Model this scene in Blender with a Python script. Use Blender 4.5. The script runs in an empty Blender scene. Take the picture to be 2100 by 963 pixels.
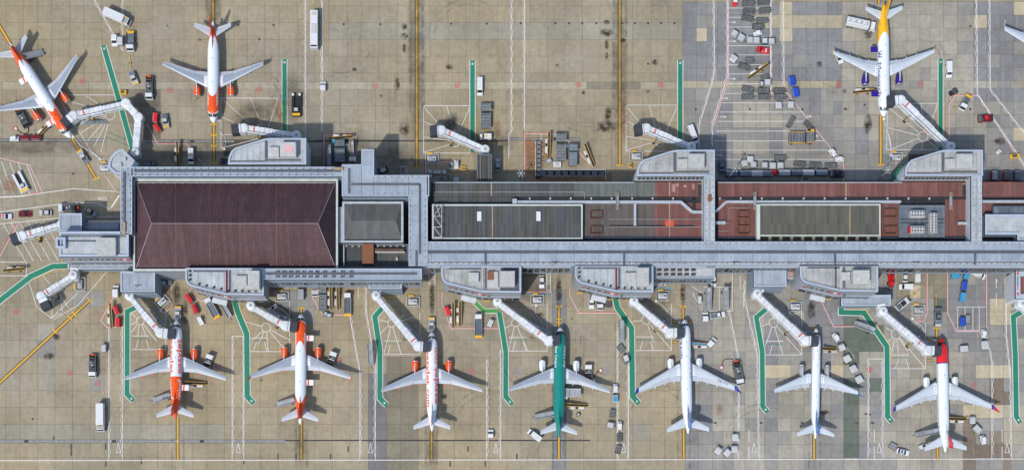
import bpy, bmesh, math, random
from mathutils import Vector, Matrix
random.seed(7)
R = math.radians
SC = bpy.context.scene
COL = SC.collection

# ------------------------------------------------------------------ camera, sky, sun, exposure
# Nadir camera, 450 m up, shifted lens (the photograph is rectified); 6 photo pixels are one metre on the ground.
CAMH, F, NX, NY = 450.0, 2700.0, 950.0, 1150.0
def P(px, py, h=0.0):
    """world position of the thing seen at photo position (px, py) if it lies h metres above the ground"""
    k = (CAMH - h) / F
    return Vector(((NX - 1050) / 6 + (px - NX) * k, (481.5 - NY) / 6 - (py - NY) * k, h))
cam_d = bpy.data.cameras.new('camera')
cam = bpy.data.objects.new('camera', cam_d); COL.objects.link(cam); SC.camera = cam
cam.location = ((NX - 1050) / 6, (481.5 - NY) / 6, CAMH)
cam_d.sensor_width = 36; cam_d.lens = 36 * F / 2100
cam_d.shift_x = (1050 - NX) / 2100; cam_d.shift_y = (NY - 481.5) / 2100
cam_d.clip_start = 1; cam_d.clip_end = 6000
W = bpy.data.worlds.new('World'); SC.world = W; W.use_nodes = True
wn = W.node_tree; bg = wn.nodes['Background']
sky = wn.nodes.new('ShaderNodeTexSky'); sky.sky_type = 'NISHITA'; sky.sun_disc = False
sky.sun_elevation = R(52); sky.sun_rotation = R(214.7); sky.air_density = 1.0; sky.dust_density = 1.5
wn.links.new(sky.outputs[0], bg.inputs[0]); bg.inputs[1].default_value = 0.15
sun_d = bpy.data.lights.new('sun', 'SUN'); sun = bpy.data.objects.new('sun', sun_d); COL.objects.link(sun)
sun_d.energy = 2.9; sun_d.angle = R(1.6); sun_d.color = (1.0, 0.95, 0.87)
sun.rotation_euler = Vector((0.43, 0.62, -1.0)).to_track_quat('-Z', 'Y').to_euler(); sun.location = (-200, -300, 400)
VS = SC.view_settings
VS.view_transform = 'Standard'; VS.look = 'None'; VS.gamma = 1; VS.use_curve_mapping = False; VS.exposure = 0.2

# ------------------------------------------------------------------ materials
def new_mat(name):
    m = bpy.data.materials.new(name); m.use_nodes = True
    return m, m.node_tree, m.node_tree.nodes['Principled BSDF']
def N(nt, t, **kw):
    n = nt.nodes.new(t)
    for k, v in kw.items(): setattr(n, k, v)
    return n
def math_n(nt, op, a, b=None, c=None):
    n = nt.nodes.new('ShaderNodeMath'); n.operation = op
    for i, v in enumerate((a, b, c)):
        if v is None: continue
        if isinstance(v, (int, float)): n.inputs[i].default_value = v
        else: nt.links.new(v, n.inputs[i])
    return n.outputs[0]
def mixc(nt, fac, a, b, mode='MIX'):
    n = nt.nodes.new('ShaderNodeMix'); n.data_type = 'RGBA'; n.blend_type = mode
    for i, v in ((0, fac), (6, a), (7, b)):
        if isinstance(v, (int, float)): n.inputs[i].default_value = v
        elif isinstance(v, tuple): n.inputs[i].default_value = (*v[:3], 1)
        else: nt.links.new(v, n.inputs[i])
    return n.outputs[2]
def noise(nt, vec, scale, detail=3, rough=.55):
    n = N(nt, 'ShaderNodeTexNoise'); n.inputs['Scale'].default_value = scale; n.inputs['Detail'].default_value = detail
    n.inputs['Roughness'].default_value = rough
    if vec is not None: nt.links.new(vec, n.inputs['Vector'])
    return n.outputs['Fac']
def ramp(nt, v, lo, hi, a=0., b=1.):
    n = N(nt, 'ShaderNodeMapRange'); nt.links.new(v, n.inputs[0])
    for i, x in enumerate((lo, hi, a, b)): n.inputs[i + 1].default_value = x
    return n.outputs[0]
MATS = {}
def mat(name, col, rough=.55, var=.12, scale=.6, metallic=0., spec=.4, streak=0., objvar=0.):
    """plain paint, metal, plastic, rubber: even colour with weathering noise in world space"""
    if name in MATS: return MATS[name]
    m, nt, b = new_mat(name)
    geo = N(nt, 'ShaderNodeNewGeometry')
    f = noise(nt, geo.outputs['Position'], scale, 4, .65)
    v = ramp(nt, f, .3, .7, 1 - var, 1 + var)
    f2 = noise(nt, geo.outputs['Position'], scale * 9, 2)
    v = math_n(nt, 'MULTIPLY', v, ramp(nt, f2, .3, .7, 1 - var * .5, 1 + var * .5))
    if streak:
        mp = N(nt, 'ShaderNodeMapping'); mp.inputs['Scale'].default_value = (2.2, .12, .12)
        nt.links.new(geo.outputs['Position'], mp.inputs[0])
        v = math_n(nt, 'MULTIPLY', v, ramp(nt, noise(nt, mp.outputs[0], 1, 3), .3, .7, 1 - streak, 1 + streak))
    if objvar:
        oi = N(nt, 'ShaderNodeObjectInfo')
        v = math_n(nt, 'MULTIPLY', v, ramp(nt, oi.outputs['Random'], 0, 1, 1 - objvar, 1 + objvar))
    hsv = N(nt, 'ShaderNodeHueSaturation'); hsv.inputs['Color'].default_value = (*col, 1); nt.links.new(v, hsv.inputs['Value'])
    nt.links.new(hsv.outputs[0], b.inputs['Base Color'])
    b.inputs['Roughness'].default_value = rough; b.inputs['Metallic'].default_value = metallic
    b.inputs['Specular IOR Level'].default_value = spec
    MATS[name] = m; return m
def concrete(name, col, tone=.10, stain=.5, tint=(.17, .125, .08), hue=0.):
    """cast slab: every slab its own tone, wandering stains, brushed grain"""
    m, nt, b = new_mat(name)
    geo = N(nt, 'ShaderNodeNewGeometry'); oi = N(nt, 'ShaderNodeObjectInfo'); pos = geo.outputs['Position']
    r = math_n(nt, 'FRACT', math_n(nt, 'ADD', math_n(nt, 'MULTIPLY', geo.outputs['Random Per Island'], 7.3), math_n(nt, 'MULTIPLY', oi.outputs['Random'], 5.7)))
    v = ramp(nt, r, 0, 1, 1 - tone, 1 + tone)
    v = math_n(nt, 'MULTIPLY', v, ramp(nt, noise(nt, pos, .045, 5, .6), .3, .7, .80, 1.14))
    v = math_n(nt, 'MULTIPLY', v, ramp(nt, noise(nt, pos, .55, 5, .7), .3, .7, .86, 1.11))
    v = math_n(nt, 'MULTIPLY', v, ramp(nt, noise(nt, pos, 5, 2), .25, .75, .93, 1.07))
    mp = N(nt, 'ShaderNodeMapping'); mp.inputs['Scale'].default_value = (1.6, .10, 1); nt.links.new(pos, mp.inputs[0])
    v = math_n(nt, 'MULTIPLY', v, ramp(nt, noise(nt, mp.outputs[0], 1.0, 3), .3, .7, .93, 1.06))
    hsv = N(nt, 'ShaderNodeHueSaturation'); hsv.inputs['Color'].default_value = (*col, 1); nt.links.new(v, hsv.inputs['Value'])
    if hue:
        hf = ramp(nt, math_n(nt, 'FRACT', math_n(nt, 'MULTIPLY', r, 13.7)), .1, 1., hue * .6, hue); g_ = sum(col) / 3 * 1.03
        hf = math_n(nt, 'MULTIPLY', hf, ramp(nt, noise(nt, pos, .014, 3), .38, .62, .0, 1.))
        gh = N(nt, 'ShaderNodeHueSaturation'); gh.inputs['Color'].default_value = (g_, g_ * 1.01, g_ * .97, 1); nt.links.new(v, gh.inputs['Value'])
        base = mixc(nt, hf, hsv.outputs[0], gh.outputs[0])
    else: base = hsv.outputs[0]
    sm = ramp(nt, noise(nt, pos, .16, 6, .75), .53, .74, 0, stain)
    c = mixc(nt, sm, base, tint)
    sp = ramp(nt, noise(nt, pos, 1.7, 4, .6), .70, .78, 0, .55)
    c = mixc(nt, sp, c, (.06, .05, .045))
    mp2 = N(nt, 'ShaderNodeMapping'); mp2.inputs['Rotation'].default_value = (0, 0, .9); mp2.inputs['Scale'].default_value = (.9, .035, 1); nt.links.new(pos, mp2.inputs[0])
    sc = ramp(nt, noise(nt, mp2.outputs[0], 1.0, 2), .66, .74, 0, .16)
    c = mixc(nt, sc, c, (.55, .52, .46))
    nt.links.new(c, b.inputs['Base Color']); b.inputs['Roughness'].default_value = .85; b.inputs['Specular IOR Level'].default_value = .25
    bp = N(nt, 'ShaderNodeBump'); bp.inputs['Strength'].default_value = .15; bp.inputs['Distance'].default_value = .02
    nt.links.new(noise(nt, pos, 7, 3), bp.inputs['Height']); nt.links.new(bp.outputs[0], b.inputs['Normal'])
    MATS[name] = m; return m
def paint(name, col, wear=.25):
    """road paint, rubbed thin in places"""
    m, nt, b = new_mat(name)
    geo = N(nt, 'ShaderNodeNewGeometry'); pos = geo.outputs['Position']
    f = ramp(nt, noise(nt, pos, 1.3, 5, .7), .42, .75, 0, wear * 2)
    c = mixc(nt, f, col, tuple(.45 * x + .55 * y for x, y in zip(col, (.26, .235, .19))))
    c = mixc(nt, ramp(nt, noise(nt, pos, .12, 4), .5, .75, 0, .3), c, tuple(x * .6 for x in col))
    nt.links.new(c, b.inputs['Base Color']); b.inputs['Roughness'].default_value = .7
    MATS[name] = m; return m
def stain_mat(name, col, strength, soft=False):
    """oil or rubber soaked into the slabs, ragged edge"""
    m, nt, b = new_mat(name)
    tc = N(nt, 'ShaderNodeTexCoord'); geo = N(nt, 'ShaderNodeNewGeometry')
    g = N(nt, 'ShaderNodeTexGradient'); g.gradient_type = 'SPHERICAL'; nt.links.new(tc.outputs['Object'], g.inputs[0])
    lo_, hi_, sc_n = (.36, .62, .6) if soft is False else (.30, .72, .22)
    a = math_n(nt, 'MULTIPLY', ramp(nt, g.outputs['Fac'], 0, .6), ramp(nt, noise(nt, geo.outputs['Position'], sc_n, 6, .75), lo_, hi_, 0, 1))
    b.inputs['Base Color'].default_value = (*col, 1); b.inputs['Roughness'].default_value = .6
    nt.links.new(math_n(nt, 'MULTIPLY', a, strength), b.inputs['Alpha'])
    MATS[name] = m; return m
def roof_sheet(name, col, var=.25, streak=.18, tint=None, axis=0):
    """weathered profiled roof sheeting"""
    m, nt, b = new_mat(name)
    geo = N(nt, 'ShaderNodeNewGeometry'); pos = geo.outputs['Position']
    mp = N(nt, 'ShaderNodeMapping'); mp.inputs['Scale'].default_value = (.85, .03, 1) if axis == 0 else (.03, .85, 1)
    nt.links.new(pos, mp.inputs[0])
    v = ramp(nt, noise(nt, mp.outputs[0], 1.0, 4, .7), .3, .7, 1 - streak, 1 + streak)
    v = math_n(nt, 'MULTIPLY', v, ramp(nt, noise(nt, pos, .25, 5, .7), .3, .7, 1 - var * .5, 1 + var * .4))
    v = math_n(nt, 'MULTIPLY', v, ramp(nt, noise(nt, pos, 3, 3), .3, .7, .9, 1.1))
    vs_ = N(nt, 'ShaderNodeVectorMath'); vs_.operation = 'MULTIPLY'; vs_.inputs[1].default_value = (.86, .071, 0) if axis == 0 else (.071, .86, 0); nt.links.new(pos, vs_.inputs[0])
    vf = N(nt, 'ShaderNodeVectorMath'); vf.operation = 'FLOOR'; nt.links.new(vs_.outputs[0], vf.inputs[0])
    wn_ = N(nt, 'ShaderNodeTexWhiteNoise'); wn_.noise_dimensions = '2D'; nt.links.new(vf.outputs[0], wn_.inputs['Vector'])
    v = math_n(nt, 'MULTIPLY', v, ramp(nt, wn_.outputs['Value'], 0, 1, .84, 1.16))
    hsv = N(nt, 'ShaderNodeHueSaturation'); hsv.inputs['Color'].default_value = (*col, 1); nt.links.new(v, hsv.inputs['Value'])
    c = hsv.outputs[0]
    if tint:
        c = mixc(nt, ramp(nt, noise(nt, mp.outputs[0], .6, 5, .7), .5, .72, 0, .6), c, tint)
    nt.links.new(c, b.inputs['Base Color']); b.inputs['Roughness'].default_value = .75; b.inputs['Specular IOR Level'].default_value = .3
    MATS[name] = m; return m

concrete('tan', (.312, .262, .168), .06, hue=.42); concrete('grey_row', (.285, .265, .21), .05, .35); concrete('tan_pale', (.36, .32, .222), .05, .3, hue=.4)
concrete('grey', (.212, .214, .214), .08, .4, (.10, .09, .08)); concrete('grey_mid', (.258, .250, .228), .07, .4)
concrete('grey_pale', (.318, .300, .25), .08, .4); concrete('cream', (.45, .39, .275), .05, .2)
concrete('grey_dark', (.165, .163, .155), .09, .4, (.08, .07, .06)); concrete('green_dark', (.115, .135, .112), .12, .5, (.16, .15, .12))
concrete('brown', (.205, .165, .130), .14, .4); concrete('tan_dark', (.215, .195, .145), .10, .5); concrete('rusty', (.26, .165, .09), .12, .8, (.12, .06, .03))
mat('sealant', (.085, .073, .055), .9, .3)
paint('p_white', (.66, .66, .65)); paint('p_yellow', (.58, .33, .02), .18); paint('p_black', (.04, .037, .033), .3)
paint('p_green', (.005, .178, .105), .08); paint('p_red', (.52, .05, .06), .35); paint('p_limegreen', (.05, .26, .06), .15)
paint('p_blue', (.08, .30, .50), .3)
mat('channel', (.23, .235, .23), .7, .3, 1.2); mat('channel_dark', (.03, .03, .032), .6, .3); mat('iron', (.045, .04, .038), .6, .3)
stain_mat('oil', (.030, .019, .010), 1.); stain_mat('rubber', (.03, .028, .026), .5, True); stain_mat('rust', (.30, .13, .05), .6)
stain_mat('bleach', (.55, .5, .42), .35)
m, nt, b = new_mat('skid'); b.inputs['Base Color'].default_value = (.03, .028, .025, 1); b.inputs['Roughness'].default_value = .8
nt.links.new(ramp(nt, noise(nt, N(nt, 'ShaderNodeNewGeometry').outputs['Position'], .35, 4), .4, .75, 0, .32), b.inputs['Alpha']); MATS['skid'] = m
# vehicles
mat('white', (.60, .62, .64), .35, .06, 1.5, spec=.5, objvar=.06); mat('offwhite', (.44, .45, .45), .5, .1, 1.5, objvar=.08)
mat('red', (.52, .015, .02), .4, .12, objvar=.15); mat('maroon', (.16, .01, .018), .35, .1); mat('orange', (.80, .09, .008), .35, .06)
mat('yellow', (.70, .40, .02), .45, .12, objvar=.1); mat('blue', (.015, .06, .42), .4, .12); mat('cyan', (.05, .26, .45), .45, .15)
mat('navy', (.03, .012, .20), .3, .08); mat('silver', (.33, .36, .39), .35, .1, objvar=.15); mat('grey_v', (.24, .26, .28), .55, .2, objvar=.2)
mat('steel', (.33, .36, .38), .45, .2, metallic=.3, objvar=.12); mat('darkgrey', (.07, .075, .08), .55, .2, objvar=.2); mat('black', (.018, .018, .02), .55, .2)
mat('slate', (.11, .14, .17), .5, .2, objvar=.25); mat('tyre', (.02, .02, .02), .85, .1); mat('glass', (.015, .02, .026), .08, .05, spec=.7)
mat('greenpaint', (.02, .16, .10), .35, .06); mat('hivis', (.55, .75, .03), .7, .1); mat('skin', (.45, .27, .19), .6, .05)
mat('lamp', (.38, .39, .40), .2, .03); mat('rust_solid', (.20, .085, .04), .85, .3, 2); mat('teal', (.03, .10, .15), .4, .1)
mat('mesh_dark', (.065, .072, .068), .7, .25, objvar=.3); mat('olive', (.20, .22, .15), .6, .2)
# buildings
mat('corr_roof', (.275, .322, .375), .55, .15, .22, streak=.10, objvar=.05); mat('corr_rim', (.36, .42, .50), .45, .08, .4)
mat('walkway', (.085, .095, .115), .8, .2); mat('rim_dark', (.10, .115, .14), .6, .2)
mat('wall_grey', (.23, .25, .28), .6, .12); mat('wall_white', (.48, .52, .56), .55, .1); mat('wall_blue', (.20, .25, .31), .5, .12)
mat('deck_pale', (.36, .39, .405), .75, .22, .22, streak=.10, objvar=.04); mat('deck_warm', (.335, .345, .335), .8, .28, .22, objvar=.04); mat('deck_dark', (.16, .175, .20), .8, .2)
mat('plant_pale', (.40, .41, .40), .7, .18, .8, objvar=.06); mat('fascia', (.46, .51, .48), .6, .12, .3); mat('fascia_grey', (.36, .42, .46), .55, .12)
roof_sheet('maroon_roof', (.074, .038, .043), .4, .24, (.05, .035, .042)); roof_sheet('maroon_roof_hip', (.078, .042, .048), .3, .14, axis=1)
roof_sheet('red_roof', (.165, .070, .060), .3, .24, (.095, .068, .062)); roof_sheet('brown_roof', (.098, .084, .078), .3, .22, (.12, .075, .06)); roof_sheet('dark_roof', (.066, .072, .075), .4, .3, (.105, .085, .045))
roof_sheet('olive_roof', (.088, .088, .074), .25, .2, (.14, .125, .08)); roof_sheet('slate_roof', (.088, .098, .10), .3, .18, (.13, .12, .08))
roof_sheet('brown_strip', (.10, .06, .045), .3, .15); roof_sheet('green_roof', (.115, .13, .118), .25, .16, (.09, .09, .09))
mat('gutter', (.022, .024, .028), .6, .25); mat('seam', (.13, .08, .08), .7, .15); mat('seam_grey', (.12, .125, .125), .7, .15)  # gutter is near-black: shade of the roof gaps is put into its colour
mat('white_line', (.42, .41, .41), .6, .1); mat('orange_line', (.36, .17, .11), .6, .2); mat('gold_line', (.33, .25, .14), .6, .2)
mat('redpatch', (.55, .08, .04), .6, .25, 2); mat('pinkpatch', (.36, .22, .20), .7, .2); mat('lemon', (.55, .58, .33), .6, .1)
mat('fan', (.30, .32, .33), .5, .15); mat('duct', (.42, .46, .51), .4, .1, metallic=.2)
mat('wing_grey', (.265, .305, .365), .4, .07, .5); mat('wing_light', (.40, .44, .49), .38, .05, .5); mat('wing_pale', (.47, .525, .58), .38, .05, .5)
mat('acwhite', (.68, .73, .78), .25, .04, .4, spec=.5); mat('metal_lip', (.62, .62, .63), .25, .06, metallic=.8); mat('exhaust', (.10, .09, .085), .45, .15, metallic=.6)
mat('acgreen', (.008, .205, .170), .25, .05, .4); mat('acred', (.66, .015, .02), .28, .05, .4); mat('acyellow', (.78, .42, .01), .3, .05); mat('acblue', (.03, .16, .42), .3, .05)
mat('deepblue', (.02, .04, .28), .3, .05); mat('pinkmark', (.60, .36, .36), .5, .1); mat('bellows', (.040, .045, .06), .8, .2)
mat('bridge_white', (.575, .605, .63), .4, .17, .5, objvar=.05); mat('bridge_grey', (.27, .30, .33), .5, .1); mat('text_dark', (.05, .05, .06), .6, .05)

# ------------------------------------------------------------------ mesh helpers
class MB:
    def __init__(s): s.v = []; s.f = []
    def add(s, vs, fs):
        n = len(s.v); s.v += [tuple(v) for v in vs]; s.f += [tuple(i + n for i in f) for f in fs]; return s
    def box(s, x0, x1, y0, y1, z0, z1, ch=0., top=0.):
        """box; ch chamfers the upper edges, top draws the upper face in"""
        if ch:
            lv = [(x0, x1, y0, y1, z0), (x0 + top * .6, x1 - top * .6, y0 + top * .6, y1 - top * .6, z1 - ch), (x0 + ch + top, x1 - ch - top, y0 + ch + top, y1 - ch - top, z1)]
        else:
            lv = [(x0, x1, y0, y1, z0), (x0 + top, x1 - top, y0 + top, y1 - top, z1)]
        vs = []; fs = [(3, 2, 1, 0)]
        for a, b, c, d, z in lv: vs += [(a, c, z), (b, c, z), (b, d, z), (a, d, z)]
        for k in range(len(lv) - 1):
            o = k * 4
            for i in range(4): fs.append((o + i, o + (i + 1) % 4, o + 4 + (i + 1) % 4, o + 4 + i))
        o = (len(lv) - 1) * 4; fs.append((o, o + 1, o + 2, o + 3))
        return s.add(vs, fs)
    def prism(s, poly, z0, z1, cap=True, bottom=True):
        poly = ccw([(p[0], p[1]) for p in poly]); n = len(poly)
        vs = [(x, y, z0) for x, y in poly] + [(x, y, z1) for x, y in poly]
        fs = [(i, (i + 1) % n, n + (i + 1) % n, n + i) for i in range(n)]
        if cap: fs.append(tuple(range(n, 2 * n)))
        if bottom: fs.append(tuple(range(n - 1, -1, -1)))
        return s.add(vs, fs)
    def ring(s, outer, inner, z0, z1):
        n = len(outer)
        vs = [(x, y, z) for z in (z0, z1) for q in (outer, inner) for x, y in q]
        fs = []
        for i in range(n):
            j = (i + 1) % n
            fs += [(i, j, 2 * n + j, 2 * n + i), (n + j, n + i, 3 * n + i, 3 * n + j), (2 * n + i, 2 * n + j, 3 * n + j, 3 * n + i), (j, i, n + i, n + j)]
        return s.add(vs, fs)
    def prof(s, pts, w, k=0., zk=1.):
        """side profile (x, z) extruded across y; above zk the sides lean in by k per metre"""
        n = len(pts); vs = []
        for sg in (-1, 1):
            for x, z in pts: vs.append((x, sg * (w - max(0, z - zk) * k), z))
        fs = [tuple(range(n)), tuple(range(2 * n - 1, n - 1, -1))] + [((i + 1) % n, i, n + i, n + (i + 1) % n) for i in range(n)]
        return s.add(vs, fs)
    def tube(s, a, b, r0, r1=None, n=8, cap=True):
        a = Vector(a); b = Vector(b); r1 = r0 if r1 is None else r1
        d = (b - a).normalized(); u = d.orthogonal().normalized(); w = d.cross(u)
        vs = [tuple(c + (u * math.cos(t) + w * math.sin(t)) * r) for c, r in ((a, r0), (b, r1)) for t in (2 * math.pi * i / n for i in range(n))]
        fs = [(i, (i + 1) % n, n + (i + 1) % n, n + i) for i in range(n)]
        if cap: fs += [tuple(range(n - 1, -1, -1)), tuple(range(n, 2 * n))]
        return s.add(vs, fs)
    def lathe(s, pts, n=16, c=(0, 0, 0), axis='z'):
        """pts (t, r): t along the axis"""
        vs = []
        for t, r in pts:
            for i in range(n):
                a = 2 * math.pi * i / n; u, w = r * math.cos(a), r * math.sin(a)
                vs.append((c[0] + u, c[1] + w, c[2] + t) if axis == 'z' else (c[0] + t, c[1] + u, c[2] + w) if axis == 'x' else (c[0] + w, c[1] + t, c[2] + u))
        fs = [(k * n + i, k * n + (i + 1) % n, (k + 1) * n + (i + 1) % n, (k + 1) * n + i) for k in range(len(pts) - 1) for i in range(n)]
        fs += [tuple(range(n - 1, -1, -1)), tuple(range((len(pts) - 1) * n, len(pts) * n))]
        return s.add(vs, fs)
    def quad(s, *p): return s.add(p, [tuple(range(len(p)))])
    def obox(s, a, b, w, z0, z1, ch=0.):
        """box along the ground line a-b (2D), half width w"""
        a = Vector(a[:2]); b = Vector(b[:2]); d = (b - a).normalized(); n = Vector((-d.y, d.x))
        q = [a - n * w, b - n * w, b + n * w, a + n * w]
        vs = [(p.x, p.y, z0) for p in q] + [(p.x, p.y, z1 - ch) for p in q]; fs = [(3, 2, 1, 0)] + [(i, (i + 1) % 4, 4 + (i + 1) % 4, 4 + i) for i in range(4)]
        if ch:
            q2 = [a - n * (w - ch), b - n * (w - ch), b + n * (w - ch), a + n * (w - ch)]
            vs += [(p.x, p.y, z1) for p in q2]; fs += [(4 + i, 4 + (i + 1) % 4, 8 + (i + 1) % 4, 8 + i) for i in range(4)] + [(8, 9, 10, 11)]
        else: fs.append((4, 5, 6, 7))
        return s.add(vs, fs)
    def build(s, name, m, parent=None, smooth=False, kind=None):
        me = bpy.data.meshes.new(name); me.from_pydata(s.v, [], s.f); me.materials.append(MATS[m] if isinstance(m, str) else m)
        if smooth: me.polygons.foreach_set('use_smooth', [True] * len(me.polygons))
        me.update()
        o = bpy.data.objects.new(name, me); COL.objects.link(o)
        if parent is not None: o.parent = parent
        if kind: o['kind'] = kind
        return o
def ccw(p):
    a = sum(p[i][0] * p[(i + 1) % len(p)][1] - p[(i + 1) % len(p)][0] * p[i][1] for i in range(len(p)))
    return p if a > 0 else p[::-1]
def inset(poly, d):
    poly = ccw(poly); n = len(poly); out = []
    for i in range(n):
        a, b, c = (Vector(poly[j]) for j in ((i - 1) % n, i, (i + 1) % n))
        u = (b - a).normalized(); w = (c - b).normalized(); n1 = Vector((-u.y, u.x)); n2 = Vector((-w.y, w.x))
        k = (n1 + n2); k = k / max(.3, k.dot(n1)); q = b + k * d; out.append((q.x, q.y))
    return out
def empty(name, loc=(0, 0, 0), rz=0.):
    o = bpy.data.objects.new(name, None); COL.objects.link(o); o.location = loc; o.rotation_euler = (0, 0, rz); o.empty_display_size = .5; return o
def tag(o, label, cat, group=None):
    o['label'] = label; o['category'] = cat
    if group: o['group'] = group
    return o
KIDS = {}
def copy_tree(o, parent=None):
    c = o.copy(); COL.objects.link(c); c.parent = parent
    for ch in KIDS.get(o.name) or [x for x in o.children]: copy_tree(ch, c)
    return c
FONT_CACHE = {}
def text_mesh(body, bold=0., cuts=0):
    """glyphs of Blender's own font as a flat mesh, width and height normalised to the text's box"""
    key = (body, bold, cuts)
    if key in FONT_CACHE: return FONT_CACHE[key]
    cu = bpy.data.curves.new('lettering', 'FONT'); cu.body = body; cu.resolution_u = 3; cu.offset = bold
    ob = bpy.data.objects.new('lettering', cu); me = ob.to_mesh()
    bm = bmesh.new(); bm.from_mesh(me); ob.to_mesh_clear(); bpy.data.objects.remove(ob)
    xs = [v.co.x for v in bm.verts]; ys = [v.co.y for v in bm.verts]; x0, x1, y0, y1 = min(xs), max(xs), min(ys), max(ys)
    for v in bm.verts: v.co = ((v.co.x - x0) / (x1 - x0), (v.co.y - y0) / (y1 - y0), 0)
    for k in range(1, cuts):
        bmesh.ops.bisect_plane(bm, geom=bm.verts[:] + bm.edges[:] + bm.faces[:], plane_co=(0, k / cuts, 0), plane_no=(0, 1, 0))
    vs = [tuple(v.co[:2]) for v in bm.verts]; bm.verts.index_update(); fs = [tuple(v.index for v in f.verts) for f in bm.faces]; bm.free()
    FONT_CACHE[key] = (vs, fs); return vs, fs
# ------------------------------------------------------------------ the apron: base sheet, slabs, markings
m_ = MB().box(-2500, 2500, -2500, 2500, -.5, -.05)
apron = m_.build('apron', 'sealant'); apron['kind'] = 'structure'
COVER = [(278, 372, 690, 545), (705, 400, 870, 540), (890, 380, 2100, 535), (250, 345, 700, 360), (475, 300, 622, 335), (385, 555, 535, 590), (915, 545, 1060, 590), (1190, 545, 1335, 590), (1650, 545, 1795, 590), (1320, 320, 1460, 380), (1865, 320, 2005, 380)]
PATCH = [  # (x0, y0, x1, y1, concrete)
 (1427, 58, 1455, 85, 'cream'), (1590, 5, 1617, 85, 'cream'), (1535, 31, 1726, 58, 'tan_pale'), (1401, 167, 1715, 181, 'tan_pale'), (1996, 32, 2022, 58, 'cream'), (2074, 5, 2100, 32, 'cream'),
 (1700, 30, 1727, 58, 'cream'), (1511, 221, 1565, 254, 'grey_pale'), (2076, 254, 2100, 282, 'cream'), (1700, 162, 1714, 181, 'tan_pale'), (1997, 166, 2100, 182, 'grey_pale'), (2050, 335, 2080, 347, 'cream'),
 (1221, 164, 1316, 184, 'tan_dark'), (1400, 0, 1727, 181, 'grey'), (1400, 181, 1727, 285, 'grey_mid'), (1400, 285, 1490, 372, 'grey'), (1490, 285, 1727, 372, 'grey_mid'), (1700, 300, 1727, 372, 'grey_mid'),
 (1727, 0, 1997, 254, 'grey_pale'), (1727, 254, 1808, 372, 'grey_mid'), (1808, 254, 1997, 372, 'grey_mid'), (1997, 0, 2100, 200, 'grey'), (1997, 200, 2100, 372, 'grey_mid'),
 (1133, 610, 1161, 963, 'grey'), (750, 765, 777, 963, 'grey_dark'), (785, 728, 852, 963, 'tan_dark'), (181, 757, 218, 800, 'grey_mid'), (145, 602, 216, 636, 'grey_mid'), (64, 670, 110, 730, 'grey_pale'),
 (587, 590, 632, 667, 'grey_mid'), (1405, 590, 1461, 963, 'grey_mid'), (1460, 560, 1528, 963, 'grey_pale'), (1528, 560, 1570, 963, 'grey_pale'),
 (1579, 747, 1625, 762, 'cream'), (1586, 829, 1608, 884, 'tan_pale'), (1568, 747, 1598, 963, 'grey_mid'), (1598, 747, 1650, 963, 'grey_pale'), (1650, 747, 1678, 963, 'grey_pale'), (1690, 747, 1732, 770, 'cream'), (1704, 770, 1732, 963, 'grey_mid'),
 (1568, 690, 1600, 747, 'grey'), (1758, 719, 1812, 745, 'grey_pale'), (1759, 829, 1790, 856, 'grey_pale'), (1774, 884, 1830, 911, 'grey_pale'), (1733, 640, 1762, 940, 'green_dark'), (1762, 655, 1812, 719, 'green_dark'), (1783, 747, 1812, 829, 'green_dark'), (1762, 600, 1812, 719, 'grey_mid'), (1690, 600, 1762, 720, 'grey'), (1640, 560, 1690, 720, 'grey'),
 (2001, 746, 2074, 772, 'cream'), (1975, 829, 2062, 856, 'cream'), (2037, 608, 2067, 663, 'cream'), (2060, 829, 2100, 910, 'tan_pale'), (1975, 772, 2040, 829, 'brown'), (1975, 856, 2074, 963, 'brown'), (2040, 746, 2074, 829, 'brown'), (1865, 594, 1895, 620, 'cream'),
 (1942, 560, 2037, 720, 'grey'), (2037, 560, 2066, 608, 'grey'), (1830, 560, 1942, 620, 'tan_dark'), (1912, 608, 1942, 663, 'green_dark'), (1812, 700, 1975, 963, 'grey_pale'), (1461, 560, 2100, 963, 'grey_mid'),
 (1075, 285, 1099, 372, 'rusty'), (1099, 361, 1245, 372, 'rusty'), (1080, 565, 1133, 597, 'tan_dark'), (640, 330, 760, 362, 'tan_dark'), (0, 168, 1400, 183, 'tan_pale'), (-60, 869, 470, 903, 'grey_row'), (680, 44, 1400, 80, 'grey_row'), (1290, 864, 1345, 900, 'grey_row'), (60, 740, 110, 800, 'grey_row'), (270, 195, 312, 300, 'tan_dark'),
]
def zone(x, y):
    for x0, y0, x1, y1, k in PATCH:
        if x0 <= x <= x1 and y0 <= y <= y1: return k
    return 'tan'
def vary(k):
    r = random.random()
    if k == 'grey' and r < .14: return 'grey_mid'
    if k == 'green_dark' and r < .3: return 'grey_mid'
    if k == 'brown' and r < .35: return 'grey_mid'
    if k == 'grey_mid' and r < .22: return random.choice(('grey', 'grey_pale', 'grey_pale'))
    if k == 'grey_pale' and r < .12: return 'grey_mid'
    return k
def cuts(a, b, pitch, jit=0):
    out = [a]
    while out[-1] < b - 1:
        out.append(min(b, out[-1] + pitch * (random.choice((.8, 1, 1, 1, 1.05)) if jit else 1)))
        if b - out[-1] < pitch * .35: out[-1] = b
    return out
slabs = []
def field(x0, x1, y0, y1, px_, py_):
    xs = cuts(x0, x1, px_, 1); ys = cuts(y0, y1, py_)
    for i in range(len(xs) - 1):
        for j in range(len(ys) - 1):
            slabs.append((xs[i], xs[i + 1], ys[j], ys[j + 1]))
field(-60, 1400, -56, 168, 36, 34.3); field(-60, 1400, 168, 183, 36, 15); field(-60, 1400, 183, 425, 36, 34.3)
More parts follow.
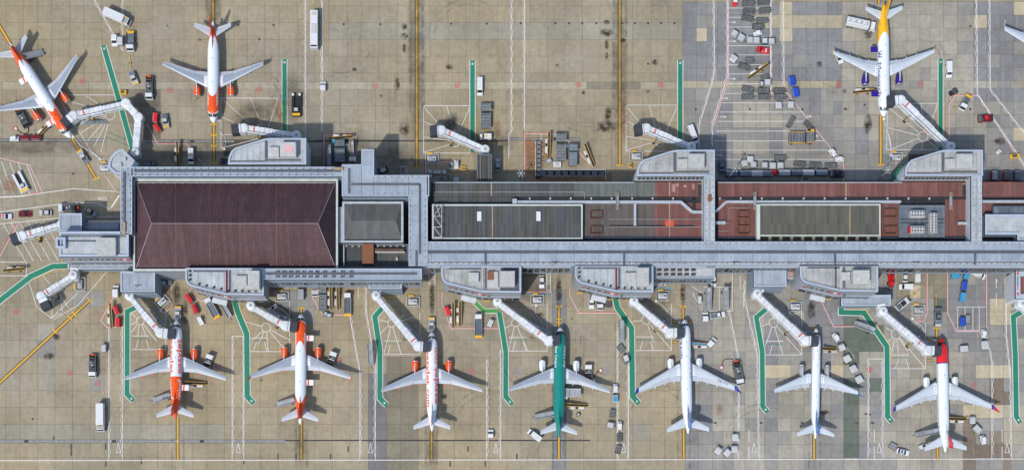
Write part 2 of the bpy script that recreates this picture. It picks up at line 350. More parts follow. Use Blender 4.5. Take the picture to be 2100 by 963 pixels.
field(-60, 300, 425, 560, 36, 34.3); field(-60, 1133, 560, 1040, 36, 34.3); field(1133, 1161, 560, 1040, 28, 34.3); field(1161, 1405, 560, 1040, 36, 34.3)
for a, b in ((1400, 1727), (1727, 1997), (1997, 2160)):
    field(a, b, -50, 166, 27, 27); field(a, b, 166, 181, 27, 15); field(a, b, 181, 425, 27, 27)
for a, b in ((1405, 1461), (1461, 1528), (1528, 1568), (1568, 1650), (1650, 1704), (1704, 1730), (1730, 1762), (1762, 1812), (1812, 1975), (1975, 2001), (2001, 2074), (2074, 2160)):
    field(a, b, 557, 1040, 27.2, 27.2)
GAP = .038
def slab_poly(s, g=GAP):
    a = P(s[0], s[3]); b = P(s[1], s[2]); return a.x + g, b.x - g, a.y + g, b.y - g
vis = []; rest = {}
for s in slabs:
    cx, cy = (s[0] + s[1]) / 2, (s[2] + s[3]) / 2
    if any(a < cx < c and b < cy < d for a, b, c, d in COVER): continue
    k = vary(zone(cx, cy))
    if 0 < cx < 2100 and 0 < cy < 963: vis.append((s, k))
    else: rest.setdefault(k, []).append(s)
random.shuffle(vis)
vis.sort(key=lambda q: 0 if q[1] in ('cream', 'green_dark', 'brown', 'tan_pale') and min(q[0][1] - q[0][0], q[0][3] - q[0][2]) > 20 else 1)
for s, k in vis[:300]:
    x0, x1, y0, y1 = slab_poly(s); cx, cy = (x0 + x1) / 2, (y0 + y1) / 2
    o = MB().box(x0 - cx, x1 - cx, y0 - cy, y1 - cy, -.049, 0, .012).build('concrete_slab', k, apron); o.location = (cx, cy, random.uniform(-.006, .003))
for s, k in vis[300:]: rest.setdefault(k, []).append(s)
for k, l in rest.items():
    m_ = MB()
    for s in l:
        x0, x1, y0, y1 = slab_poly(s); m_.box(x0, x1, y0, y1, -.049, random.uniform(-.006, .003))
    m_.build('concrete_slabs', k, apron, kind='stuff')
# surrounding apron beyond the frame, in big bays
m_ = MB()
for i in range(-12, 13):
    for j in range(-12, 13):
        x, y = i * 60, j * 60
        if abs(x) < 200 and abs(y) < 110: continue
        m_.box(x - 29.95, x + 29.95, y - 29.95, y + 29.95, -.049, -.01)
m_.build('distant_concrete', 'tan', apron, kind='stuff')

MK = [0]
def zmark(layer=1):
    MK[0] += 1; return .012 + layer * .02 + (MK[0] % 9) * .0016
def strip_mb(mb, pts, wpx, z, closed=False):
    pts = [Vector(P(*p)[:2]) for p in pts]; w = wpx / 12; n = len(pts)
    if closed: pts = pts + [pts[0]]; n += 1
    L = []; 
    for i in range(n):
        if closed: a, c = pts[(i - 1) % (n - 1)], pts[(i + 1) % (n - 1)] if i else pts[1]
        else: a, c = pts[max(0, i - 1)], pts[min(n - 1, i + 1)]
        b = pts[i]
        u = (b - a).normalized() if (b - a).length > 1e-6 else (c - b).normalized(); v = (c - b).normalized() if (c - b).length > 1e-6 else u
        n1 = Vector((-u.y, u.x)); n2 = Vector((-v.y, v.x)); k = n1 + n2; k = k / max(.35, k.dot(n1))
        L.append((b + k * w, b - k * w))
    vs = [(q.x, q.y, z) for pr in L for q in pr]
    return mb.add(vs, [(2 * i + 1, 2 * i + 3, 2 * i + 2, 2 * i) for i in range(n - 1)])
def line(pts, w=1.4, m='p_white', name='painted_line', layer=1, closed=False):
    return strip_mb(MB(), pts, w, zmark(layer), closed).build(name, m, apron)
def zig(pts, side=1, amp=3.2, per=22, name='zigzag_line'):
    """service road edge: straight line with a zigzag beside it"""
    line(pts, 1.1)
    out = []; k = 0
    for (a, b) in zip(pts[:-1], pts[1:]):
        a = Vector(a); b = Vector(b); d = b - a; L = d.length; d.normalize(); n = Vector((-d.y, d.x)); t = 0
        while t < L:
            out.append(tuple(a + d * t + n * side * (amp * (k % 2) + .6))); t += per / 2; k += 1
    if len(out) > 1: line(out, .8, 'p_white', name, 2)
def centre(pts, w=4.2, bars=()):
    w *= .9
    line(pts, w + 3.6, 'p_black', 'line_border', 0); line(pts, w, 'p_yellow', 'stand_centreline', 3)
    for (x, y, ang) in bars:
        c, s = math.cos(R(ang)), math.sin(R(ang))
        line([(x - 7 * c, y - 7 * s), (x + 7 * c, y + 7 * s)], 3.4, 'p_yellow', 'stop_bar', 2)
def green(pts, w=10, m='p_green', symbol=True):
    line(pts, w + 2.6, 'p_white', 'walkway_border', 0); o = line(pts, w, m, 'walkway_marking', 2)
    if symbol:
        x, y = pts[-1]; a = Vector(pts[-1]) - Vector(pts[-2]); a.normalize(); n = Vector((-a.y, a.x)); c = Vector(pts[-1]) - a * 6
        mb = MB()
        for p, q in (((-2.6, 0), (2, 0)), ((-.5, 0), (-2.2, 2)), ((-.5, 0), (-2.2, -2)), ((1.2, 0), (0, 2.4)), ((1.2, 0), (.2, -2.2))):
            strip_mb(mb, [tuple(c + a * p[0] + n * p[1]), tuple(c + a * q[0] + n * q[1])], .9, zmark(4))
        mb.build('pedestrian_symbol', 'p_white', apron)
def circle(x, y, r, w=1.3, m='p_white', name='painted_ring', layer=2, n=24):
    line([(x + r * math.cos(2 * math.pi * i / n), y + r * math.sin(2 * math.pi * i / n)) for i in range(n)], w, m, name, layer, True)
def fan(x, y, r, ends, box=None, w=1.1):
    circle(x, y, r, w)
    for ex, ey in ends:
        d = Vector((ex - x, ey - y)); L = d.length; d.normalize(); line([(x + d.x * r, y + d.y * r), (ex, ey)], w)
    if box: line(box, w)
def hydrant(x, y, r=5):
    circle(x, y, r, 1.3, 'p_red', 'hydrant_ring', 2, 16)
    line([(x - r * .4, y), (x + r * .4, y)], 2.6, 'p_red', 'hydrant_mark', 4)
def arrow(x, y, dx=14):
    mb = MB(); z = zmark(2); strip_mb(mb, [(x, y), (x + dx * .65, y)], 1.1, z)
    p, q, r = P(x + dx * .6, y - 2.2), P(x + dx, y), P(x + dx * .6, y + 2.2); mb.quad((p.x, p.y, z), (r.x, r.y, z), (q.x, q.y, z)); mb.build('bay_arrow', 'p_white', apron)
def stain(x, y, rx, ry, m='oil', ang=0):
    n = 20; o = MB().add([(0, 0, 0)] + [(math.cos(2 * math.pi * i / n), math.sin(2 * math.pi * i / n), 0) for i in range(n)], [(0, i + 1, (i + 1) % n + 1) for i in range(n)]).build('ground_stain', m, apron)
    p = P(x, y); o.location = (p.x, p.y, zmark(5)); o.scale = (rx / 6, ry / 6, 1); o.rotation_euler = (0, 0, R(ang)); return o
def cover(x, y, w, h, m='iron', name='pit_cover'):
    a = P(x - w / 2, y + h / 2); b = P(x + w / 2, y - h / 2); MB().box(a.x, b.x, a.y, b.y, -.02, zmark(1) * .5).build(name, m, apron)

# drainage channels
for x0, x1, y, w, m in ((-40, 215, 288, 6, 'channel'), (300, 480, 290, 5, 'channel'), (645, 780, 289, 3, 'channel_dark'), (780, 1045, 289, 2.6, 'channel_dark'), (1045, 1190, 285, 5, 'channel'), (-40, 585, 904, 6, 'channel'), (585, 1210, 902, 2.6, 'channel_dark'), (628, 668, 290, 3, 'channel_dark')):
    line([(x0, y), (x1, y)], w, m, 'drainage_channel', 0)
    if m == 'channel':
        for dy in (-w / 2, w / 2): line([(x0, y + dy), (x1, y + dy)], .8, 'channel_dark', 'channel_edge', 1)
        for k in range(int((x1 - x0) / 60)): line([(x0 + 30 + 60 * k, y), (x0 + 38 + 60 * k, y)], w * .8, 'iron', 'channel_grate', 2) if k % 3 == 1 else None
line([(1104, 288), (1104, 368)], 9, 'channel_dark', 'dark_bay', 0); line([(1100, 354.5), (1242, 354.5)], 11, 'channel_dark', 'dark_bay', 1)
for p in ([(1109.5, 275), (1109.5, 348), (1242, 348), (1242, 368)], [(1098.5, 290), (1098.5, 362)], [(1114, 361), (1239, 361)]): line(p, 1.5, 'p_white', 'bay_kerb_line', 3)
# lead-in lines
centre([(-20, 22), (22, 92)], 5); centre([(147, 283), (196, 364)], 4, [(197, 366, -28)])
centre([(437, -20), (437, 48)]); centre([(438.5, 252), (438.5, 333)], 4, [(438.5, 255, 0), (438.5, 277, 0), (438.5, 299, 0), (438.5, 333, 0)])
centre([(854.5, -20), (854.5, 344)], 4.4, [(854.5, 344, 0)]); centre([(1270.8, -20), (1270.8, 339)], 4.4, [(1270.8, 339, 0)])
centre([(1802, -20), (1802, 10)]); centre([(1806, 236), (1806, 338)], 4.4, [(1806, 338, 0)])
centre([(-20, 802), (184, 615)], 4.4, [(184, 615, 48), (152, 643, 48), (143, 651, 48), (113, 679, 48)])
for x, y0, y1 in ((364.5, 855, 942), (618, 862, 942), (885, 880, 942), (1146, 890, 942), (1402, 878, 942), (1669.5, 890, 942), (1922.5, 912, 942)): centre([(x, y0), (x, y1)], 4)
for x, y, L in ((618, 631, 12), (885, 674, 6), (1146, 628, 44), (1401, 628, 30), (1921, 672, 30)): centre([(x, y), (x, y + L)], 3.6, [(x, y, 0)])
for x, y in ((1146, 654), (1146, 661)): line([(x - 6, y), (x + 6, y)], 2.4, 'p_yellow', 'stop_bar', 4)
for x, y in ((1383, 659), (1417, 659), (1417, 683), (1385, 701), (1667, 672), (1651, 710), (1905, 696), (1936, 696), (1905, 738)): line([(x - 5, y), (x + 5, y)], 5, 'p_black', 'stop_bar_border', 3); line([(x - 4.2, y), (x + 4.2, y)], 3, 'p_yellow', 'stop_bar', 4)
# green walkways
green([(272, 306), (246, 212), (212, 94)]); green([(583.5, 290), (583.5, 122)], 9); green([(969, 312), (969, 125)], 9.5); green([(1395, 312), (1395, 123)], 9.5); green([(1929, 312), (1929, 121)], 9)
green([(138, 545), (108, 546), (64, 566), (-8, 622)], 11, symbol=False)
green([(283, 628), (261, 638), (260.5, 807), (274, 821)]); green([(480, 612), (487, 638), (506, 684), (507, 812), (520, 826)], 11); green([(792, 621), (768.5, 649), (779, 716), (779, 816), (793, 830)], 10.5)
green([(964, 610), (992, 637), (1022, 637)], 8, 'p_limegreen', False); green([(1024, 640), (1037, 719), (1037, 812), (1050, 828)], 10); green([(1262, 612), (1266, 630), (1295, 672), (1297, 811), (1310, 827)], 11)
green([(1578, 628), (1551, 650), (1563, 720), (1564, 832), (1574, 844)], 10); green([(1725, 628), (1725, 640), (1772, 641), (1819, 710), (1820, 853), (1829, 864)], 10.5); green([(2110, 630), (2078, 649), (2082, 727), (2084, 853), (2092, 866)], 10.5)
for pts in ([(962.5, 302), (962.5, 240)], [(975.5, 302), (975.5, 240)], [(1388.5, 300), (1388.5, 215)], [(1401.5, 300), (1401.5, 215)], [(1923, 300), (1923, 210)], [(1936, 300), (1936, 210)], [(577, 288), (577, 208)], [(590, 288), (590, 208)],
            [(489, 615), (498, 645), (514, 683)], [(1273, 628), (1303, 670)], [(1733, 632), (1775, 634), (1827, 708), (1828, 745)], [(138, 552), (112, 553), (70, 573)]): line(pts, 1.2, 'p_yellow', 'walkway_edge_line', 4)
# service road edges and bay outlines
for pts, sd in (([(627, -10), (627, 282)], 1), ([(661, -10), (661, 270)], 1), ([(1048, -10), (1048, 270), (1043, 274), (1043, 325)], -1), ([(1076, -10), (1076, 268)], 1), ([(1464, -10), (1466, 146), (1461, 170), (1434, 257), (1434, 306)], 1), ([(1492, -10), (1492, 158), (1462, 253), (1461, 300)], 1),
                ([(1607, -10), (1608, 178)], 1), ([(1580, -10), (1580, 186)], -1), ([(2003, -10), (2005, 193), (2110, 350)], 1), ([(2030, -10), (2031, 183), (2110, 284)], 1),
                ([(223, 672), (223, 942)], -1), ([(251, 672), (251, 942)], 1), ([(476, 689), (476, 942)], -1), ([(500, 689), (500, 942)], 1), ([(717, 647), (738, 766), (738, 942)], -1), ([(751, 575), (751, 635), (770, 748), (770, 942)], 1),
                ([(998, 736), (998, 942)], -1), ([(1027, 716), (1027, 942)], 1), ([(1265.5, 664), (1265.5, 942)], -1), ([(1289, 664), (1289, 942)], 1), ([(1496, 635), (1516, 740), (1515, 942)], 1), ([(1528, 575), (1528, 614), (1554, 727), (1557, 942)], 1),
                ([(1780, 736), (1780, 942)], -1), ([(1811, 736), (1811, 942)], 1), ([(2023, 690), (2034, 744), (2034, 940)], -1), ([(2064, 565), (2064, 685), (2073, 770), (2074, 940)], 1), ([(183, -20), (236, 76)], 1), ([(252, -20), (252, 105), (236, 80)], 1)): zig(pts, sd)
line([(-20, 943.5), (1062, 942), (2120, 940)], 1.5); line([(476, 689), (500, 689)], 1.3); line([(1780, 735), (1811, 735)], 1.3)
for x in (243, 489, 760, 1017, 1279, 1546, 1803, 2065):
    line([(x, 906), (x - 4, 927), (x + 4, 927), (x, 906)], 1.0, 'p_white', 'give_way_triangle', 3)
for x in (1536, 1793, 2055): line([(x, 880), (x, 905)], 1.2); line([(x, 915), (x, 940)], 1.2)
# red and white stand limits
def rw(pts, o=1.2):
    line(pts, 1.8, 'p_red', 'restraint_line', 1); line([(x + o, y + o) for x, y in pts], 1.0, 'p_white', 'restraint_line', 2)
for p in ([(300, 252), (322, 294), (382, 294), (424, 345)], [(663, 362), (663, 275), (724, 275), (729, 284), (729, 336)], [(872, 366), (872, 332), (925, 331), (958, 356), (958, 370)], [(1075, 362), (1075, 273), (1150, 273), (1215, 342)], [(1493, -10), (1493, 160), (1463, 255)], [(1580, -10), (1580, 190), (1613, 190), (1728, 335), (1728, 370)],
          [(1945, 284), (1945, 214), (1957, 195), (2005, 195), (2098, 340)], [(-10, 320), (60, 338), (86, 394), (40, 402), (-10, 404)], [(35, 458), (-10, 540)], [(250, 572), (205, 656), (218, 669), (252, 669)], [(388, 590), (391, 605), (412, 615), (458, 615)], [(640, 580), (640, 610), (660, 644), (720, 644)], [(905, 598), (905, 620), (923, 672), (1022, 672)],
          [(1068, 590), (1078, 597), (1130, 597)], [(1167, 590), (1167, 605), (1186, 640), (1268, 640)], [(1680, 610), (1708, 668), (1750, 668)], [(1942, 560), (1942, 640), (1960, 678), (2022, 678), (2022, 560)], [(1900, 556), (1900, 640), (1893, 657), (1878, 657)], [(212, 357), (238, 393), (250, 393)], [(768, 362), (768, 341), (830, 341)], [(350, 580), (350, 630), (333, 640)]): rw(p)
line([(-10, 404), (40, 402), (150, 387), (250, 393)], 1.5); line([(-10, 436), (150, 415), (200, 416), (225, 428)], 1.5); line([(-10, 460), (150, 444), (262, 444)], 1.3)
for x in range(0, 7): line([(-14 + x * 17, 330 + x * 1), (10 + x * 17, 398)], 1.1) if x in (0, 1, 2, 3, 4) else None
for i in range(9): line([(6 + i * 17, 458 - i * 1), (52 + i * 17, 535)], 1.1)
for x, y in ((0, 537), (0, 565)): line([(x, y), (54, y)], 1.2)
line([(54, 537), (54, 565)], 1.2); line([(228, 426), (245, 400)], 3, 'p_white', 'dashed_line')
line([(199, 407), (217, 404), (218, 411), (199, 407)], 1.2)
# bay markings in the equipment park
for i, y in enumerate((17, 36, 56, 75, 94, 113, 133, 152, 172)): line([(1494, y), (1578, y)], 1.0); arrow(1496 if i % 2 else 1562, y + 10) if i in (1, 3, 5, 7) else None
for i, y in enumerate((192, 211, 230, 249, 269, 289, 308, 327)):
    line([(1485 - i * 4, y), (1610 + max(0, (y - 187) * .79), y)], 1.0); arrow(1480 - i * 2, y + 10) if i % 2 == 0 else None; arrow(1630 + i * 7, y - 10) if i in (3, 5) else None
for x in (1964, 1979, 1995, 2008, 2022): line([(x, 629), (x, 677)], 1.0)
line([(1964, 629), (2022, 629)], 1.0); line([(1964, 677), (2022, 677)], 1.0)
line([(2043, 571), (2043, 590)], 1.2); line([(2043, 571), (2045, 578)], 1.2); line([(2043, 600), (2043, 630)], 1.0)
for i in range(5): line([(826 - i * 0 + 3, 341 + i * 4), (834, 338 + i * 4 + 3)], 1.2)
line([(822, 341), (836, 341), (836, 358), (822, 358)], 1.1, closed=True)
for x0, y0, x1, y1 in ((880, 558, 892, 583), (1121, 560, 1129, 595)):
    line([(x0, y0), (x1, y0), (x1, y1), (x0, y1)], 1.1, closed=True)
    for k in range(4): line([(x0, y0 + 6 * k + 6), (x1, y0 + 6 * k)], 1)
line([(880, 556), (892, 556)], 2.2, 'p_yellow'); line([(1119, 557), (1131, 557)], 2.2, 'p_yellow')
for p in ([(1420, 588), (1440, 600), (1440, 637), (1420, 600)], [(1443, 588), (1502, 588)], [(1475, 588), (1475, 637)], [(1502, 560), (1502, 637), (1443, 637)], [(1518, 565), (1518, 595)], [(1525, 600), (1525, 630)], [(655, 588), (655, 605)], [(735, 580), (735, 612)]): line(p, 1.1)
for p in ([(1067, 602), (1128, 602)], [(1128, 597), (1128, 612)], [(1620, 620), (1650, 620)], [(1345, 590), (1378, 590), (1378, 600)]): line(p, 2.0, 'p_blue', 'blue_line')
# bridge manoeuvring fans
fan(226, 236, 9.5, [(166, 272), (180, 288), (192, 302), (207, 312), (156, 252), (150, 230)], [(138, 195), (236, 195)])
line([(120, 200), (190, 315), (215, 330)], 1.2); line([(142, 208), (182, 219)], 1); line([(177, 197), (200, 212)], 1); line([(218, 270), (258, 286)], 1.2, 'p_green'); line([(216, 280), (265, 300)], 1.2, 'p_green')
line([(452, 201), (570, 202), (550, 262)], 1.2); line([(453, 201), (453, 304), (540, 282)], 1.2); line([(455, 203), (510, 251)], 1); line([(514, 202), (537, 258)], 1); line([(454, 240), (480, 251)], 1); line([(454, 276), (520, 276)], 1)
for x0, xr, y0, y1 in ((869, 965, 217, 314), (1284, 1390, 216, 310)):
    line([(xr, y0), (x0, y0), (x0, y1), (xr, y1)], 1.2); line([(x0, y0 + 2), (x0 + 45, y0 + 55)], 1); line([(x0 + 47, y0), (x0 + 60, y0 + 45)], 1); line([(xr, y0), (xr - 24, y0 + 55)], 1)
    line([(x0, y0 + 32), (x0 + 20, y0 + 42)], 1); line([(x0, y0 + 64), (x0 + 55, y0 + 72)], 1); line([(x0, y1 - 2), (x0 + 62, y1 - 20)], 1); circle(xr - 32 if x0 < 1000 else xr - 37, y0 + 75, 9)
fan(1893, 280, 10, [(1820, 262), (1822, 220), (1830, 305), (1890, 308), (1921, 304)], [(1923, 212), (1864, 212)]); line([(1820, 222), (1818, 307), (1922, 307)], 1.1); line([(1889, 213), (1893, 255)], 1); line([(1923, 213), (1908, 255)], 1)
line([(1812, 240), (1819, 262), (1826, 296), (1828, 325)], 1.6, 'p_white', 'painted_line', 3)
fan(288, 657, 8, [(266, 640), (260, 668), (268, 682), (282, 690), (300, 690), (322, 700)]); fan(546, 671, 9, [(502, 659), (515, 700), (530, 705), (550, 720), (590, 722), (594, 697)]); fan(803, 662, 8, [(777, 655), (780, 683), (788, 724), (822, 724), (850, 650), (830, 645)])
fan(1057, 661, 8, [(1034, 673), (1043, 717), (1082, 718), (1100, 690), (1060, 640)]); fan(1325, 655, 9, [(1290, 660), (1345, 640), (1340, 700), (1376, 715)]); fan(1586, 661, 9, [(1562, 668), (1570, 708), (1600, 708), (1644, 726), (1640, 640), (1586, 636)]); fan(1838, 684, 10, [(1818, 672), (1820, 700), (1828, 723), (1842, 723), (1896, 753), (1862, 720)])
for x0, x1, y0, y1 in ((270, 340, 634, 716), (512, 594, 615, 720), (787, 861, 640, 726), (1043, 1122, 623, 719), (1304, 1377, 622, 718), (1570, 1644, 618, 727), (1828, 1898, 660, 755)):
    line([(x0, y1), (x1, y1), (x1, y0)], 1.1); line([(x0, y1 - 28), (x0 + 36, y1 - 28)], 1.1); line([(x0, y1 - 22), (x0 + 36, y1 - 22)], 1.1, 'p_green'); line([(x0 + 8, y1), (x0 + 14, y1 - 20)], 1); line([(x0 + 36, y1), (x0 + 30, y1 - 20)], 1)
line([(60, 580), (75, 628), (105, 652), (160, 600)], 1.1); line([(105, 652), (112, 605)], 1); line([(140, 630), (120, 600)], 1); line([(88, 565), (102, 582)], 1); line([(110, 655), (160, 625), (222, 553)], 1.1); line([(105, 652), (128, 640), (124, 605)], 1)
for x, y in ((169, 167), (348, 185.5), (531, 184.5), (769.5, 176), (938, 175), (1186, 174.5), (1355, 174), (1720, 173.5), (1887.5, 173.5), (2000 - 65, 2000), (32, 639), (144, 764), (201, 786), (1783.5, 757), (1997, 790), (449, 751), (696, 739), (966, 760), (1232, 759.5), (31, 263), (1480, 753)):
    if y < 963: hydrant(x, y)
for x, y, k in ((449, 751, 14), (696, 745, 14), (966, 760, 14), (1241, 759, 14), (201, 778, 0), (1063, 760, 15)):
    if k: cover(x, y, k, k, 'grey_mid', 'pit_slab')
for x, y in ((705, 50), (780, 50), (925, 49), (998, 49), (1068, 48), (1139, 48), (1167, 48), (1194, 48), (1223, 48), (1276, 48), (1302, 48), (1329, 48), (1356, 48), (1383, 48), (343, 53), (489, 52), (561, 52), (410, 82), (532, 81), (1329, 131), (1773, 215), (1735, 224), (1990, 224), (1427, 224), (1538, 224), (1646, 224), (1733, 223), (1990, 54), (67, 858), (150, 356)):
    cover(x, y, 4, 4)
for x, y in ((146, 915), (146, 928), (217, 915), (217, 950), (110, 900), (290, 945), (500, 945), (570, 935), (607, 935), (678, 935), (714, 920), (923, 950), (960, 920), (995, 950), (1060, 935)): cover(x, y, 2.6, 12, 'channel_dark', 'joint_repair')
for x, y in ((1428, 866), (1467, 866), (1561, 866), (1645, 866), (1757, 866), (1790, 866), (1776, 848), (1783, 849), (1789, 866)): cover(x, y, 6, 3.2)
# oil, rubber, rust
for a in ((829, 75, 10, 8), (829, 55, 7, 9), (829, 100, 5, 12), (816, 172, 5, 14), (829, 265, 12, 16), (727, 143, 6, 5), (781, 197, 5, 4), (921, 138, 8, 7), (1244, 46, 8, 6), (1244, 68, 16, 10), (1244, 92, 5, 12), (1244, 115, 4, 9), (1244, 260, 26, 14), (1247, 235, 8, 20), (1143, 135, 5, 4), (1196, 190, 5, 5), (1329, 188, 5, 3), (1278, 83, 8, 5), (1343, 128, 9, 7),
          (1780, 62, 12, 22), (1780, 255, 10, 24), (1770, 45, 20, 8), (1679, 132, 8, 7), (1732, 187, 6, 5), (886, 610, 7, 40), (1146, 600, 8, 40), (1400, 600, 6, 34), (1664, 635, 10, 26), (363, 600, 8, 26), (618, 590, 8, 28), (910, 812, 8, 7), (100, 730, 14, 8), (115, 690, 10, 8), (1690, 845, 12, 6), (2050, 290, 14, 9), (2010, 310, 10, 7), (1110, 645, 10, 6), (380, 640, 7, 30)): stain(*a)
for a in ((924, 253, 17, 26, 'rubber', -30), (924, 250, 15, 24, 'rubber', -30), (520, 235, 60, 34, 'rubber', 15), (854, 120, 22, 240, 'rubber'), (1271, 120, 18, 240, 'rubber'), (437, 20, 20, 60, 'rubber'), (885, 920, 16, 60, 'rubber'), (618, 910, 14, 60, 'rubber'), (300, 240, 40, 60, 'rubber'), (720, 320, 90, 60, 'rubber'), (390, 312, 120, 30, 'rubber'), (820, 330, 60, 40, 'rubber'), (1000, 290, 70, 30, 'rubber'), (600, 200, 30, 60, 'rubber'), (80, 300, 140, 26, 'rubber'), (1090, 600, 50, 24, 'rubber'), (1340, 610, 50, 26, 'rubber'), (560, 640, 60, 30, 'rubber'), (340, 610, 70, 30, 'rubber'),
          (1110, 310, 22, 44, 'rust'), (1085, 300, 12, 34, 'rust'), (1280, 240, 8, 60, 'rust'), (570, 225, 10, 40, 'rust', 20), (1020, 265, 8, 22, 'rust'), (1475, 840, 9, 14, 'rust'), (1180, 368, 60, 8, 'rust'), (20, 380, 20, 24, 'rust'), (812, 178, 5, 30, 'rust'),
          (960, 690, 46, 10, 'bleach', -42), (1010, 732, 30, 7, 'bleach'), (1210, 690, 50, 9, 'bleach', -38), (1480, 690, 40, 8, 'bleach', -40), (1745, 725, 24, 7, 'bleach', -50), (140, 330, 50, 7, 'bleach', -18), (330, 60, 70, 30, 'bleach', 30), (1170, 120, 60, 40, 'bleach', 30)): stain(*a)
for (x, y, r, a0, a1) in ((1150, 955, 60, 180, 300), (520, 215, 58, 300, 420), (520, 215, 50, 310, 400), (500, 210, 72, 320, 410), (1260, 700, 70, 90, 200), (330, 20, 60, 200, 330), (700, 90, 60, 20, 130), (960, 80, 70, 180, 300), (1200, 200, 60, 0, 120), (1100, 730, 60, 120, 230), (640, 900, 60, 200, 300), (1000, 880, 70, 180, 280), (560, 660, 46, 0, 100), (1350, 860, 60, 200, 320), (1880, 130, 50, 270, 380), (1560, 900, 60, 180, 300), (90, 700, 70, 270, 380), (300, 880, 60, 200, 300), (1720, 120, 60, 90, 180)):
    for dr in (0, 11): line([(x + (r + dr) * math.cos(R(t)), y + (r + dr) * math.sin(R(t))) for t in range(a0, a1 + 1, 8)], 2.2, 'skid', 'tyre_mark', 5)
for x in (437, 854, 1271, 1806): 
    for dx in (-13, 13): line([(x + dx, -20), (x + dx, 230 if x in (854, 1271) else 40)], 5, 'skid', 'tyre_mark', 5)
for x in (365, 618, 885, 1146, 1402, 1670, 1922):
    for dx in (-13, 13): line([(x + dx, 770), (x + dx * .9, 960)], 4, 'skid', 'tyre_mark', 5)
# ------------------------------------------------------------------ buildings
HC, HP, HG = 17.0, 12.6, 17.0      # corridor, pier roof and gate building heights
def rect(x0, y0, x1, y1): return [(x0, y0), (x1, y0), (x1, y1), (x0, y1)]
def W2(poly, h): return [tuple(P(x, y, h)[:2]) for x, y in poly]
def block(name, label, poly, h, z0=0., wall='wall_grey', deck='deck_pale', rim='corr_rim', rw_=.9, rh=.55, root=None, cat='building'):
    """walls, roof deck and a raised rim; poly is in photo pixels at roof height"""
    q = ccw(W2(poly, h)); c = (sum(p[0] for p in q) / len(q), sum(p[1] for p in q) / len(q))
    if root is None: root = empty(name, (c[0], c[1], 0)); tag(root, label, cat)
    ox, oy = root.location[:2]; q = [(x - ox, y - oy) for x, y in q]
    MB().prism(q, z0, h - .05, cap=False).build('wall', wall, root)
    inn = inset(q, rw_)
    if deck: MB().prism(inn, h - .4, h - rh * .9, bottom=False).build('roof_deck', deck, root)
    if rim: MB().ring(q, inn, h - .9, h).build('roof_rim', rim, root)
    root['_z'] = h; return root
def L(root, px, py, h): p = P(px, py, h); return p.x - root.location.x, p.y - root.location.y
def rbox(root, name, x0, y0, x1, y1, zb, zt, m, ch=0., top=None, kind=None):
    """box on a roof; its top outline is at photo pixels (x0..x1, y0..y1)"""
    a = L(root, x0, y1, zt); b = L(root, x1, y0, zt)
    o = MB().box(a[0], b[0], a[1], b[1], zb, zt, ch).build(name, m, root)
    if top: MB().box(a[0] + .25, b[0] - .25, a[1] + .25, b[1] - .25, zt + .003, zt + .06).build('cap', top, o)
    return o
def rline(root, name, pts, wpx, h, m, hh=.06):
    mb = MB()
    for a, b in zip(pts[:-1], pts[1:]): mb.obox(L(root, *a, h), L(root, *b, h), wpx / 12, h - .15, h + hh)
    return mb.build(name, m, root)
def panels(root, x0, y0, x1, y1, h, n, m='corr_roof', vert=False, name='roof_panel', hh=.08):
    """roof panels laid side by side with open joints"""
    for i in range(n):
        a, b = (x0 + (x1 - x0) * i / n, x0 + (x1 - x0) * (i + 1) / n) if not vert else (y0 + (y1 - y0) * i / n, y0 + (y1 - y0) * (i + 1) / n)
        if not vert: p, q = L(root, a, y1, h), L(root, b, y0, h)
        else: p, q = L(root, x0, b, h), L(root, x1, a, h)
        MB().box(p[0] + .03, q[0] - .03, p[1] + .03, q[1] - .03, h - .1, h + hh - random.uniform(0, .02)).build(name, m, root)
def posts(root, pts, h, size=.10, hh=.3, m='rim_dark', name='roof_anchors'):
    mb = MB()
    for x, y in pts:
        a = L(root, x, y, h); mb.box(a[0] - size / 2, a[0] + size / 2, a[1] - size * 1.6, a[1] + size * 1.6, h - .2, h + hh)
    return mb.build(name, m, root, kind='stuff')
def panes(root, p0, p1, z0, z1, n, m='glass', off=.04, fill=.8):
    """row of window panes on the wall between two photo points taken at roof level, both local"""
    a = Vector(p0); b = Vector(p1); d = (b - a); Ln = d.length; d.normalize(); nn = Vector((d.y, -d.x))
    for i in range(n):
        s = a + d * (Ln * (i + (1 - fill) / 2) / n) + nn * off; e = a + d * (Ln * (i + 1 - (1 - fill) / 2) / n) + nn * off
        MB().obox(s, e, .05, z0, z1).build('window_pane', m, root)

# --- great hall with the maroon hipped roof
hall = empty('terminal_hall', P(482, 460, 0)); tag(hall, 'large terminal hall with a maroon hipped sheet metal roof and pale fascia', 'building')
hz, rz = 14.2, 22.6
o_ = W2(rect(273, 367, 693, 555), hz); lo = [(x - hall.location.x, y - hall.location.y) for x, y in ccw(o_)]
MB().prism(lo, 0, hz - .6, cap=False).build('wall', 'wall_grey', hall)
il = inset(lo, .65); MB().ring(lo, il, hz - 1.2, hz + .1).build('fascia', 'fascia', hall)
E = [L(hall, x, y, hz) for x, y in ((279, 548), (688, 548), (688, 373), (279, 373))]; RG = [L(hall, 311, 458, rz), L(hall, 652, 458, rz)]
Ev = [(x, y, hz - .35) for x, y in E]; Rv = [(x, y, rz) for x, y in RG]
MB().quad(Ev[0], Ev[1], Rv[1], Rv[0]).build('south_roof_slope', 'maroon_roof', hall); MB().quad(Ev[2], Ev[3], Rv[0], Rv[1]).build('north_roof_slope', 'maroon_roof', hall)
MB().quad(Ev[3], Ev[0], Rv[0]).build('west_roof_hip', 'maroon_roof_hip', hall); MB().quad(Ev[1], Ev[2], Rv[1]).build('east_roof_hip', 'maroon_roof_hip', hall)
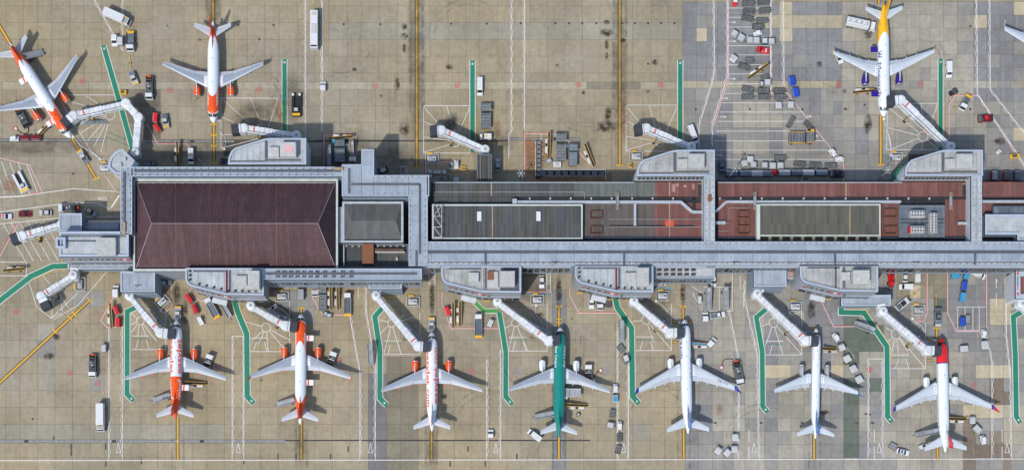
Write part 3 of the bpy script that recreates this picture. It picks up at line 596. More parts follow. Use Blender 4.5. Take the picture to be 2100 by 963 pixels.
MB().prism(il, hz - 1.3, hz - .8, bottom=False).build('box_gutter', 'gutter', hall)
def on_slope(f, side):   # f 0..1 along, point at eave and at ridge
    pass
mb = MB(); n = 58
for side in (0, 1):
    ea, eb = (Vector(Ev[0]), Vector(Ev[1])) if side == 0 else (Vector(Ev[3]), Vector(Ev[2]))
    for i in range(1, n):
        e = ea.lerp(eb, i / n); x = e.x
        t = 1.
        if x < Rv[0][0]: t = (x - ea.x) / (Rv[0][0] - ea.x)
        elif x > Rv[1][0]: t = (eb.x - x) / (eb.x - Rv[1][0])
        top = Vector((x, e.y + (Rv[0][1] - e.y) * t, e.z + (rz - e.z) * t)); w = .05
        mb.add([(x - w, e.y, e.z), (x + w, e.y, e.z), (x + w, top.y, top.z), (x - w, top.y, top.z)] + [(x - w * .6, e.y, e.z + .09), (x + w * .6, e.y, e.z + .09), (x + w * .6, top.y, top.z + .09), (x - w * .6, top.y, top.z + .09)], [(4, 5, 6, 7), (0, 4, 7, 3), (1, 2, 6, 5), (0, 1, 5, 4)])
mb.build('roof_seams', 'seam', hall, kind='stuff')
for a, b in ((Rv[0], Rv[1]), (Ev[3], Rv[0]), (Ev[0], Rv[0]), (Ev[2], Rv[1]), (Ev[1], Rv[1])):
    a, b = Vector(a) + Vector((0, 0, .1)), Vector(b) + Vector((0, 0, .1)); MB().tube(a, b, .06, n=6).build('ridge_capping', 'white_line', hall)
for px in (361, 430.5, 492.5, 567.5):
    for ya, za, yb in ((373, hz - .35, 458), (548, hz - .35, 458)):
        a = L(hall, px, ya, za); b = L(hall, px, yb, rz); MB().tube((a[0], a[1], za + .1), (b[0], b[1], rz + .1), .05, n=5).build('roof_conductor', 'orange_line', hall)
for y in (374.5, 544.5):
    zz = hz - .1; MB().obox(L(hall, 281, y, zz), L(hall, 686, y, zz), .1, zz, zz + .1).build('fall_rail', 'white_line', hall)
    posts(hall, [(285 + 15 * i, y + (2 if y < 400 else -2)) for i in range(27)], zz, .12, .35, 'white_line', 'rail_brackets')

# --- north and west corridor round the hall
nc = block('corridor_building', 'pale blue grey flat roofed corridor wrapping the west and north sides of the maroon hall', [(247, 342), (702, 342), (702, 362), (271, 362), (271, 480), (247, 480)], HC, 5, 'wall_blue', None, 'corr_rim', .35)
panels(nc, 272, 344, 701, 361, HC - .3, 12); panels(nc, 249, 344, 270, 479, HC - .3, 6, vert=True)
rline(nc, 'roof_walkway', [(275, 350), (700, 350)], 4.5, HC, 'walkway'); rline(nc, 'roof_walkway', [(255, 352), (255, 465)], 4.5, HC, 'walkway'); rbox(nc, 'walkway_steps', 252, 455, 257, 480, HC - .3, HC + .5, 'gold_line')
posts(nc, [(262 + 15 * i, y) for i in range(29) for y in (345.5, 358)] + [(x, 370 + 13 * i) for i in range(8) for x in (250, 267)], HC)
# --- corridor block between the halls
mc = block('corridor_building', 'pale stepped corridor roof looping round the small dark hipped hall', [(701, 337), (741, 337), (741, 306), (767, 306), (767, 359), (880, 359), (880, 402), (877, 402), (877, 545), (838, 545), (838, 402), (701, 402)], HC + .2, 4, 'wall_blue', None, 'corr_rim', .35)
panels(mc, 702.5, 339, 741.2, 400, HC, 2); panels(mc, 741.4, 308, 766.4, 400, HC, 3, vert=True); panels(mc, 766.6, 361, 838, 400, HC, 3); panels(mc, 838.3, 361, 876, 543, HC, 6, vert=True)
rline(mc, 'roof_walkway', [(716, 345), (716, 396)], 4, HC + .25, 'walkway'); rline(mc, 'roof_walkway', [(720, 377.5), (861, 377.5), (861, 520)], 4, HC + .25, 'walkway'); rline(mc, 'roof_walkway', [(854, 514), (854, 545)], 4, HC + .25, 'walkway')
posts(mc, [(775 + 14 * i, y) for i in range(7) for y in (362, 397)] + [(x, 410 + 13 * i) for i in range(10) for x in (841, 872)], HC + .2)
rbox(mc, 'walkway_steps', 685, 343, 704, 348, HC - .2, HC + .6, 'gold_line')
# --- small dark hall
sh = block('hipped_hall', 'small hall with dark slate hipped roof inside the pale corridor loop', rect(702, 413, 827, 497), 13.5, 0, 'wall_grey', None, 'fascia_grey', .7)
e = [L(sh, x, y, 13.3) for x, y in ((706, 490), (823, 490), (823, 416), (706, 416))]; r_ = [L(sh, 721, 452.5, 14.8), L(sh, 812, 452.5, 14.8)]
e = [(x, y, 13.2) for x, y in e]; r_ = [(x, y, 14.8) for x, y in r_]
MB().quad(e[0], e[1], r_[1], r_[0]).build('south_roof_slope', 'slate_roof', sh); MB().quad(e[2], e[3], r_[0], r_[1]).build('north_roof_slope', 'slate_roof', sh); MB().quad(e[3], e[0], r_[0]).build('west_roof_hip', 'slate_roof', sh); MB().quad(e[1], e[2], r_[1]).build('east_roof_hip', 'slate_roof', sh)
for a, b in ((r_[0], r_[1]), (e[3], r_[0]), (e[0], r_[0]), (e[2], r_[1]), (e[1], r_[1])): MB().tube(Vector(a) + Vector((0, 0, .04)), Vector(b) + Vector((0, 0, .04)), .08, n=5).build('ridge_capping', 'seam_grey', sh)
seams_small = MB()
for i in range(1, 14):
    for (ya, za, yb) in ((489, 13.25, 454), (417, 13.25, 451)):
        a = L(sh, 722 + i * 6.5, ya, za); b = L(sh, 722 + i * 6.5, yb, 14.75); seams_small.tube((a[0], a[1], za + .03), (b[0], b[1], 14.8), .05, n=4)
seams_small.build('roof_seams', 'seam_grey', sh, kind='stuff')
lowr = block('low_plant_building', 'low dark flat roof with rusty brown plant housing south of the small hipped hall', rect(693, 500, 838, 548), 11, 0, 'wall_grey', 'dark_roof', 'rim_dark', .5)
rbox(lowr, 'plant_housing', 743, 499, 766, 540, 10.5, 13, 'rust_solid'); rbox(lowr, 'pipe_duct', 766, 509, 828, 514, 10.5, 12, 'brown_strip'); rbox(lowr, 'pipe_duct', 768, 515, 830, 517, 10.5, 12, 'white_line'); rbox(lowr, 'roof_hatch', 812, 527, 816, 533, 10.5, 11.4, 'plant_pale'); rbox(lowr, 'plant_housing', 704, 503, 706, 545, 10.5, 12, 'fascia_grey')
rbox(lowr, 'link_roof', 693, 424, 702, 497, 10.5, 12.5, 'duct')
for i in range(10): rbox(lowr, 'roof_vent', 708 + i * 13, 503, 712 + i * 13, 505, 10.5, 11.2, 'white_line')
# --- south corridor below the hall
sc_ = block('corridor_building', 'narrow pale roof corridor with paired round vents below the maroon hall', rect(541, 550, 865, 573), HC, 5, 'wall_blue', None, 'corr_rim', .35)
panels(sc_, 543, 552, 864, 572, HC - .3, 9); rline(sc_, 'roof_walkway', [(545, 560.5), (855, 560.5)], 4, HC, 'walkway')
for i in range(11):
    for y in (557, 567):
        for dx in (0, 4.6):
            a = L(sc_, 567 + 13.4 * i * (1 if i < 7 else 1.35) - (0 if i < 7 else 30) + dx, y, HC); MB().lathe([(HC - .3, .3), (HC + .35, .3), (HC + .4, .2)], 8, (a[0], a[1], 0)).build('roof_vent', 'rim_dark', sc_)
panes(sc_, L(sc_, 545, 573, HC), L(sc_, 860, 573, HC), 9, 12, 26)
# --- long south corridor on the pier
lc = block('corridor_building', 'very long pale roofed corridor running east along the south side of the pier', rect(846, 495, 2130, 545), HC, 5.5, 'wall_blue', None, 'corr_rim', .4)
panels(lc, 848, 497, 2128, 513, HC - .3, 35); panels(lc, 848, 519, 2128, 537, HC - .3, 35); panels(lc, 848, 538, 2128, 544, HC - .35, 35, 'deck_pale')
rline(lc, 'roof_walkway', [(850, 516), (2128, 516)], 4.4, HC - .25, 'walkway')
for x in (995.5, 1280, 1712.5, 2000): rline(lc, 'roof_walkway', [(x, 518), (x, 543)], 4, HC + .02, 'walkway')
posts(lc, [(880 + 12.6 * i, 499) for i in range(98)] + [(862 + 12.6 * i, 539.5) for i in range(100)], HC)
for x0, x1 in ((876, 903), (1072, 1172), (1345, 1448), (1467, 1640), (1803, 2130)):
    rbox(lc, 'canopy_strip', x0, 543, x1, 547, HC - 1.4, HC - .6, 'wall_white'); panes(lc, L(lc, x0, 545, HC), L(lc, x1, 545, HC), 8, 13, max(2, int((x1 - x0) / 12)))
# --- pier: dark roof in the west, red in the east
pier = empty('pier_building', P(1490, 430, 0)); tag(pier, 'long low pier with dark grey and brick red sheet roofs, ducts and gutter', 'building')
q = [L(pier, x, y, HP) for x, y in rect(884, 372, 2130, 500)]
MB().prism([(x, y) for x, y in q], 0, HP - .3, cap=False).build('wall', 'wall_grey', pier); MB().prism(q, HP - 1.2, HP - .55, bottom=False).build('box_gutter', 'gutter', pier)
def sheet(x0, y0, x1, y1, m, h=HP, pitch=7.2, name='roof_sheeting', sm='seam'):
    rbox(pier, name, x0, y0, x1, y1, h - .5, h, m)
    mb = MB()
    for i in range(1, int((x1 - x0) / pitch)):
        a = L(pier, x0 + i * pitch, y1 - .5, h); b = L(pier, x0 + i * pitch, y0 + .5, h); mb.box(a[0] - .04, a[0] + .04, a[1], b[1], h - .1, h + .07)
    mb.build('roof_seams', sm, pier, kind='stuff')
sheet(888, 373, 1177, 403, 'dark_roof', sm='seam_grey'); sheet(1177, 373, 1343, 403, 'green_roof', sm='seam_grey'); sheet(1343, 373, 1446, 403, 'red_roof'); sheet(1471, 373, 1990, 403, 'red_roof'); sheet(2016, 373, 2130, 403, 'red_roof')
sheet(888, 403.5, 1050, 416, 'dark_roof', HP - .3, sm='seam_grey'); sheet(1196, 416, 1343, 486, 'brown_roof', HP - .3, sm='seam_grey'); sheet(1343, 416, 1444, 486, 'red_roof', HP - .3); sheet(1473, 408, 1551, 486, 'red_roof', HP - .3); sheet(1807, 405, 1845, 484, 'red_roof', HP - .3); sheet(1938, 404, 1991, 484, 'red_roof', HP - .3); sheet(2014, 412, 2130, 440, 'red_roof', HP - .3)
for x in (1007.5, 1373, 1735): rline(pier, 'movement_joint', [(x, 373), (x, 402)], 2.4, HP + .05, 'gold_line')
rline(pier, 'movement_joint', [(1373, 417), (1373, 485)], 2.0, HP - .2, 'gold_line')
for x0, x1 in ((888, 1300), (1471, 1850)): rline(pier, 'roof_edge_trim', [(x0, 374), (x1, 374)], 1.5, HP + .06, 'fascia_grey')
rline(pier, 'fall_rail', [(892, 393.5), (1199, 393.5), (1199, 408)], .5, HP + .35, 'white_line', .05)
mb = MB()
for i in range(30): a = L(pier, 893 + i * 10.4, 393.5, HP); mb.box(a[0] - .06, a[0] + .06, a[1] - .06, a[1] + .06, HP - .1, HP + .4)
mb.build('rail_posts', 'white_line', pier, kind='stuff')
def duct(pts, w=5.5, h=HP + 1.0, m='duct'):
    mb = MB()
    for i, (a, b) in enumerate(zip(pts[:-1], pts[1:])): mb.obox(L(pier, *a, h), L(pier, *b, h), w / 12, h - .9 - .01 * i, h - .01 * i, .06)
    o = mb.build('roof_duct', m, pier); mj = MB()
    for a, b in zip(pts[:-1], pts[1:]):
        A = Vector(L(pier, *a, h)); B = Vector(L(pier, *b, h)); Ln = (B - A).length; d = (B - A).normalized(); k = 1.5
        while k < Ln: mj.obox(A + d * (k - .05), A + d * (k + .05), w / 12 + .04, h - .5, h + .04); k += 3
    if mj.v: mj.build('duct_flange', 'bridge_grey', o, kind='stuff')
rbox(pier, 'duct_housing', 1051, 407, 1060, 417, HP - .6, HP + 1.6, 'duct')
duct([(1058, 413.5), (1397, 413.5), (1420, 434), (1446, 434)]); duct([(1302.5, 415), (1302.5, 462)], 5); duct([(1467, 434), (1490, 413), (1848, 413)], 5); duct([(1467, 456), (1488, 456)], 6); duct([(2014, 412.5), (2130, 412.5)], 5); duct([(1965, 457), (1992, 457)], 5)
rline(pier, 'shaded_gutter', [(1075, 407), (1423, 407), (1423, 432)], 5, HP + .1, 'gutter'); rline(pier, 'shaded_gutter', [(1470, 406), (1990, 406)], 5, HP + .1, 'gutter')  # near-black strips paint the shade lying in the gutter
for x in list(range(1085, 1400, 42)) + list(range(1475, 1990, 43)): rbox(pier, 'roof_light', x, 404.5, x + 3, 408.5, HP, HP + .7, 'white_line')
def step_over(x):
    g = rbox(pier, 'step_over', x + 1, 402, x + 5, 421, HP + 1.1, HP + 1.3, 'steel')
    for k in range(5):
        for ya, yb in ((401 - 2 * k, 403 - 2 * k), (420 + 2 * k, 422 + 2 * k)): z = HP + 1.1 - .22 * k; rbox(pier, 'step_tread', x + .6, min(ya, yb), x + 5.4, max(ya, yb) - .7, z, z + .08, 'gold_line')
    for dx in (.3, 5.7): rline(pier, 'step_rail', [(x + dx, 394), (x + dx, 430)], .6, HP + 1.9, 'steel', .05)
for x in (1263, 1545, 1947): step_over(x)
for x0, y0, x1, y1 in ((1210, 434, 1234, 449), (1210, 465, 1234, 480), (1512, 434, 1536, 448), (1512, 449, 1536, 464), (1512, 465, 1536, 480), (1812, 430, 1837, 446), (1812, 465, 1837, 480)):
    mb = MB()
    for a, b in zip(rect(x0, y0, x1, y1), rect(x0, y0, x1, y1)[1:] + [(x0, y0)]): mb.obox(L(pier, *a, HP), L(pier, *b, HP), .07, HP + .1, HP + .8)
    mb.build('guard_frame', 'rust_solid', pier)
for y in (449, 465): rline(pier, 'fall_rail', [(1250, y), (1442, y)], .5, HP + .2, 'white_line', .05); rline(pier, 'fall_rail', [(1473, 457 + (y - 449)), (1495, 457 + (y - 449))], .5, HP + .2, 'white_line', .05)
rline(pier, 'fall_rail', [(1495, 449), (1495, 426), (1533, 426)], .5, HP + .2, 'white_line', .05)
rbox(pier, 'new_sheeting', 1364, 451, 1382, 464, HP - .3, HP - .17, 'redpatch'); rbox(pier, 'felt_strip', 1250, 461, 1422, 464, HP - .3, HP - .2, 'gutter')
for x0, y0, x1, y1 in ((1378, 378, 1385, 393), (1385, 376, 1392, 382), (1402, 379, 1408, 384), (1420, 377, 1424, 388)): rbox(pier, 'roof_patch', x0, y0, x1, y1, HP, HP + .03, 'pinkpatch')
for x0, x1 in ((1432, 1442), (1974, 1984)): rbox(pier, 'roof_opening', x0, 378, x1, 402, HP, HP + .04, 'gutter'); rline(pier, 'opening_kerb', [(x0, 377), (x1, 377), (x1, 402)], 1.5, HP + .3, 'gold_line')
rbox(pier, 'shaded_gap', 888, 487, 2130, 494, HP - 2, HP - 1.1, 'gutter'); rline(pier, 'gap_rail', [(1197, 487), (1445, 487)], 1.2, HP, 'fascia_grey'); rline(pier, 'gap_rail', [(1473, 487), (1552, 487)], 1.2, HP, 'fascia_grey'); rline(pier, 'gap_rail', [(1807, 487), (1992, 487)], 1.2, HP, 'fascia_grey')  # black strip paints the deep shadow in the gap before the corridor
# raised roof boxes on the pier
b1 = block('roof_penthouse', 'dark flat roofed penthouse with two white skylights and a scaffold on the pier', rect(886, 418.5, 1195, 490), 14.6, HP - 1, 'wall_grey', 'dark_roof', 'fascia', .5, .3)
def seams(root, x0, x1, y0, y1, h, pitch=8.2):
    mb = MB()
    for i in range(1, int((x1 - x0) / pitch)):
        a = L(root, x0 + i * pitch, y1, h); b = L(root, x0 + i * pitch, y0, h); mb.box(a[0] - .04, a[0] + .04, a[1], b[1], h - .3, h)
    mb.build('roof_seams', 'seam_grey', root, kind='stuff')
seams(b1, 910, 1190, 422, 487, 14.4)
for x in (983, 1104.5): rbox(b1, 'skylight', x - 4.5, 433, x + 4.5, 452, 14.2, 15, 'white', .1)
rline(b1, 'movement_joint', [(1010, 422), (1010, 487)], 2, 14.4, 'gold_line')
sc2 = empty('scaffold', (*P(897, 455, 0)[:2], 12)); tag(sc2, 'white tube scaffold standing on the west end of the dark penthouse roof', 'scaffold')
for (x0, y0), (x1, y1) in (((889, 420), (889, 487)), ((906, 420), (906, 487)), ((889, 421), (906, 421)), ((889, 443), (906, 443)), ((889, 465), (906, 465)), ((889, 486), (906, 486)), ((889, 443), (906, 465)), ((906, 421), (889, 443)), ((906, 486), (889, 465)), ((895, 421), (902, 443))):
    a = P(x0, y0, 16.2); b = P(x1, y1, 16.2); MB().tube((a.x - sc2.location.x, a.y - sc2.location.y, 4.2), (b.x - sc2.location.x, b.y - sc2.location.y, 4.2), .11, n=6).build('scaffold_tube', 'white_line', sc2)
for x in (889, 906):
    for y in (421, 443, 465, 486): a = P(x, y, 16.2); MB().tube((a.x - sc2.location.x, a.y - sc2.location.y, 2.2), (a.x - sc2.location.x, a.y - sc2.location.y, 4.4), .09, n=6).build('upright', 'white_line', sc2)
b2 = block('roof_penthouse', 'olive grey flat roofed penthouse with a white west parapet in mid pier', rect(1552, 418, 1806, 484), 14.6, HP - 1, 'wall_grey', 'olive_roof', 'fascia', .45, .3)
seams(b2, 1562, 1803, 422, 482, 14.4); rbox(b2, 'parapet', 1552, 419, 1559, 492, 13, 14.9, 'fascia'); rline(b2, 'movement_joint', [(1743, 422), (1743, 482)], 2, 14.4, 'gold_line')
rbox(b2, 'lower_roof', 1560, 485, 1806, 494, 12, 13.2, 'brown_strip')
for i in range(11): rbox(b2, 'rooflight', 1576 + 22.4 * i, 484.5, 1582 + 22.4 * i, 493, 13, 13.5, 'lemon')
b3 = block('roof_penthouse', 'pale flat roofed penthouse with glazed lean-to at the right edge of the pier', [(2020, 439), (2130, 439), (2130, 494), (2086, 494), (2086, 481), (2020, 481)], 15.6, HP - 1, 'wall_blue', 'deck_pale', 'corr_rim', .9)
rbox(b3, 'lean_to', 2037, 422, 2130, 439, HP, 14.4, 'rim_dark')
for i in range(9): rbox(b3, 'glazing_pane', 2038.5 + i * 10, 423, 2047.5 + i * 10, 438, 14.2, 14.55, 'slate')
# bridges over the pier
for lab, x0, x1, rust in (('pale link bridge with a rust stain crossing the red pier roof', 1444, 1466, True), ('pale link bridge crossing the pier beside the rooftop chillers', 1992, 2014, False)):
    br = block('link_bridge', lab, rect(x0, 361, x1, 496), HC + .3, HP - 1, 'wall_white', None, 'corr_rim', .3, cat='bridge')
    panels(br, x0 + 1.5, 363, x1 - 1.5, 494, HC, 6, 'deck_pale', True); rline(br, 'roof_walkway', [((x0 + x1) / 2, 365), ((x0 + x1) / 2, 494)], 4, HC + .2, 'grey_v'); posts(br, [(x, 370 + 13 * i) for i in range(10) for x in (x0 + 4, x1 - 4)], HC)
    if rust: rbox(br, 'rusty_plant', x0 + 8, 399, x0 + 15, 412, HC, HC + .7, 'rust_solid')
# chillers
ch = empty('chiller_platform', (*P(1891, 453, 0)[:2], HP)); tag(ch, 'steel grating platform on the red roof carrying the three rooftop chillers', 'platform')
def cl(x, y, h): p = P(x, y, h); return p.x - ch.location.x, p.y - ch.location.y
a = cl(1845, 486, 13.6); b = cl(1938, 420, 13.6); MB().box(a[0], b[0], a[1], b[1], -.3, 1.0).build('grating', 'slate', ch)
for i in range(8): p = cl(1846 + i * 13, 486, 14.4); q2 = cl(1846 + i * 13, 421, 14.4); MB().tube((p[0], p[1], 1.2), (q2[0], q2[1], 1.2), .07, n=5).build('handrail', 'steel', ch)
for y in (422, 449, 456, 484): p = cl(1846, y, 14.2); q2 = cl(1937, y, 14.2); MB().tube((p[0], p[1], 1.25), (q2[0], q2[1], 1.25), .1, n=5).build('pipe', 'black' if y in (449, 456) else 'steel', ch)
for lab, x0, y0, x1, y1, nx, ny in (('white chiller with two rows of five fans at the north of the roof platform', 1869, 430, 1898, 444, 5, 2), ('white chiller with red west end and two rows of five fans', 1869, 462, 1898, 475.5, 5, 2), ('white chiller standing lengthwise with two columns of seven fans', 1909, 435, 1923.5, 475.5, 2, 7)):
    z = 16.2; c = P((x0 + x1) / 2, (y0 + y1) / 2, z); u = empty('chiller', (c.x, c.y, HP + 1.0)); tag(u, lab, 'chiller', 'rooftop chillers')
    a = P(x0, y1, z) - c; b = P(x1, y0, z) - c; MB().box(a.x, b.x, a.y, b.y, 0, 2.2, .08).build('casing', 'offwhite', u)
    if 'red' in lab: MB().box(a.x - .4, a.x - .02, a.y + .1, b.y - .1, .2, 2.0).build('end_panel', 'red', u)
    for i in range(nx):
        for j in range(ny):
            fx, fy = a.x + (b.x - a.x) * (i + .5) / nx, a.y + (b.y - a.y) * (j + .5) / ny; rr = min((b.x - a.x) / nx, (b.y - a.y) / ny) * .42
            f = MB().lathe([(2.2, rr), (2.38, rr), (2.38, rr * .86), (2.26, rr * .84)], 14, (fx, fy, 0)).build('fan_ring', 'fan', u); MB().lathe([(2.27, rr * .3), (2.32, rr * .25)], 8, (fx, fy, 0)).build('fan_hub', 'black', f)
            mb = MB()
            for k in range(5): t = 2 * math.pi * k / 5; mb.obox((fx + rr * .25 * math.cos(t), fy + rr * .25 * math.sin(t)), (fx + rr * .8 * math.cos(t), fy + rr * .8 * math.sin(t)), rr * .16, 2.27, 2.30)
            mb.build('fan_blades', 'darkgrey', f, kind='stuff')

# --- gate buildings
def gate(label, poly, ph1, ph2, north=False, deck='deck_pale', z0=4.6, wall='wall_grey', dark_strips=(), vents=(), emblem=None, slash=(), canopy=None, win=True):
    g = block('gate_building', label, poly, HG, z0, wall, deck, 'corr_rim', .62, .5)
    q = ccw(W2(poly, HG)); q = [(x - g.location.x, y - g.location.y) for x, y in q]
    MB().prism(inset(q, 2.2), 0, z0 + .1, cap=False).build('ground_storey', 'rim_dark', g)
    x0 = min(p[0] for p in poly); x1 = max(p[0] for p in poly); y0 = min(p[1] for p in poly); y1 = max(p[1] for p in poly)
    dz = HG - .45
    for a in dark_strips: rbox(g, 'roof_walkway', *a, dz - .1, dz + .12, 'walkway')
    mb_n = 0
    for (a, b, c, d), hh, m in ph1: o = rbox(g, 'plant_room', a, b, c, d, dz - .2, HG + hh, m, .06); rbox(g, 'plant_room_rim', a + 1, b + 1, c - 1, d - 1, HG + hh, HG + hh + .08, 'plant_pale')
    for x, y in vents:
        p = L(g, x, y, HG + .1); MB().lathe([(dz - .1, .38), (HG + .15, .38), (HG + .3, .2)], 8, (p[0], p[1], 0)).build('roof_vent', 'iron', g)
    n = int((x1 - x0) / 13)
    mbj = MB()
    for i in range(1, n):
        xx = x0 + (x1 - x0) * i / n
        ys = [y0 + 3, y1 - 3]
        if not north and xx < x0 + 84: ys[1] = y0 + 30 + (xx - x0) * .27
        if north and xx < x0 + 75: ys[0] = y1 - 22 - (xx - x0) * .33
        mbj.obox(L(g, xx, ys[0], dz), L(g, xx, ys[1], dz), .045, dz - .15, dz + .035)
    mbj.build('deck_joints', 'deck_dark', g, kind='stuff')
    for (a, b), (c, d) in slash: rline(g, 'red_flash', [(a, b), (c, d)], 2.2, 6, 'red') if False else None
    g['_q'] = 0; del g['_q']
    return g, q
def south_wall(g, pts, zt=HG - 1.2, zb=4.6, glyphs=True, emb=True, n=16):
    """windows, lettering strokes, emblem and canopy on the south facade; pts photo pixels at roof level"""
    for k, (a, b) in enumerate(zip(pts[:-1], pts[1:])):
        A = Vector(L(g, *a, HG)); B = Vector(L(g, *b, HG)); d = (B - A).normalized(); nn = Vector((d.y, -d.x)); Ln = (B - A).length
        panes(g, A, B, zb + .6, zb + 3.2, max(2, int(Ln / 2.4)), fill=.82); MB().obox(A + nn * .08, B + nn * .08, .06, zb + 5.4, zb + 5.7).build('string_course', 'corr_rim', g)
        if k == 0 and glyphs:
            t = Ln * .22; 
            for w in (.9, .5, 1.2, .9, .6, 1.1, .8):
                s = A + d * t + nn * .12; MB().obox(s, s + d * w, .04, zb + 8.2, zb + 9.4).build('wall_lettering', 'text_dark', g); t += w + 1.0
            s = A + d * Ln * .93 + nn * .12; z = zb + 8.8
            if emb:
                for dx, m in ((-1.2, 'acred'), (0, 'white'), (1.2, 'acred')):
                    c = s + d * dx; MB().obox(c - d * .55, c + d * .55, .05, z - .7, z + .7).build('emblem', m, g)
            s = A + d * Ln * .10 + nn * .12; v0, v1 = s - d * .9, s + d * .5
            MB().add([(v0.x, v0.y, zb + 6.4), (v0.x + d.x * .5, v0.y + d.y * .5, zb + 6.4), (v1.x + d.x * .5, v1.y + d.y * .5, zb + 9.8), (v1.x, v1.y, zb + 9.8)], [(0, 1, 2, 3)]).build('red_flash', 'red', g)
            s = A + d * Ln * .42; e2 = A + d * Ln * .85; MB().obox(s + nn * .9, e2 + nn * .9, .85, zb + .1, zb + .45).build('door_canopy', 'wall_white', g)
def south_gate(label, x, y, deck='deck_pale', extra=(), vents=False, wall='wall_grey', n1=True, w=161, ph=None):
    poly = [(x, y), (x, y + 22), (x + 2.5, y + 30), (x + 6, y + 34), (x + 12, y + 38), (x + 84, y + 55), (x + w, y + 56), (x + w, y)]
    ph = ph or [((103, 15, 126, 35), .7, 'plant_pale'), ((128, 5, 152, 42), 3.2, 'plant_pale')]
    ph = [((a + x, b + y, c + x, d + y), h, m) for (a, b, c, d), h, m in ph]
    vs = [(x + 9, y + 6 + 9 * i) for i in range(3)] + [(x + 28 + 15 * i, y + 33 + 3.4 * i) for i in range(4)] + [(x + 88 + 14 * i, y + 47) for i in range(5)] if vents else []
    strips = [(x + 16, y + 4, x + 82, y + 8), (x + 89, y + 4, x + 93, y + 48)] + list(extra)
    g, q = gate(label, poly, ph, None, False, deck, dark_strips=strips, vents=vs, wall=wall)
    rbox(g, 'party_rib', x + 83, y + 3, x + 86, y + 53, HG - .8, HG - .1, 'maroon' if vents else 'plant_pale')
    south_wall(g, [(x + 12, y + 38), (x + 84, y + 55), (x + w, y + 56)])
    mb = MB(); rail = [(x + 8, y + 30), (x + 14, y + 34.5), (x + 84, y + 51), (x + w - 6, y + 52)]
    for a, b in zip(rail[:-1], rail[1:]):
        A, B = L(g, *a, HG + .6), L(g, *b, HG + .6); mb.tube((*A, HG + .6), (*B, HG + .6), .05, n=4)
    mb.build('guard_rail', 'rim_dark', g)
    return g
south_gate('pale gate building with dark roof vents and a tall plant room below the maroon hall', 380, 549, vents=True)
gI = south_gate('gate building with weathered roof and a rusty burnt out roof unit beside its plant room', 905, 544, 'deck_warm', [(1026, 547, 1066, 600)], w=164, ph=[((56, 14, 77, 33), .8, 'plant_pale'), ((120, 11, 151, 41), 2.6, 'plant_pale'), ((95, 12, 117, 45), .4, 'plant_pale')])
rbox(gI, 'rusty_roof_unit', 1000, 556, 1012, 573, HG, HG + .9, 'rust_solid')
south_gate('pale gate building with a maroon strip across its roof, beside the white van', 1179, 543, vents=True)
south_gate('gate building with a fretted railed roof next to the red vehicle', 1640, 542, 'deck_warm', [(1712, 545, 1716, 596)], ph=[((85, 15, 104, 32), .6, 'plant_pale'), ((110, 11, 144, 39), 3.0, 'plant_pale')])
def north_gate(label, x, y, deck='deck_pale', red=False, shift=0):
    poly = [(x, y + 54), (x + 2, y + 38), (x + 7, y + 27), (x + 15, y + 20), (x + 74, y + 1.5), (x + 86, y), (x + 161, y), (x + 161, y + 54)]
    ph = [((x + 84 + shift, y + 18, x + 105 + shift, y + 38), .8, 'plant_pale'), ((x + 107 + shift, y + 8, x + 140 + shift, y + 37), 2.4, 'plant_pale')]
    g, q = gate(label, poly, ph, None, True, deck, dark_strips=[(x + 76, y + 6, x + 82, y + 42), (x + 76, y + 43, x + 150, y + 47), (x + 6, y + 46, x + 76, y + 48)], wall='wall_white')
    if red: rbox(g, 'red_dust', x + 116, y + 15, x + 134, y + 30, HG + 2.4, HG + 2.51, 'pinkmark')
    panes(g, L(g, x + 4, y + 54, HG), L(g, x + 158, y + 54, HG), HP + 1, HG - 1.4, 18)
    mb = MB(); rail = [(x + 6, y + 46), (x + 10, y + 30), (x + 18, y + 24), (x + 78, y + 5)]
    for a, b in zip(rail[:-1], rail[1:]):
        A, B = L(g, *a, HG + .6), L(g, *b, HG + .6); mb.tube((*A, HG + .6), (*B, HG + .6), .05, n=4)
    mb.build('guard_rail', 'rim_dark', g)
    return g
north_gate('grey gate building with pinkish red dust on its plant room, north of the hall', 467, 283, 'deck_pale', True, 0)
north_gate('pale gate building at the west link bridge, its east side casting shade on bays', 1305, 307, 'deck_warm')
gE = north_gate('pale gate building at the east link bridge with green glazing on its west side', 1855, 307, 'deck_warm')
for i in range(3): rbox(gE, 'green_glazing', 1838 + i * 5, 340 + (2 - i) * 5, 1842 + i * 5, 364, 4, 8.5 + i * .6, 'greenpaint')
# smaller blocks
def simple(label, x0, y0, x1, y1, h, z0=0, deck='deck_pale', wall='wall_blue', name='annex_building', rim='corr_rim', seamed=True, w=.5):
    g = block(name, label, rect(x0, y0, x1, y1), h, z0, wall, deck, rim, w, .35)
    if seamed:
        mbj = MB(); n = max(2, int((x1 - x0) / 16))
        for i in range(1, n): xx = x0 + (x1 - x0) * i / n; mbj.obox(L(g, xx, y0 + 3, h), L(g, xx, y1 - 3, h), .04, h - .4, h - .22)
        mbj.build('deck_joints', 'bridge_grey', g, kind='stuff')
    return g
simple('square flat roofed stair block at the west tip of the terminal', 121, 437, 168, 473, 12, 0, 'corr_roof'); simple('sunken blue grey link roof between the stair block and the corridor', 169, 452, 246, 473, 9, 0, 'corr_roof', rim='rim_dark')
wb = block('gate_building', 'west gate building with pale deck, square turret and white upstand', rect(121, 474, 264, 526), HG, 4.6, 'wall_grey', 'deck_pale', 'corr_rim', .8, .5)
rbox(wb, 'plant_room', 201, 487, 237, 523, HG - .6, HG + 1.6, 'plant_pale'); rbox(wb, 'roof_walkway', 133, 492, 196, 495, HG - .6, HG - .3, 'walkway'); rbox(wb, 'roof_strip', 130, 477, 262, 486, HG - .6, HG - .35, 'deck_dark')
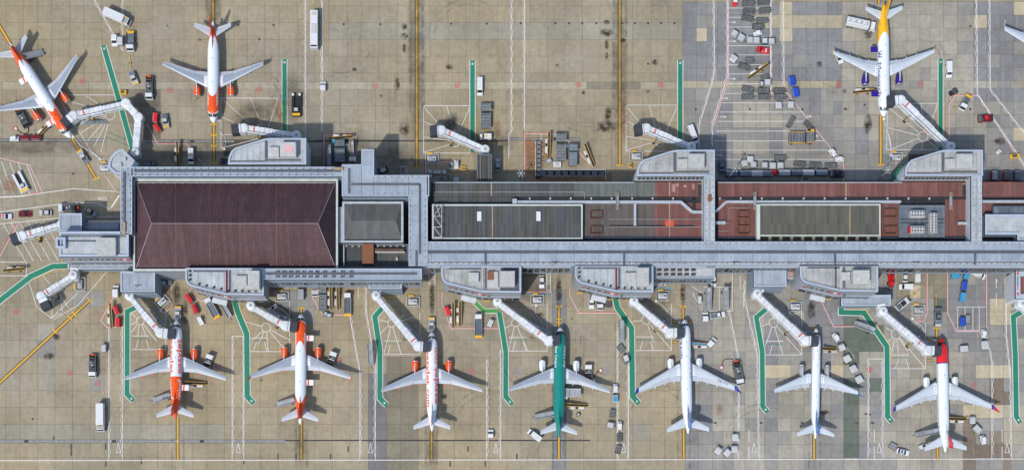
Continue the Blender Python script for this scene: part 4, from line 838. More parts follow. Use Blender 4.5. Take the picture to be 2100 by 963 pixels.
q = [L(wb, x, y, HG + 1) for x, y in rect(114, 486, 134, 508)]; MB().ring(ccw(q), inset(q, .7), HG - 3, HG + 1).build('turret', 'corr_rim', wb)
A, B = L(wb, 126, 526, HG), L(wb, 260, 526, HG); south_wall(wb, [(126, 526), (260, 526)])
simple('long low pale walkway roof under the west gate building', 139, 531, 272, 552, 6.5, 3, 'corr_roof', name='covered_walkway'); simple('flat pale grey block below the south west corner of the maroon hall', 247, 556, 318, 598, 11, 0, 'corr_roof')
simple('flat pale block under the vented corridor left of the third jet bridge', 756, 572, 824, 592, 10, 0, 'corr_roof'); simple('flat pale block between the twin stairs and the railed gate building', 1546, 549, 1613, 588, 11, 0, 'corr_roof'); simple('weathered pink grey roof strip wedged beside the railed gate building', 1614, 552, 1636, 572, 9, 0, 'pinkpatch', rim='plant_pale')
simple('long pale covered walkway roof below the railed gate building', 1725, 604, 1827, 627, 6.5, 3, 'corr_roof', name='covered_walkway')
ex = block('corridor_building', 'short grey roofed corridor with paired vents above the twin parked stairs', rect(1342, 547, 1466, 570), 14, 5, 'wall_blue', 'deck_pale', 'corr_rim', .4)
for i in range(6):
    for y in (553, 562):
        p = L(ex, 1352 + 14 * i, y, 14); MB().box(p[0] - .7, p[0] + .7, p[1] - .3, p[1] + .3, 13.4, 14.1).build('roof_vent', 'iron', ex)
panes(ex, L(ex, 1345, 570, 14), L(ex, 1463, 570, 14), 8, 11, 14)
cl_ = block('fixed_link', 'dark roofed fixed link from the pier north to the empty stand bridge', rect(978, 316, 1009, 380), 9.5, 4, 'wall_grey', 'dark_roof', 'rim_dark', .5, cat='walkway'); rline(cl_, 'roof_trim', [(985, 320), (985, 372)], 1, 9.6, 'gold_line'); rline(cl_, 'roof_trim', [(1003, 320), (1003, 372)], 1, 9.6, 'gold_line')
# rounded rotunda house in the north west
pts = [(222, 345), (222, 333), (226, 322), (235, 312), (245, 306), (252, 306), (285, 337), (262, 362), (236, 356)]
rh_ = block('stair_house', 'rounded stair house with white rim at the north west corner of the corridor', pts, 10, 0, 'wall_white', 'deck_pale', 'corr_rim', .8); rbox(rh_, 'roof_hatch', 243, 334, 249, 340, 9.6, 10.3, 'plant_pale'); rbox(rh_, 'roof_hatch', 253, 323, 258, 328, 9.6, 10.3, 'plant_pale')
# gate house cut by the right edge
re_ = block('gate_building', 'lettered white gate wall cut off by the right edge of the picture', [(2083, 556), (2130, 556), (2130, 612), (2083, 612)], 9, 0, 'wall_white', 'red_roof', 'corr_rim', 1.6)
for k, (c, y) in enumerate((('acred', 557), ('acred', 599))): rbox(re_, 'emblem', 2086, y, 2089, y + 6, 9, 9.05, c)
for k in range(11): rbox(re_, 'wall_lettering', 2086, 566 + k * 2.6, 2088.4, 567.6 + k * 2.6, 9, 9.05, 'text_dark' if k < 7 else 'acred')
# ------------------------------------------------------------------ aircraft (local x forward, nose at 0)
def fus_mat(name, base, zones):
    m, nt, b = new_mat(name); tc = N(nt, 'ShaderNodeTexCoord'); sp = N(nt, 'ShaderNodeSeparateXYZ'); nt.links.new(tc.outputs['Object'], sp.inputs[0])
    d = math_n(nt, 'MULTIPLY', sp.outputs[0], -1.); y = sp.outputs[1]; z = sp.outputs[2]; y2 = math_n(nt, 'MULTIPLY', y, y)
    geo = N(nt, 'ShaderNodeNewGeometry')
    c = None
    cur = base
    for zn in zones:
        if zn[0] == 'lt': f = math_n(nt, 'LESS_THAN', math_n(nt, 'MULTIPLY_ADD', y2, zn[2], d), zn[1])
        elif zn[0] == 'gt': f = math_n(nt, 'GREATER_THAN', math_n(nt, 'MULTIPLY_ADD', y2, zn[2], d), zn[1])
        elif zn[0] == 'band': f = math_n(nt, 'MULTIPLY', math_n(nt, 'GREATER_THAN', d, zn[1]), math_n(nt, 'LESS_THAN', d, zn[2]))
        elif zn[0] == 'ell':
            e1 = math_n(nt, 'POWER', math_n(nt, 'ABSOLUTE', math_n(nt, 'MULTIPLY_ADD', d, 1 / zn[2], -zn[1] / zn[2])), 2.0)
            f = math_n(nt, 'MULTIPLY', math_n(nt, 'LESS_THAN', math_n(nt, 'MULTIPLY_ADD', y2, 1 / zn[3] ** 2, e1), 1.), math_n(nt, 'GREATER_THAN', z, 3.0))
        elif zn[0] == 'belly': f = math_n(nt, 'LESS_THAN', z, zn[1])
        elif zn[0] == 'winline': f = math_n(nt, 'MULTIPLY', math_n(nt, 'MULTIPLY', math_n(nt, 'GREATER_THAN', z, zn[1]), math_n(nt, 'LESS_THAN', z, zn[2])), math_n(nt, 'MULTIPLY', math_n(nt, 'GREATER_THAN', d, zn[3]), math_n(nt, 'LESS_THAN', d, zn[4])))
        cur = mixc(nt, f, cur, zn[-1])
    v = ramp(nt, noise(nt, geo.outputs['Position'], .5, 4), .3, .7, .96, 1.03)
    h = N(nt, 'ShaderNodeHueSaturation'); nt.links.new(v, h.inputs['Value'])
    if isinstance(cur, tuple): h.inputs['Color'].default_value = (*cur, 1)
    else: nt.links.new(cur, h.inputs['Color'])
    nt.links.new(h.outputs[0], b.inputs['Base Color']); b.inputs['Roughness'].default_value = .28
    MATS[name] = m; return m
WH, OR, GR, RD, YE, BL = (.68, .73, .78), (.74, .085, .008), (.008, .205, .170), (.66, .015, .02), (.78, .42, .01), (.03, .16, .42)
SPEC = {
 'a319': dict(L=33.84, r=1.98, span=17.05, wle=11.9, wte=17.4, kink=6.4, tle=19.2, tte=20.5, ey=5.75, ef=9.6, el=3.6, er=1.08, stab=6.2, sle=28.6, ste=31.5, stl=31.9, stt=33.2, fz=11.6, wl=0),
 'a320': dict(L=37.57, r=1.98, span=17.05, wle=13.5, wte=19.0, kink=6.4, tle=20.9, tte=22.2, ey=5.75, ef=11.2, el=3.6, er=1.08, stab=6.2, sle=32.0, ste=35.0, stl=35.4, stt=36.7, fz=11.6, wl=0),
 'b737': dict(L=38.9, r=1.88, span=17.1, wle=14.6, wte=20.9, kink=5.6, tle=23.4, tte=24.9, ey=4.83, ef=13.2, el=3.9, er=1.03, stab=7.1, sle=33.2, ste=36.6, stl=37.0, stt=38.4, fz=12.3, wl=1.0),
 'e195': dict(L=37.6, r=1.5, span=14.3, wle=15.0, wte=20.2, kink=4.6, tle=21.2, tte=22.4, ey=4.3, ef=12.4, el=3.6, er=.92, stab=6.3, sle=32.6, ste=35.4, stl=35.9, stt=37.0, fz=10.4, wl=.8)}
def stations(S):
    L_, r = S['L'], S['r']; zc = 3.72
    pts = [(0, .04, 3.18), (.15, .34, 3.2), (.5, .66, 3.25), (1.0, .95, 3.32), (1.8, 1.30, 3.44), (2.8, 1.60, 3.56), (4.0, 1.84, 3.66), (5.4, 1.96, 3.71), (7.0, 1.98, zc), (L_ - 12.5, 1.98, zc), (L_ - 10.5, 1.95, 3.76), (L_ - 8.5, 1.80, 3.93), (L_ - 6.5, 1.54, 4.17), (L_ - 4.5, 1.20, 4.46), (L_ - 2.5, .80, 4.78), (L_ - 1.0, .48, 4.98), (L_ - .25, .30, 5.05), (L_, .14, 5.08)]
    k = r / 1.98; return [(d, w * k, 3.72 + (z - 3.72)) for d, w, z in pts]
def station_at(st, d):
    d = max(st[0][0], min(st[-1][0], d))
    for i in range(len(st) - 1):
        if st[i][0] <= d <= st[i + 1][0]:
            a, b = st[i], st[i + 1]; t = (d - a[0]) / max(1e-6, b[0] - a[0])
            p = st[max(0, i - 1)]; q = st[min(len(st) - 1, i + 2)]
            def cr(j):
                m0 = (b[j] - p[j]) / max(1e-6, b[0] - p[0]) * (b[0] - a[0]); m1 = (q[j] - a[j]) / max(1e-6, q[0] - a[0]) * (b[0] - a[0])
                return (2 * t ** 3 - 3 * t * t + 1) * a[j] + (t ** 3 - 2 * t * t + t) * m0 + (-2 * t ** 3 + 3 * t * t) * b[j] + (t ** 3 - t * t) * m1
            return max(.03, cr(1)), cr(2)
def skin(st, d, phi, side, off=.0):
    """point on the fuselage, phi from the top, side +1 port"""
    r, z = station_at(st, d); return (-d, side * (r + off) * math.sin(phi), z + (r * 1.03 + off) * math.cos(phi))
AIRFOIL = [(0, 0), (.02, .28), (.08, .62), (.2, .92), (.38, 1.0), (.6, .78), (.8, .42), (1, .04), (1, -.04), (.8, -.2), (.5, -.5), (.2, -.55), (.05, -.35)]
def wing_z(t, u):   # upper surface height factor at chord fraction
    for a, b in zip(AIRFOIL[:7], AIRFOIL[1:8]):
        if a[0] <= u <= b[0]: return a[1] + (b[1] - a[1]) * (u - a[0]) / (b[0] - a[0])
    return 0
def surf(secs, side, c0, c1):
    """slice c0..c1 of the chord of a wing; secs (y, le, te, z, thick)"""
    us = sorted(set([c0, c1] + [a[0] for a in AIRFOIL[:8] if c0 < a[0] < c1])); mb = MB(); n = 2 * len(us)
    for y, le, te, z, th in secs:
        top = [(-(le + (te - le) * u), side * y, z + th * wing_z(0, u)) for u in us]; bot = [(-(le + (te - le) * u), side * y, z - th * .5 * wing_z(0, u) - .01) for u in reversed(us)]
        mb.v += top + bot
    for k in range(len(secs) - 1):
        for i in range(n):
            j = (i + 1) % n; f = (k * n + i, k * n + j, (k + 1) * n + j, (k + 1) * n + i); mb.f.append(f if side > 0 else f[::-1])
    mb.f += [tuple(range(n)), tuple(range((len(secs) - 1) * n, len(secs) * n))[::-1]]
    return mb
def lerp_sec(secs, y):
    for a, b in zip(secs[:-1], secs[1:]):
        if a[0] <= y <= b[0]: t = (y - a[0]) / (b[0] - a[0]); return tuple(p + (q - p) * t for p, q in zip(a, b))
    return secs[-1]
def cut_secs(secs, y0, y1): return [lerp_sec(secs, y0)] + [s for s in secs if y0 < s[0] < y1] + [lerp_sec(secs, y1)]
def lettering(root, st, body, side, d0, d1, height, phi_c, m, bold=.0, name='lettering'):
    vs, fs = text_mesh(body, bold, 9); mb = MB(); out = []
    for u, v in vs:
        d = d0 + (d1 - d0) * u if side > 0 else d1 - (d1 - d0) * u
        r, _ = station_at(st, d); out.append(skin(st, d, phi_c - (v - .5) * height / r, side, .025))
    return mb.add(out, fs).build(name, m, root)
def patch(root, st, side, d0, d1, p0, p1, m, name, off=.02, n=3):
    mb = MB(); vs = []
    for i in range(n + 1):
        for j in range(n + 1): vs.append(skin(st, d0 + (d1 - d0) * i / n, p0 + (p1 - p0) * j / n, side, off))
    return mb.add(vs, [(i * (n + 1) + j, i * (n + 1) + j + 1, (i + 1) * (n + 1) + j + 1, (i + 1) * (n + 1) + j) for i in range(n) for j in range(n)]).build(name, m, root, smooth=True)
def aircraft(label, typ, nose, tail, fus, fin='acwhite', fin2=None, eng='acwhite', fair='wing_grey', winglet=None, tipcol=None, wing='wing_grey', titles=(), cargo=(), cargo_m='acwhite', sharklet=False, rootpink=False, stabm='wing_light', regs=None, marks=None):
    S = SPEC[typ]; st = stations(S); Ln = S['L']; p = P(*nose, 3.4); q = P(*tail, 4.6); hd = math.atan2(p.y - q.y, p.x - q.x)
    root = empty('airliner', (p.x, p.y, 0), hd); tag(root, label, 'airplane', 'airliners on the stands')
    ds = [0, .05, .15, .3, .5, .75, 1, 1.4, 1.8, 2.3, 2.8, 3.4, 4, 4.7, 5.4, 6.2, 7] + [7 + (Ln - 19.5) * i / 6 for i in range(1, 7)] + [Ln - 12.5 + 12.5 * i / 16 for i in range(1, 17)]
    mb = MB(); n = 28
    for d in ds:
        r, z = station_at(st, d)
        for i in range(n): a = 2 * math.pi * i / n; mb.v.append((-d, r * math.sin(a), z + r * 1.03 * math.cos(a)))
    for k in range(len(ds) - 1):
        for i in range(n): mb.f.append((k * n + i, (k + 1) * n + i, (k + 1) * n + (i + 1) % n, k * n + (i + 1) % n))
    mb.f += [tuple(range(n)), tuple(range((len(ds) - 1) * n, len(ds) * n))[::-1]]
    body = mb.build('fuselage', fus, root, smooth=True)
    # cockpit glazing
    for sd in (1, -1):
        for a, b, c, e in ((.05, .46, 1.55, 2.5), (.50, .92, 1.65, 2.65), (.96, 1.32, 2.0, 3.05)): patch(body, st, sd, c, e, a, b, 'glass', 'cockpit_window', .02, 2)
    # cabin windows, doors
    for sd in (1, -1):
        mb = MB(); d = 6.2
        while d < Ln - 8.2:
            vs = [skin(st, d + a, 1.30 + b, sd, .02) for a, b in ((-.13, -.09), (.13, -.09), (.13, .09), (-.13, .09))]; mb.quad(*vs); d += .53
        mb.build('cabin_windows', 'glass', body, kind='stuff')
        for d0 in (4.6, Ln - 7.4):
            mb = MB()
            for a0, a1, b0, b1 in ((0, .06, .85, 1.75), (.8, .86, .85, 1.75), (0, .86, .85, .89)):
                mb.quad(skin(st, d0 + a0, b0, sd, .02), skin(st, d0 + a1, b0, sd, .02), skin(st, d0 + a1, b1, sd, .02), skin(st, d0 + a0, b1, sd, .02))
            mb.build('door_outline', 'rim_dark' if fus not in ('f_easy', 'f_easy19') else 'acwhite', body)
    for d in (8, 13, Ln * .62): a = skin(st, d, 0, 1); MB().box(a[0] - .22, a[0] + .22, -.03, .03, a[2] - .02, a[2] + .28, top=.01).build('antenna', 'rim_dark' if fus != 'f_green' else 'acwhite', body)
    # wings
    sp, r0 = S['span'], S['r']; zr, zt = 2.9, 4.45
    ky = S['kink']; t = (ky - 1.9) / (sp - 1.9); kle = S['wle'] + (S['tle'] - S['wle']) * t
    secs = [(.6, S['wle'] - .7, S['wte'], zr - .1, .62), (1.9, S['wle'], S['wte'], zr, .56), (ky, kle, S['wte'] + .25, zr + (zt - zr) * t, .40), (sp, S['tle'], S['tte'], zt, .15)]
    for sd in (1, -1):
        w = surf(secs, sd, .13, .72).build('wing', wing, root, smooth=False)
        surf(cut_secs(secs, 2.1, sp), sd, 0, .124).build('slat', 'wing_pale', w); surf(cut_secs(secs, 1.9, ky - .05), sd, .728, 1.).build('flap', 'wing_light', w); surf(cut_secs(secs, ky + .05, sp * .78), sd, .728, 1.).build('flap', 'wing_light', w); surf(cut_secs(secs, sp * .78 + .05, sp), sd, .728, 1.).build('aileron', 'wing_light', w)
        for a, b in ((ky + .2, ky + 2.2), (ky + 2.3, ky + 4.3), (ky + 4.4, ky + 6.2)):
            m2 = surf(cut_secs([(y, le, te, z + .02, th) for y, le, te, z, th in secs], a, b), sd, .62, .715); m2.build('spoiler', 'wing_light', w)
        # root panel with walkway marks
        m2 = MB(); 
        def up(y, u, o=.03): s = lerp_sec(secs, y); return (-(s[1] + (s[2] - s[1]) * u), sd * y, s[3] + s[4] * wing_z(0, u) + o)
        us = [.10, .25, .4, .55, .72]
        vs = [up(y, u) for u in us for y in (2.0, 3.25)]; m2.add(vs, [(2 * i, 2 * i + 1, 2 * i + 3, 2 * i + 2) for i in range(4)]).build('root_panel', 'acwhite', w)
        m3 = MB()
        for u in (.2, .32, .44, .56, .68):
            for y in (2.2, 2.9): m3.quad(up(y, u, .05), up(y + .28, u, .05), up(y + .28, u + .05, .05), up(y, u + .05, .05))
        m3.build('walkway_marks', 'pinkmark' if rootpink else 'rim_dark', w, kind='stuff')
        for y in (ky * .72, ky + 1.6, ky + 4.9):
            s = lerp_sec(secs, y); x1 = -(s[2] + .75); x0 = -(s[2] - 1.7)
            MB().lathe([(x1, .03), (x1 + .5, .17), (x1 + 1.4, .24), (x0, .1)], 8, (0, sd * y, s[3] - .26), 'x').build('flap_fairing', fair, w, smooth=True)
        s = lerp_sec(secs, sp - .05)
        if S['wl'] or sharklet:
            hgt = 2.3; out = .75; wv = [(-s[1], sd * sp, s[3] + .05), (-s[2], sd * sp, s[3]), (-(s[1] + 1.5), sd * (sp + out * .7), s[3] + hgt * .6), (-(s[2] + .7), sd * (sp + out * .7), s[3] + hgt * .6), (-(s[1] + 2.1), sd * (sp + out), s[3] + hgt), (-(s[2] + 1.2), sd * (sp + out), s[3] + hgt)]
            wv2 = [(x, y - sd * .1, z) for x, y, z in wv]
            MB().add(wv + wv2, [(0, 1, 3, 2), (2, 3, 5, 4), (6, 8, 9, 7), (8, 10, 11, 9), (0, 2, 8, 6), (2, 4, 10, 8), (1, 7, 9, 3), (3, 9, 11, 5), (4, 5, 11, 10), (0, 6, 7, 1)]).build('winglet', winglet or 'acwhite', w)
        else: MB().add([(-(s[1] + .1), sd * sp, s[3] + .05), (-s[2] - .3, sd * sp, s[3] + .05), (-s[2] - .5, sd * (sp + .12), s[3] + .55), (-s[2] - .2, sd * (sp + .12), s[3] - .4), (-(s[1] + .1), sd * (sp + .14), s[3] - .1)], [(0, 1, 2), (0, 3, 1), (0, 2, 4), (0, 4, 3), (1, 3, 4, 2)]).build('wingtip_fence', winglet or 'wing_light', w)
        if tipcol: surf([(y, a, b, z + .025, th) for y, a, b, z, th in cut_secs(secs, sp - .9, sp - .1)], sd, .02, .98).build('tip_band', tipcol, w)
        # engines
        e = sd * S['ey']; er = S['er']; ef = S['ef']; zE = 1.95
        nb = MB().lathe([(-ef - .25, er * .80), (-ef, er * .9), (-ef - .15, er * 1.0), (-ef - .9, er * 1.08), (-ef - 2.0, er * 1.05), (-ef - S['el'] * .85, er * .86), (-ef - S['el'], er * .70)], 20, (0, e, zE), 'x').build('engine_nacelle', eng, root, smooth=True)
        MB().lathe([(-ef + .02, er * .88), (-ef + .05, er * .95), (-ef - .22, er * 1.035), (-ef - .22, er * .8)], 20, (0, e, zE), 'x').build('intake_lip', 'metal_lip', nb, smooth=True); MB().lathe([(-ef - S['el'] + .1, er * .6), (-ef - S['el'] - .7, er * .42), (-ef - S['el'] - 1.3, er * .12)], 14, (0, e, zE), 'x').build('exhaust_cone', 'exhaust', nb, smooth=True)
        MB().lathe([(-ef - .3, er * .78), (-ef - .28, .05)], 14, (0, e, zE), 'x').build('fan_disc', 'darkgrey', nb)
        sE = lerp_sec(secs, S['ey'])
        MB().add([(-ef - .7, e - .12, zE + er * .95), (-ef - .7, e + .12, zE + er * .95), (-(sE[1] + 1.2), e - .2, zE + er * .8), (-(sE[1] + 1.2), e + .2, zE + er * .8), (-ef - .9, e - .12, zE + er * 1.16), (-ef - .9, e + .12, zE + er * 1.16), (-(sE[1] + .5), e - .16, sE[3] + .36), (-(sE[1] + .5), e + .16, sE[3] + .36)], [(0, 1, 3, 2), (4, 6, 7, 5), (0, 2, 6, 4), (1, 5, 7, 3), (0, 4, 5, 1), (2, 3, 7, 6)]).build('pylon', 'wing_pale', nb)
        # tailplane
        hs = [(.3, S['sle'] - .3, S['ste'], 4.75, .22), (S['stab'], S['stl'], S['stt'], 5.25, .07)]
        h = surf(hs, sd, 0, .68).build('tailplane', stabm, root); surf(cut_secs(hs, .9, S['stab']), sd, .69, 1.).build('elevator', 'wing_pale', h)
    # fin, lofted in height
    def fin_mb(z0, z1, grow=0.):
        secsf = []
        zb, zt2 = 5.3, S['fz']
        for z in (z0, (z0 + z1) / 2, z1):
            t = (z - zb) / (zt2 - zb); le = Ln - 7.6 + 5.0 * t; te = Ln - 2.0 + 1.5 * t; th = .20 - .1 * t + grow; secsf.append((z, le, te, th))
        m2 = MB()
        for z, le, te, th in secsf:
            for u, w_ in ((0, 0), (.12, .75), (.35, 1), (.7, .6), (1, .05)): m2.v.append((-(le + (te - le) * u), th * w_, z))
            for u, w_ in ((1, .05), (.7, .6), (.35, 1), (.12, .75)): m2.v.append((-(le + (te - le) * u), -th * w_, z))
        for k in range(2):
            for i in range(9): m2.f.append((k * 9 + i, k * 9 + (i + 1) % 9, (k + 1) * 9 + (i + 1) % 9, (k + 1) * 9 + i))
        m2.f.append(tuple(range(18, 27))); return m2
    if fin2:
        f = fin_mb(5.0, 8.2).build('fin', fin, root); fin_mb(8.2, S['fz']).build('fin_upper', fin2, f)
    else: f = fin_mb(5.0, S['fz']).build('fin', fin, root)
    a = skin(st, Ln - 10.2, 0, 1); MB().add([(a[0], 0, a[2] - .1), (-(Ln - 7.2), .16, 5.4), (-(Ln - 7.2), -.16, 5.4), (-(Ln - 7.0), 0, 6.9)], [(0, 1, 3), (0, 3, 2), (0, 2, 1), (1, 2, 3)]).build('dorsal_fillet', fin if fus != 'f_monarch' else 'acyellow', root)
    for t in titles: lettering(body, st, *t)
    for k in range(7 if marks else 0):
        for sd in (1, -1): patch(body, st, sd, 6.6 + .65 * k, 6.95 + .65 * k, .66, .80, marks, 'title_mark', .02, 1)
    # open hold doors on the starboard side
    for d0, hh in cargo:
        r, z = station_at(st, d0 + .9); o = MB().box(-d0 - 1.9, -d0, -(r + 2.35), -(r - .1), z + .25, z + .34); o.build('hold_door', cargo_m, root)
        if cargo_m == 'acwhite' and fus in ('f_easy', 'f_easy19', 'f_unicef'): MB().quad((-d0 - 1.9, -(r + .3), z + .35), (-d0 - 1.9, -(r + .9), z + .35), (-d0, -(r + 1.0), z + .35), (-d0, -(r + .5), z + .35)).build('hold_door_stripe', 'orange', root)
    # landing gear
    for y in (-3.6, 3.6): MB().tube((-(S['wle'] + 4.6), y, .5), (-(S['wle'] + 4.6), y, 2.8), .14).build('main_gear_leg', 'steel', root); MB().tube((-(S['wle'] + 4.6), y - .55, .55), (-(S['wle'] + 4.6), y + .55, .55), .55, n=14).build('main_wheel', 'tyre', root)
    MB().tube((-5, -.3, .4), (-5, .3, .4), .4, n=14).build('nose_wheel', 'tyre', root); MB().tube((-5, 0, .4), (-5, 0, 2.2), .1).build('nose_gear_leg', 'steel', root)
    if regs:
        vs, fs = text_mesh(regs, .01); sd = -1; y0, y1 = 10.6, 14.2
        mb = MB(); out = []
        for u, v in vs:
            y = y0 + (y1 - y0) * u; s = lerp_sec(secs, y); c = .28 + .30 * (1 - v); out.append((-(s[1] + (s[2] - s[1]) * c), sd * y, s[3] + s[4] * wing_z(0, c) + .03))
        mb.add(out, fs).build('registration', 'text_dark', root)
    return root
def easy_zones(Ln, k): return [('lt', 15.0 + k, 0, OR), ('gt', Ln - 8.8, .35, OR), ('ell', 20.0 + k, 10.4, 2.35, WH), ('band', 19 + k, Ln - 10.2, WH), ('gt', Ln - 1.9, 0, WH), ('lt', 2.5, -.5, WH), ('belly', 2.7, WH)]
fus_mat('f_easy', WH, easy_zones(37.57, 0)); fus_mat('f_easy19', WH, easy_zones(33.84, -1.4))
fus_mat('f_unicef', WH, [('gt', 19.3, 0, OR), ('gt', 32.9, 0, OR)]); fus_mat('f_white', WH, []); fus_mat('f_green', GR, [('lt', 1.5, -.5, WH), ('belly', 2.6, WH)])
fus_mat('f_monarch', WH, [('gt', 27.8, .9, YE)]); fus_mat('f_norw', WH, [('lt', 8.6, 0, RD), ('band', 8.6, 8.95, (.01, .02, .15))])
fus_mat('f_blue6', WH, [('winline', 4.05, 4.35, 6, 30, (.10, .28, .50)), ('gt', 31.5, 0, WH)])
C_ = 'orange'; TX = 'acwhite'
aircraft('airliner parked askew at the top left corner, orange front and white middle', 'a320', (144, 282), (21, 91), 'f_easy', 'orange', None, 'orange', 'orange', 'orange', titles=(('easyJet', 1, 5.6, 13, 1.45, .92, TX, .02), ('easyJet', -1, 5.6, 13, 1.45, .92, TX, .02)), cargo=((6.6, 0), (23.6, 0)), rootpink=True)
aircraft('orange nosed airliner pointing down the page near the long white bus', 'a319', (437.6, 252), (437, 47), 'f_easy19', 'orange', None, 'orange', 'orange', 'orange', titles=(('easyJet', 1, 5.4, 11.4, 1.4, .92, TX, .02), ('easyJet', -1, 5.4, 11.4, 1.4, .92, TX, .02)), rootpink=True)
aircraft('airliner with white front and all orange rear fuselage and tail', 'a319', (362.4, 656), (360, 862), 'f_unicef', 'orange', 'acred', 'orange', 'orange', None, titles=(('easyJet', 1, 6.6, 18.4, 2.3, .80, 'orange', .022), ('easyJet', -1, 6.6, 18.4, 2.3, .80, 'orange', .022), ('unicef', 1, 20.2, 27, 1.6, .88, TX, .01), ('unicef', -1, 20.2, 27, 1.6, .88, TX, .01)), cargo=((22.0, 0),))
aircraft('orange nosed airliner with white middle pointing up at a stand south of the hall', 'a320', (617.5, 643), (615.5, 871), 'f_easy', 'orange', None, 'orange', 'orange', 'orange', titles=(('easyJet', 1, 6.6, 13.4, 1.45, .92, TX, .02), ('easyJet', -1, 6.6, 13.4, 1.45, .92, TX, .02)), cargo=((7.4, 0), (22.4, 0)), sharklet=True, rootpink=True)
aircraft('all white airliner with long orange lettering and orange engines', 'a319', (885.5, 680), (885.8, 884), 'f_white', 'acwhite', 'orange', 'orange', 'orange', None, titles=(('easyJet', 1, 6.2, 18.2, 2.0, .82, 'orange', .022), ('.com', 1, 18.8, 25.6, 1.5, .86, 'orange', .01), ('.com', -1, 5.6, 11.8, 1.5, .86, 'orange', .01), ('easyJet', -1, 12.2, 24.6, 2.0, .82, 'orange', .022)))
aircraft('dark green airliner with pale engines and white nose tip', 'a320', (1149, 670), (1145.5, 896), 'f_green', 'acgreen', None, 'acwhite', 'wing_light', None, titles=(('Aer Lingus', 1, 6.6, 14, 1.4, .85, TX, .015), ('Aer Lingus', -1, 6.6, 14, 1.4, .85, TX, .015)))
aircraft('white airliner with blue winglets and black registration letters on its right wing', 'b737', (1404, 654), (1410.5, 886), 'f_white', 'deepblue', 'acblue', 'acwhite', 'wing_pale', 'deepblue', 'deepblue', 'wing_pale', titles=(('TRAVEL', 1, 6.4, 14.2, 1.1, 1.05, 'deepblue', .02), ('SERVICE', 1, 14.8, 20.5, .45, 1.2, 'deepblue', .02), ('SERVICE', -1, 6.4, 12, .45, 1.2, 'deepblue', .02), ('TRAVEL', -1, 12.6, 20.4, 1.1, 1.05, 'deepblue', .02)), regs='OK-TVT', stabm='wing_pale')
aircraft('slim white regional airliner with small blue wingtips and blue tail', 'e195', (1674, 672), (1671.5, 899), 'f_blue6', 'acblue', None, 'bridge_grey', 'wing_pale', 'acblue', None, 'wing_pale', stabm='wing_pale', marks='acred')
aircraft('white airliner with red nose section and red winglet tips', 'b737', (1930.5, 692), (1937.5, 923), 'f_norw', 'acwhite', 'acred', 'acwhite', 'wing_pale', 'acred', 'deepblue', 'wing_pale', stabm='wing_pale')
aircraft('white airliner with yellow tail and purple engines', 'a320', (1812.4, 239), (1811.5, 11), 'f_monarch', 'acyellow', None, 'navy', 'wing_pale', 'acyellow', None, 'wing_pale', titles=(('Monarch', -1, 6.4, 17.6, 1.5, 1.0, 'navy', .0), ('W', -1, 19.2, 21.6, 1.3, 1.0, 'navy', .03), ('...', -1, 19.2, 21.6, .3, .52, 'navy', .0)), cargo=((6.6, 0), (21.6, 0)), cargo_m='navy', stabm='wing_pale')
aircraft('airliner cut off by the upper right corner, only its swept white wing showing', 'b737', (2163, 205), (2163, -28), 'f_white', 'acwhite', None, 'acwhite', 'wing_pale', 'acwhite', None, 'wing_pale', stabm='wing_pale')

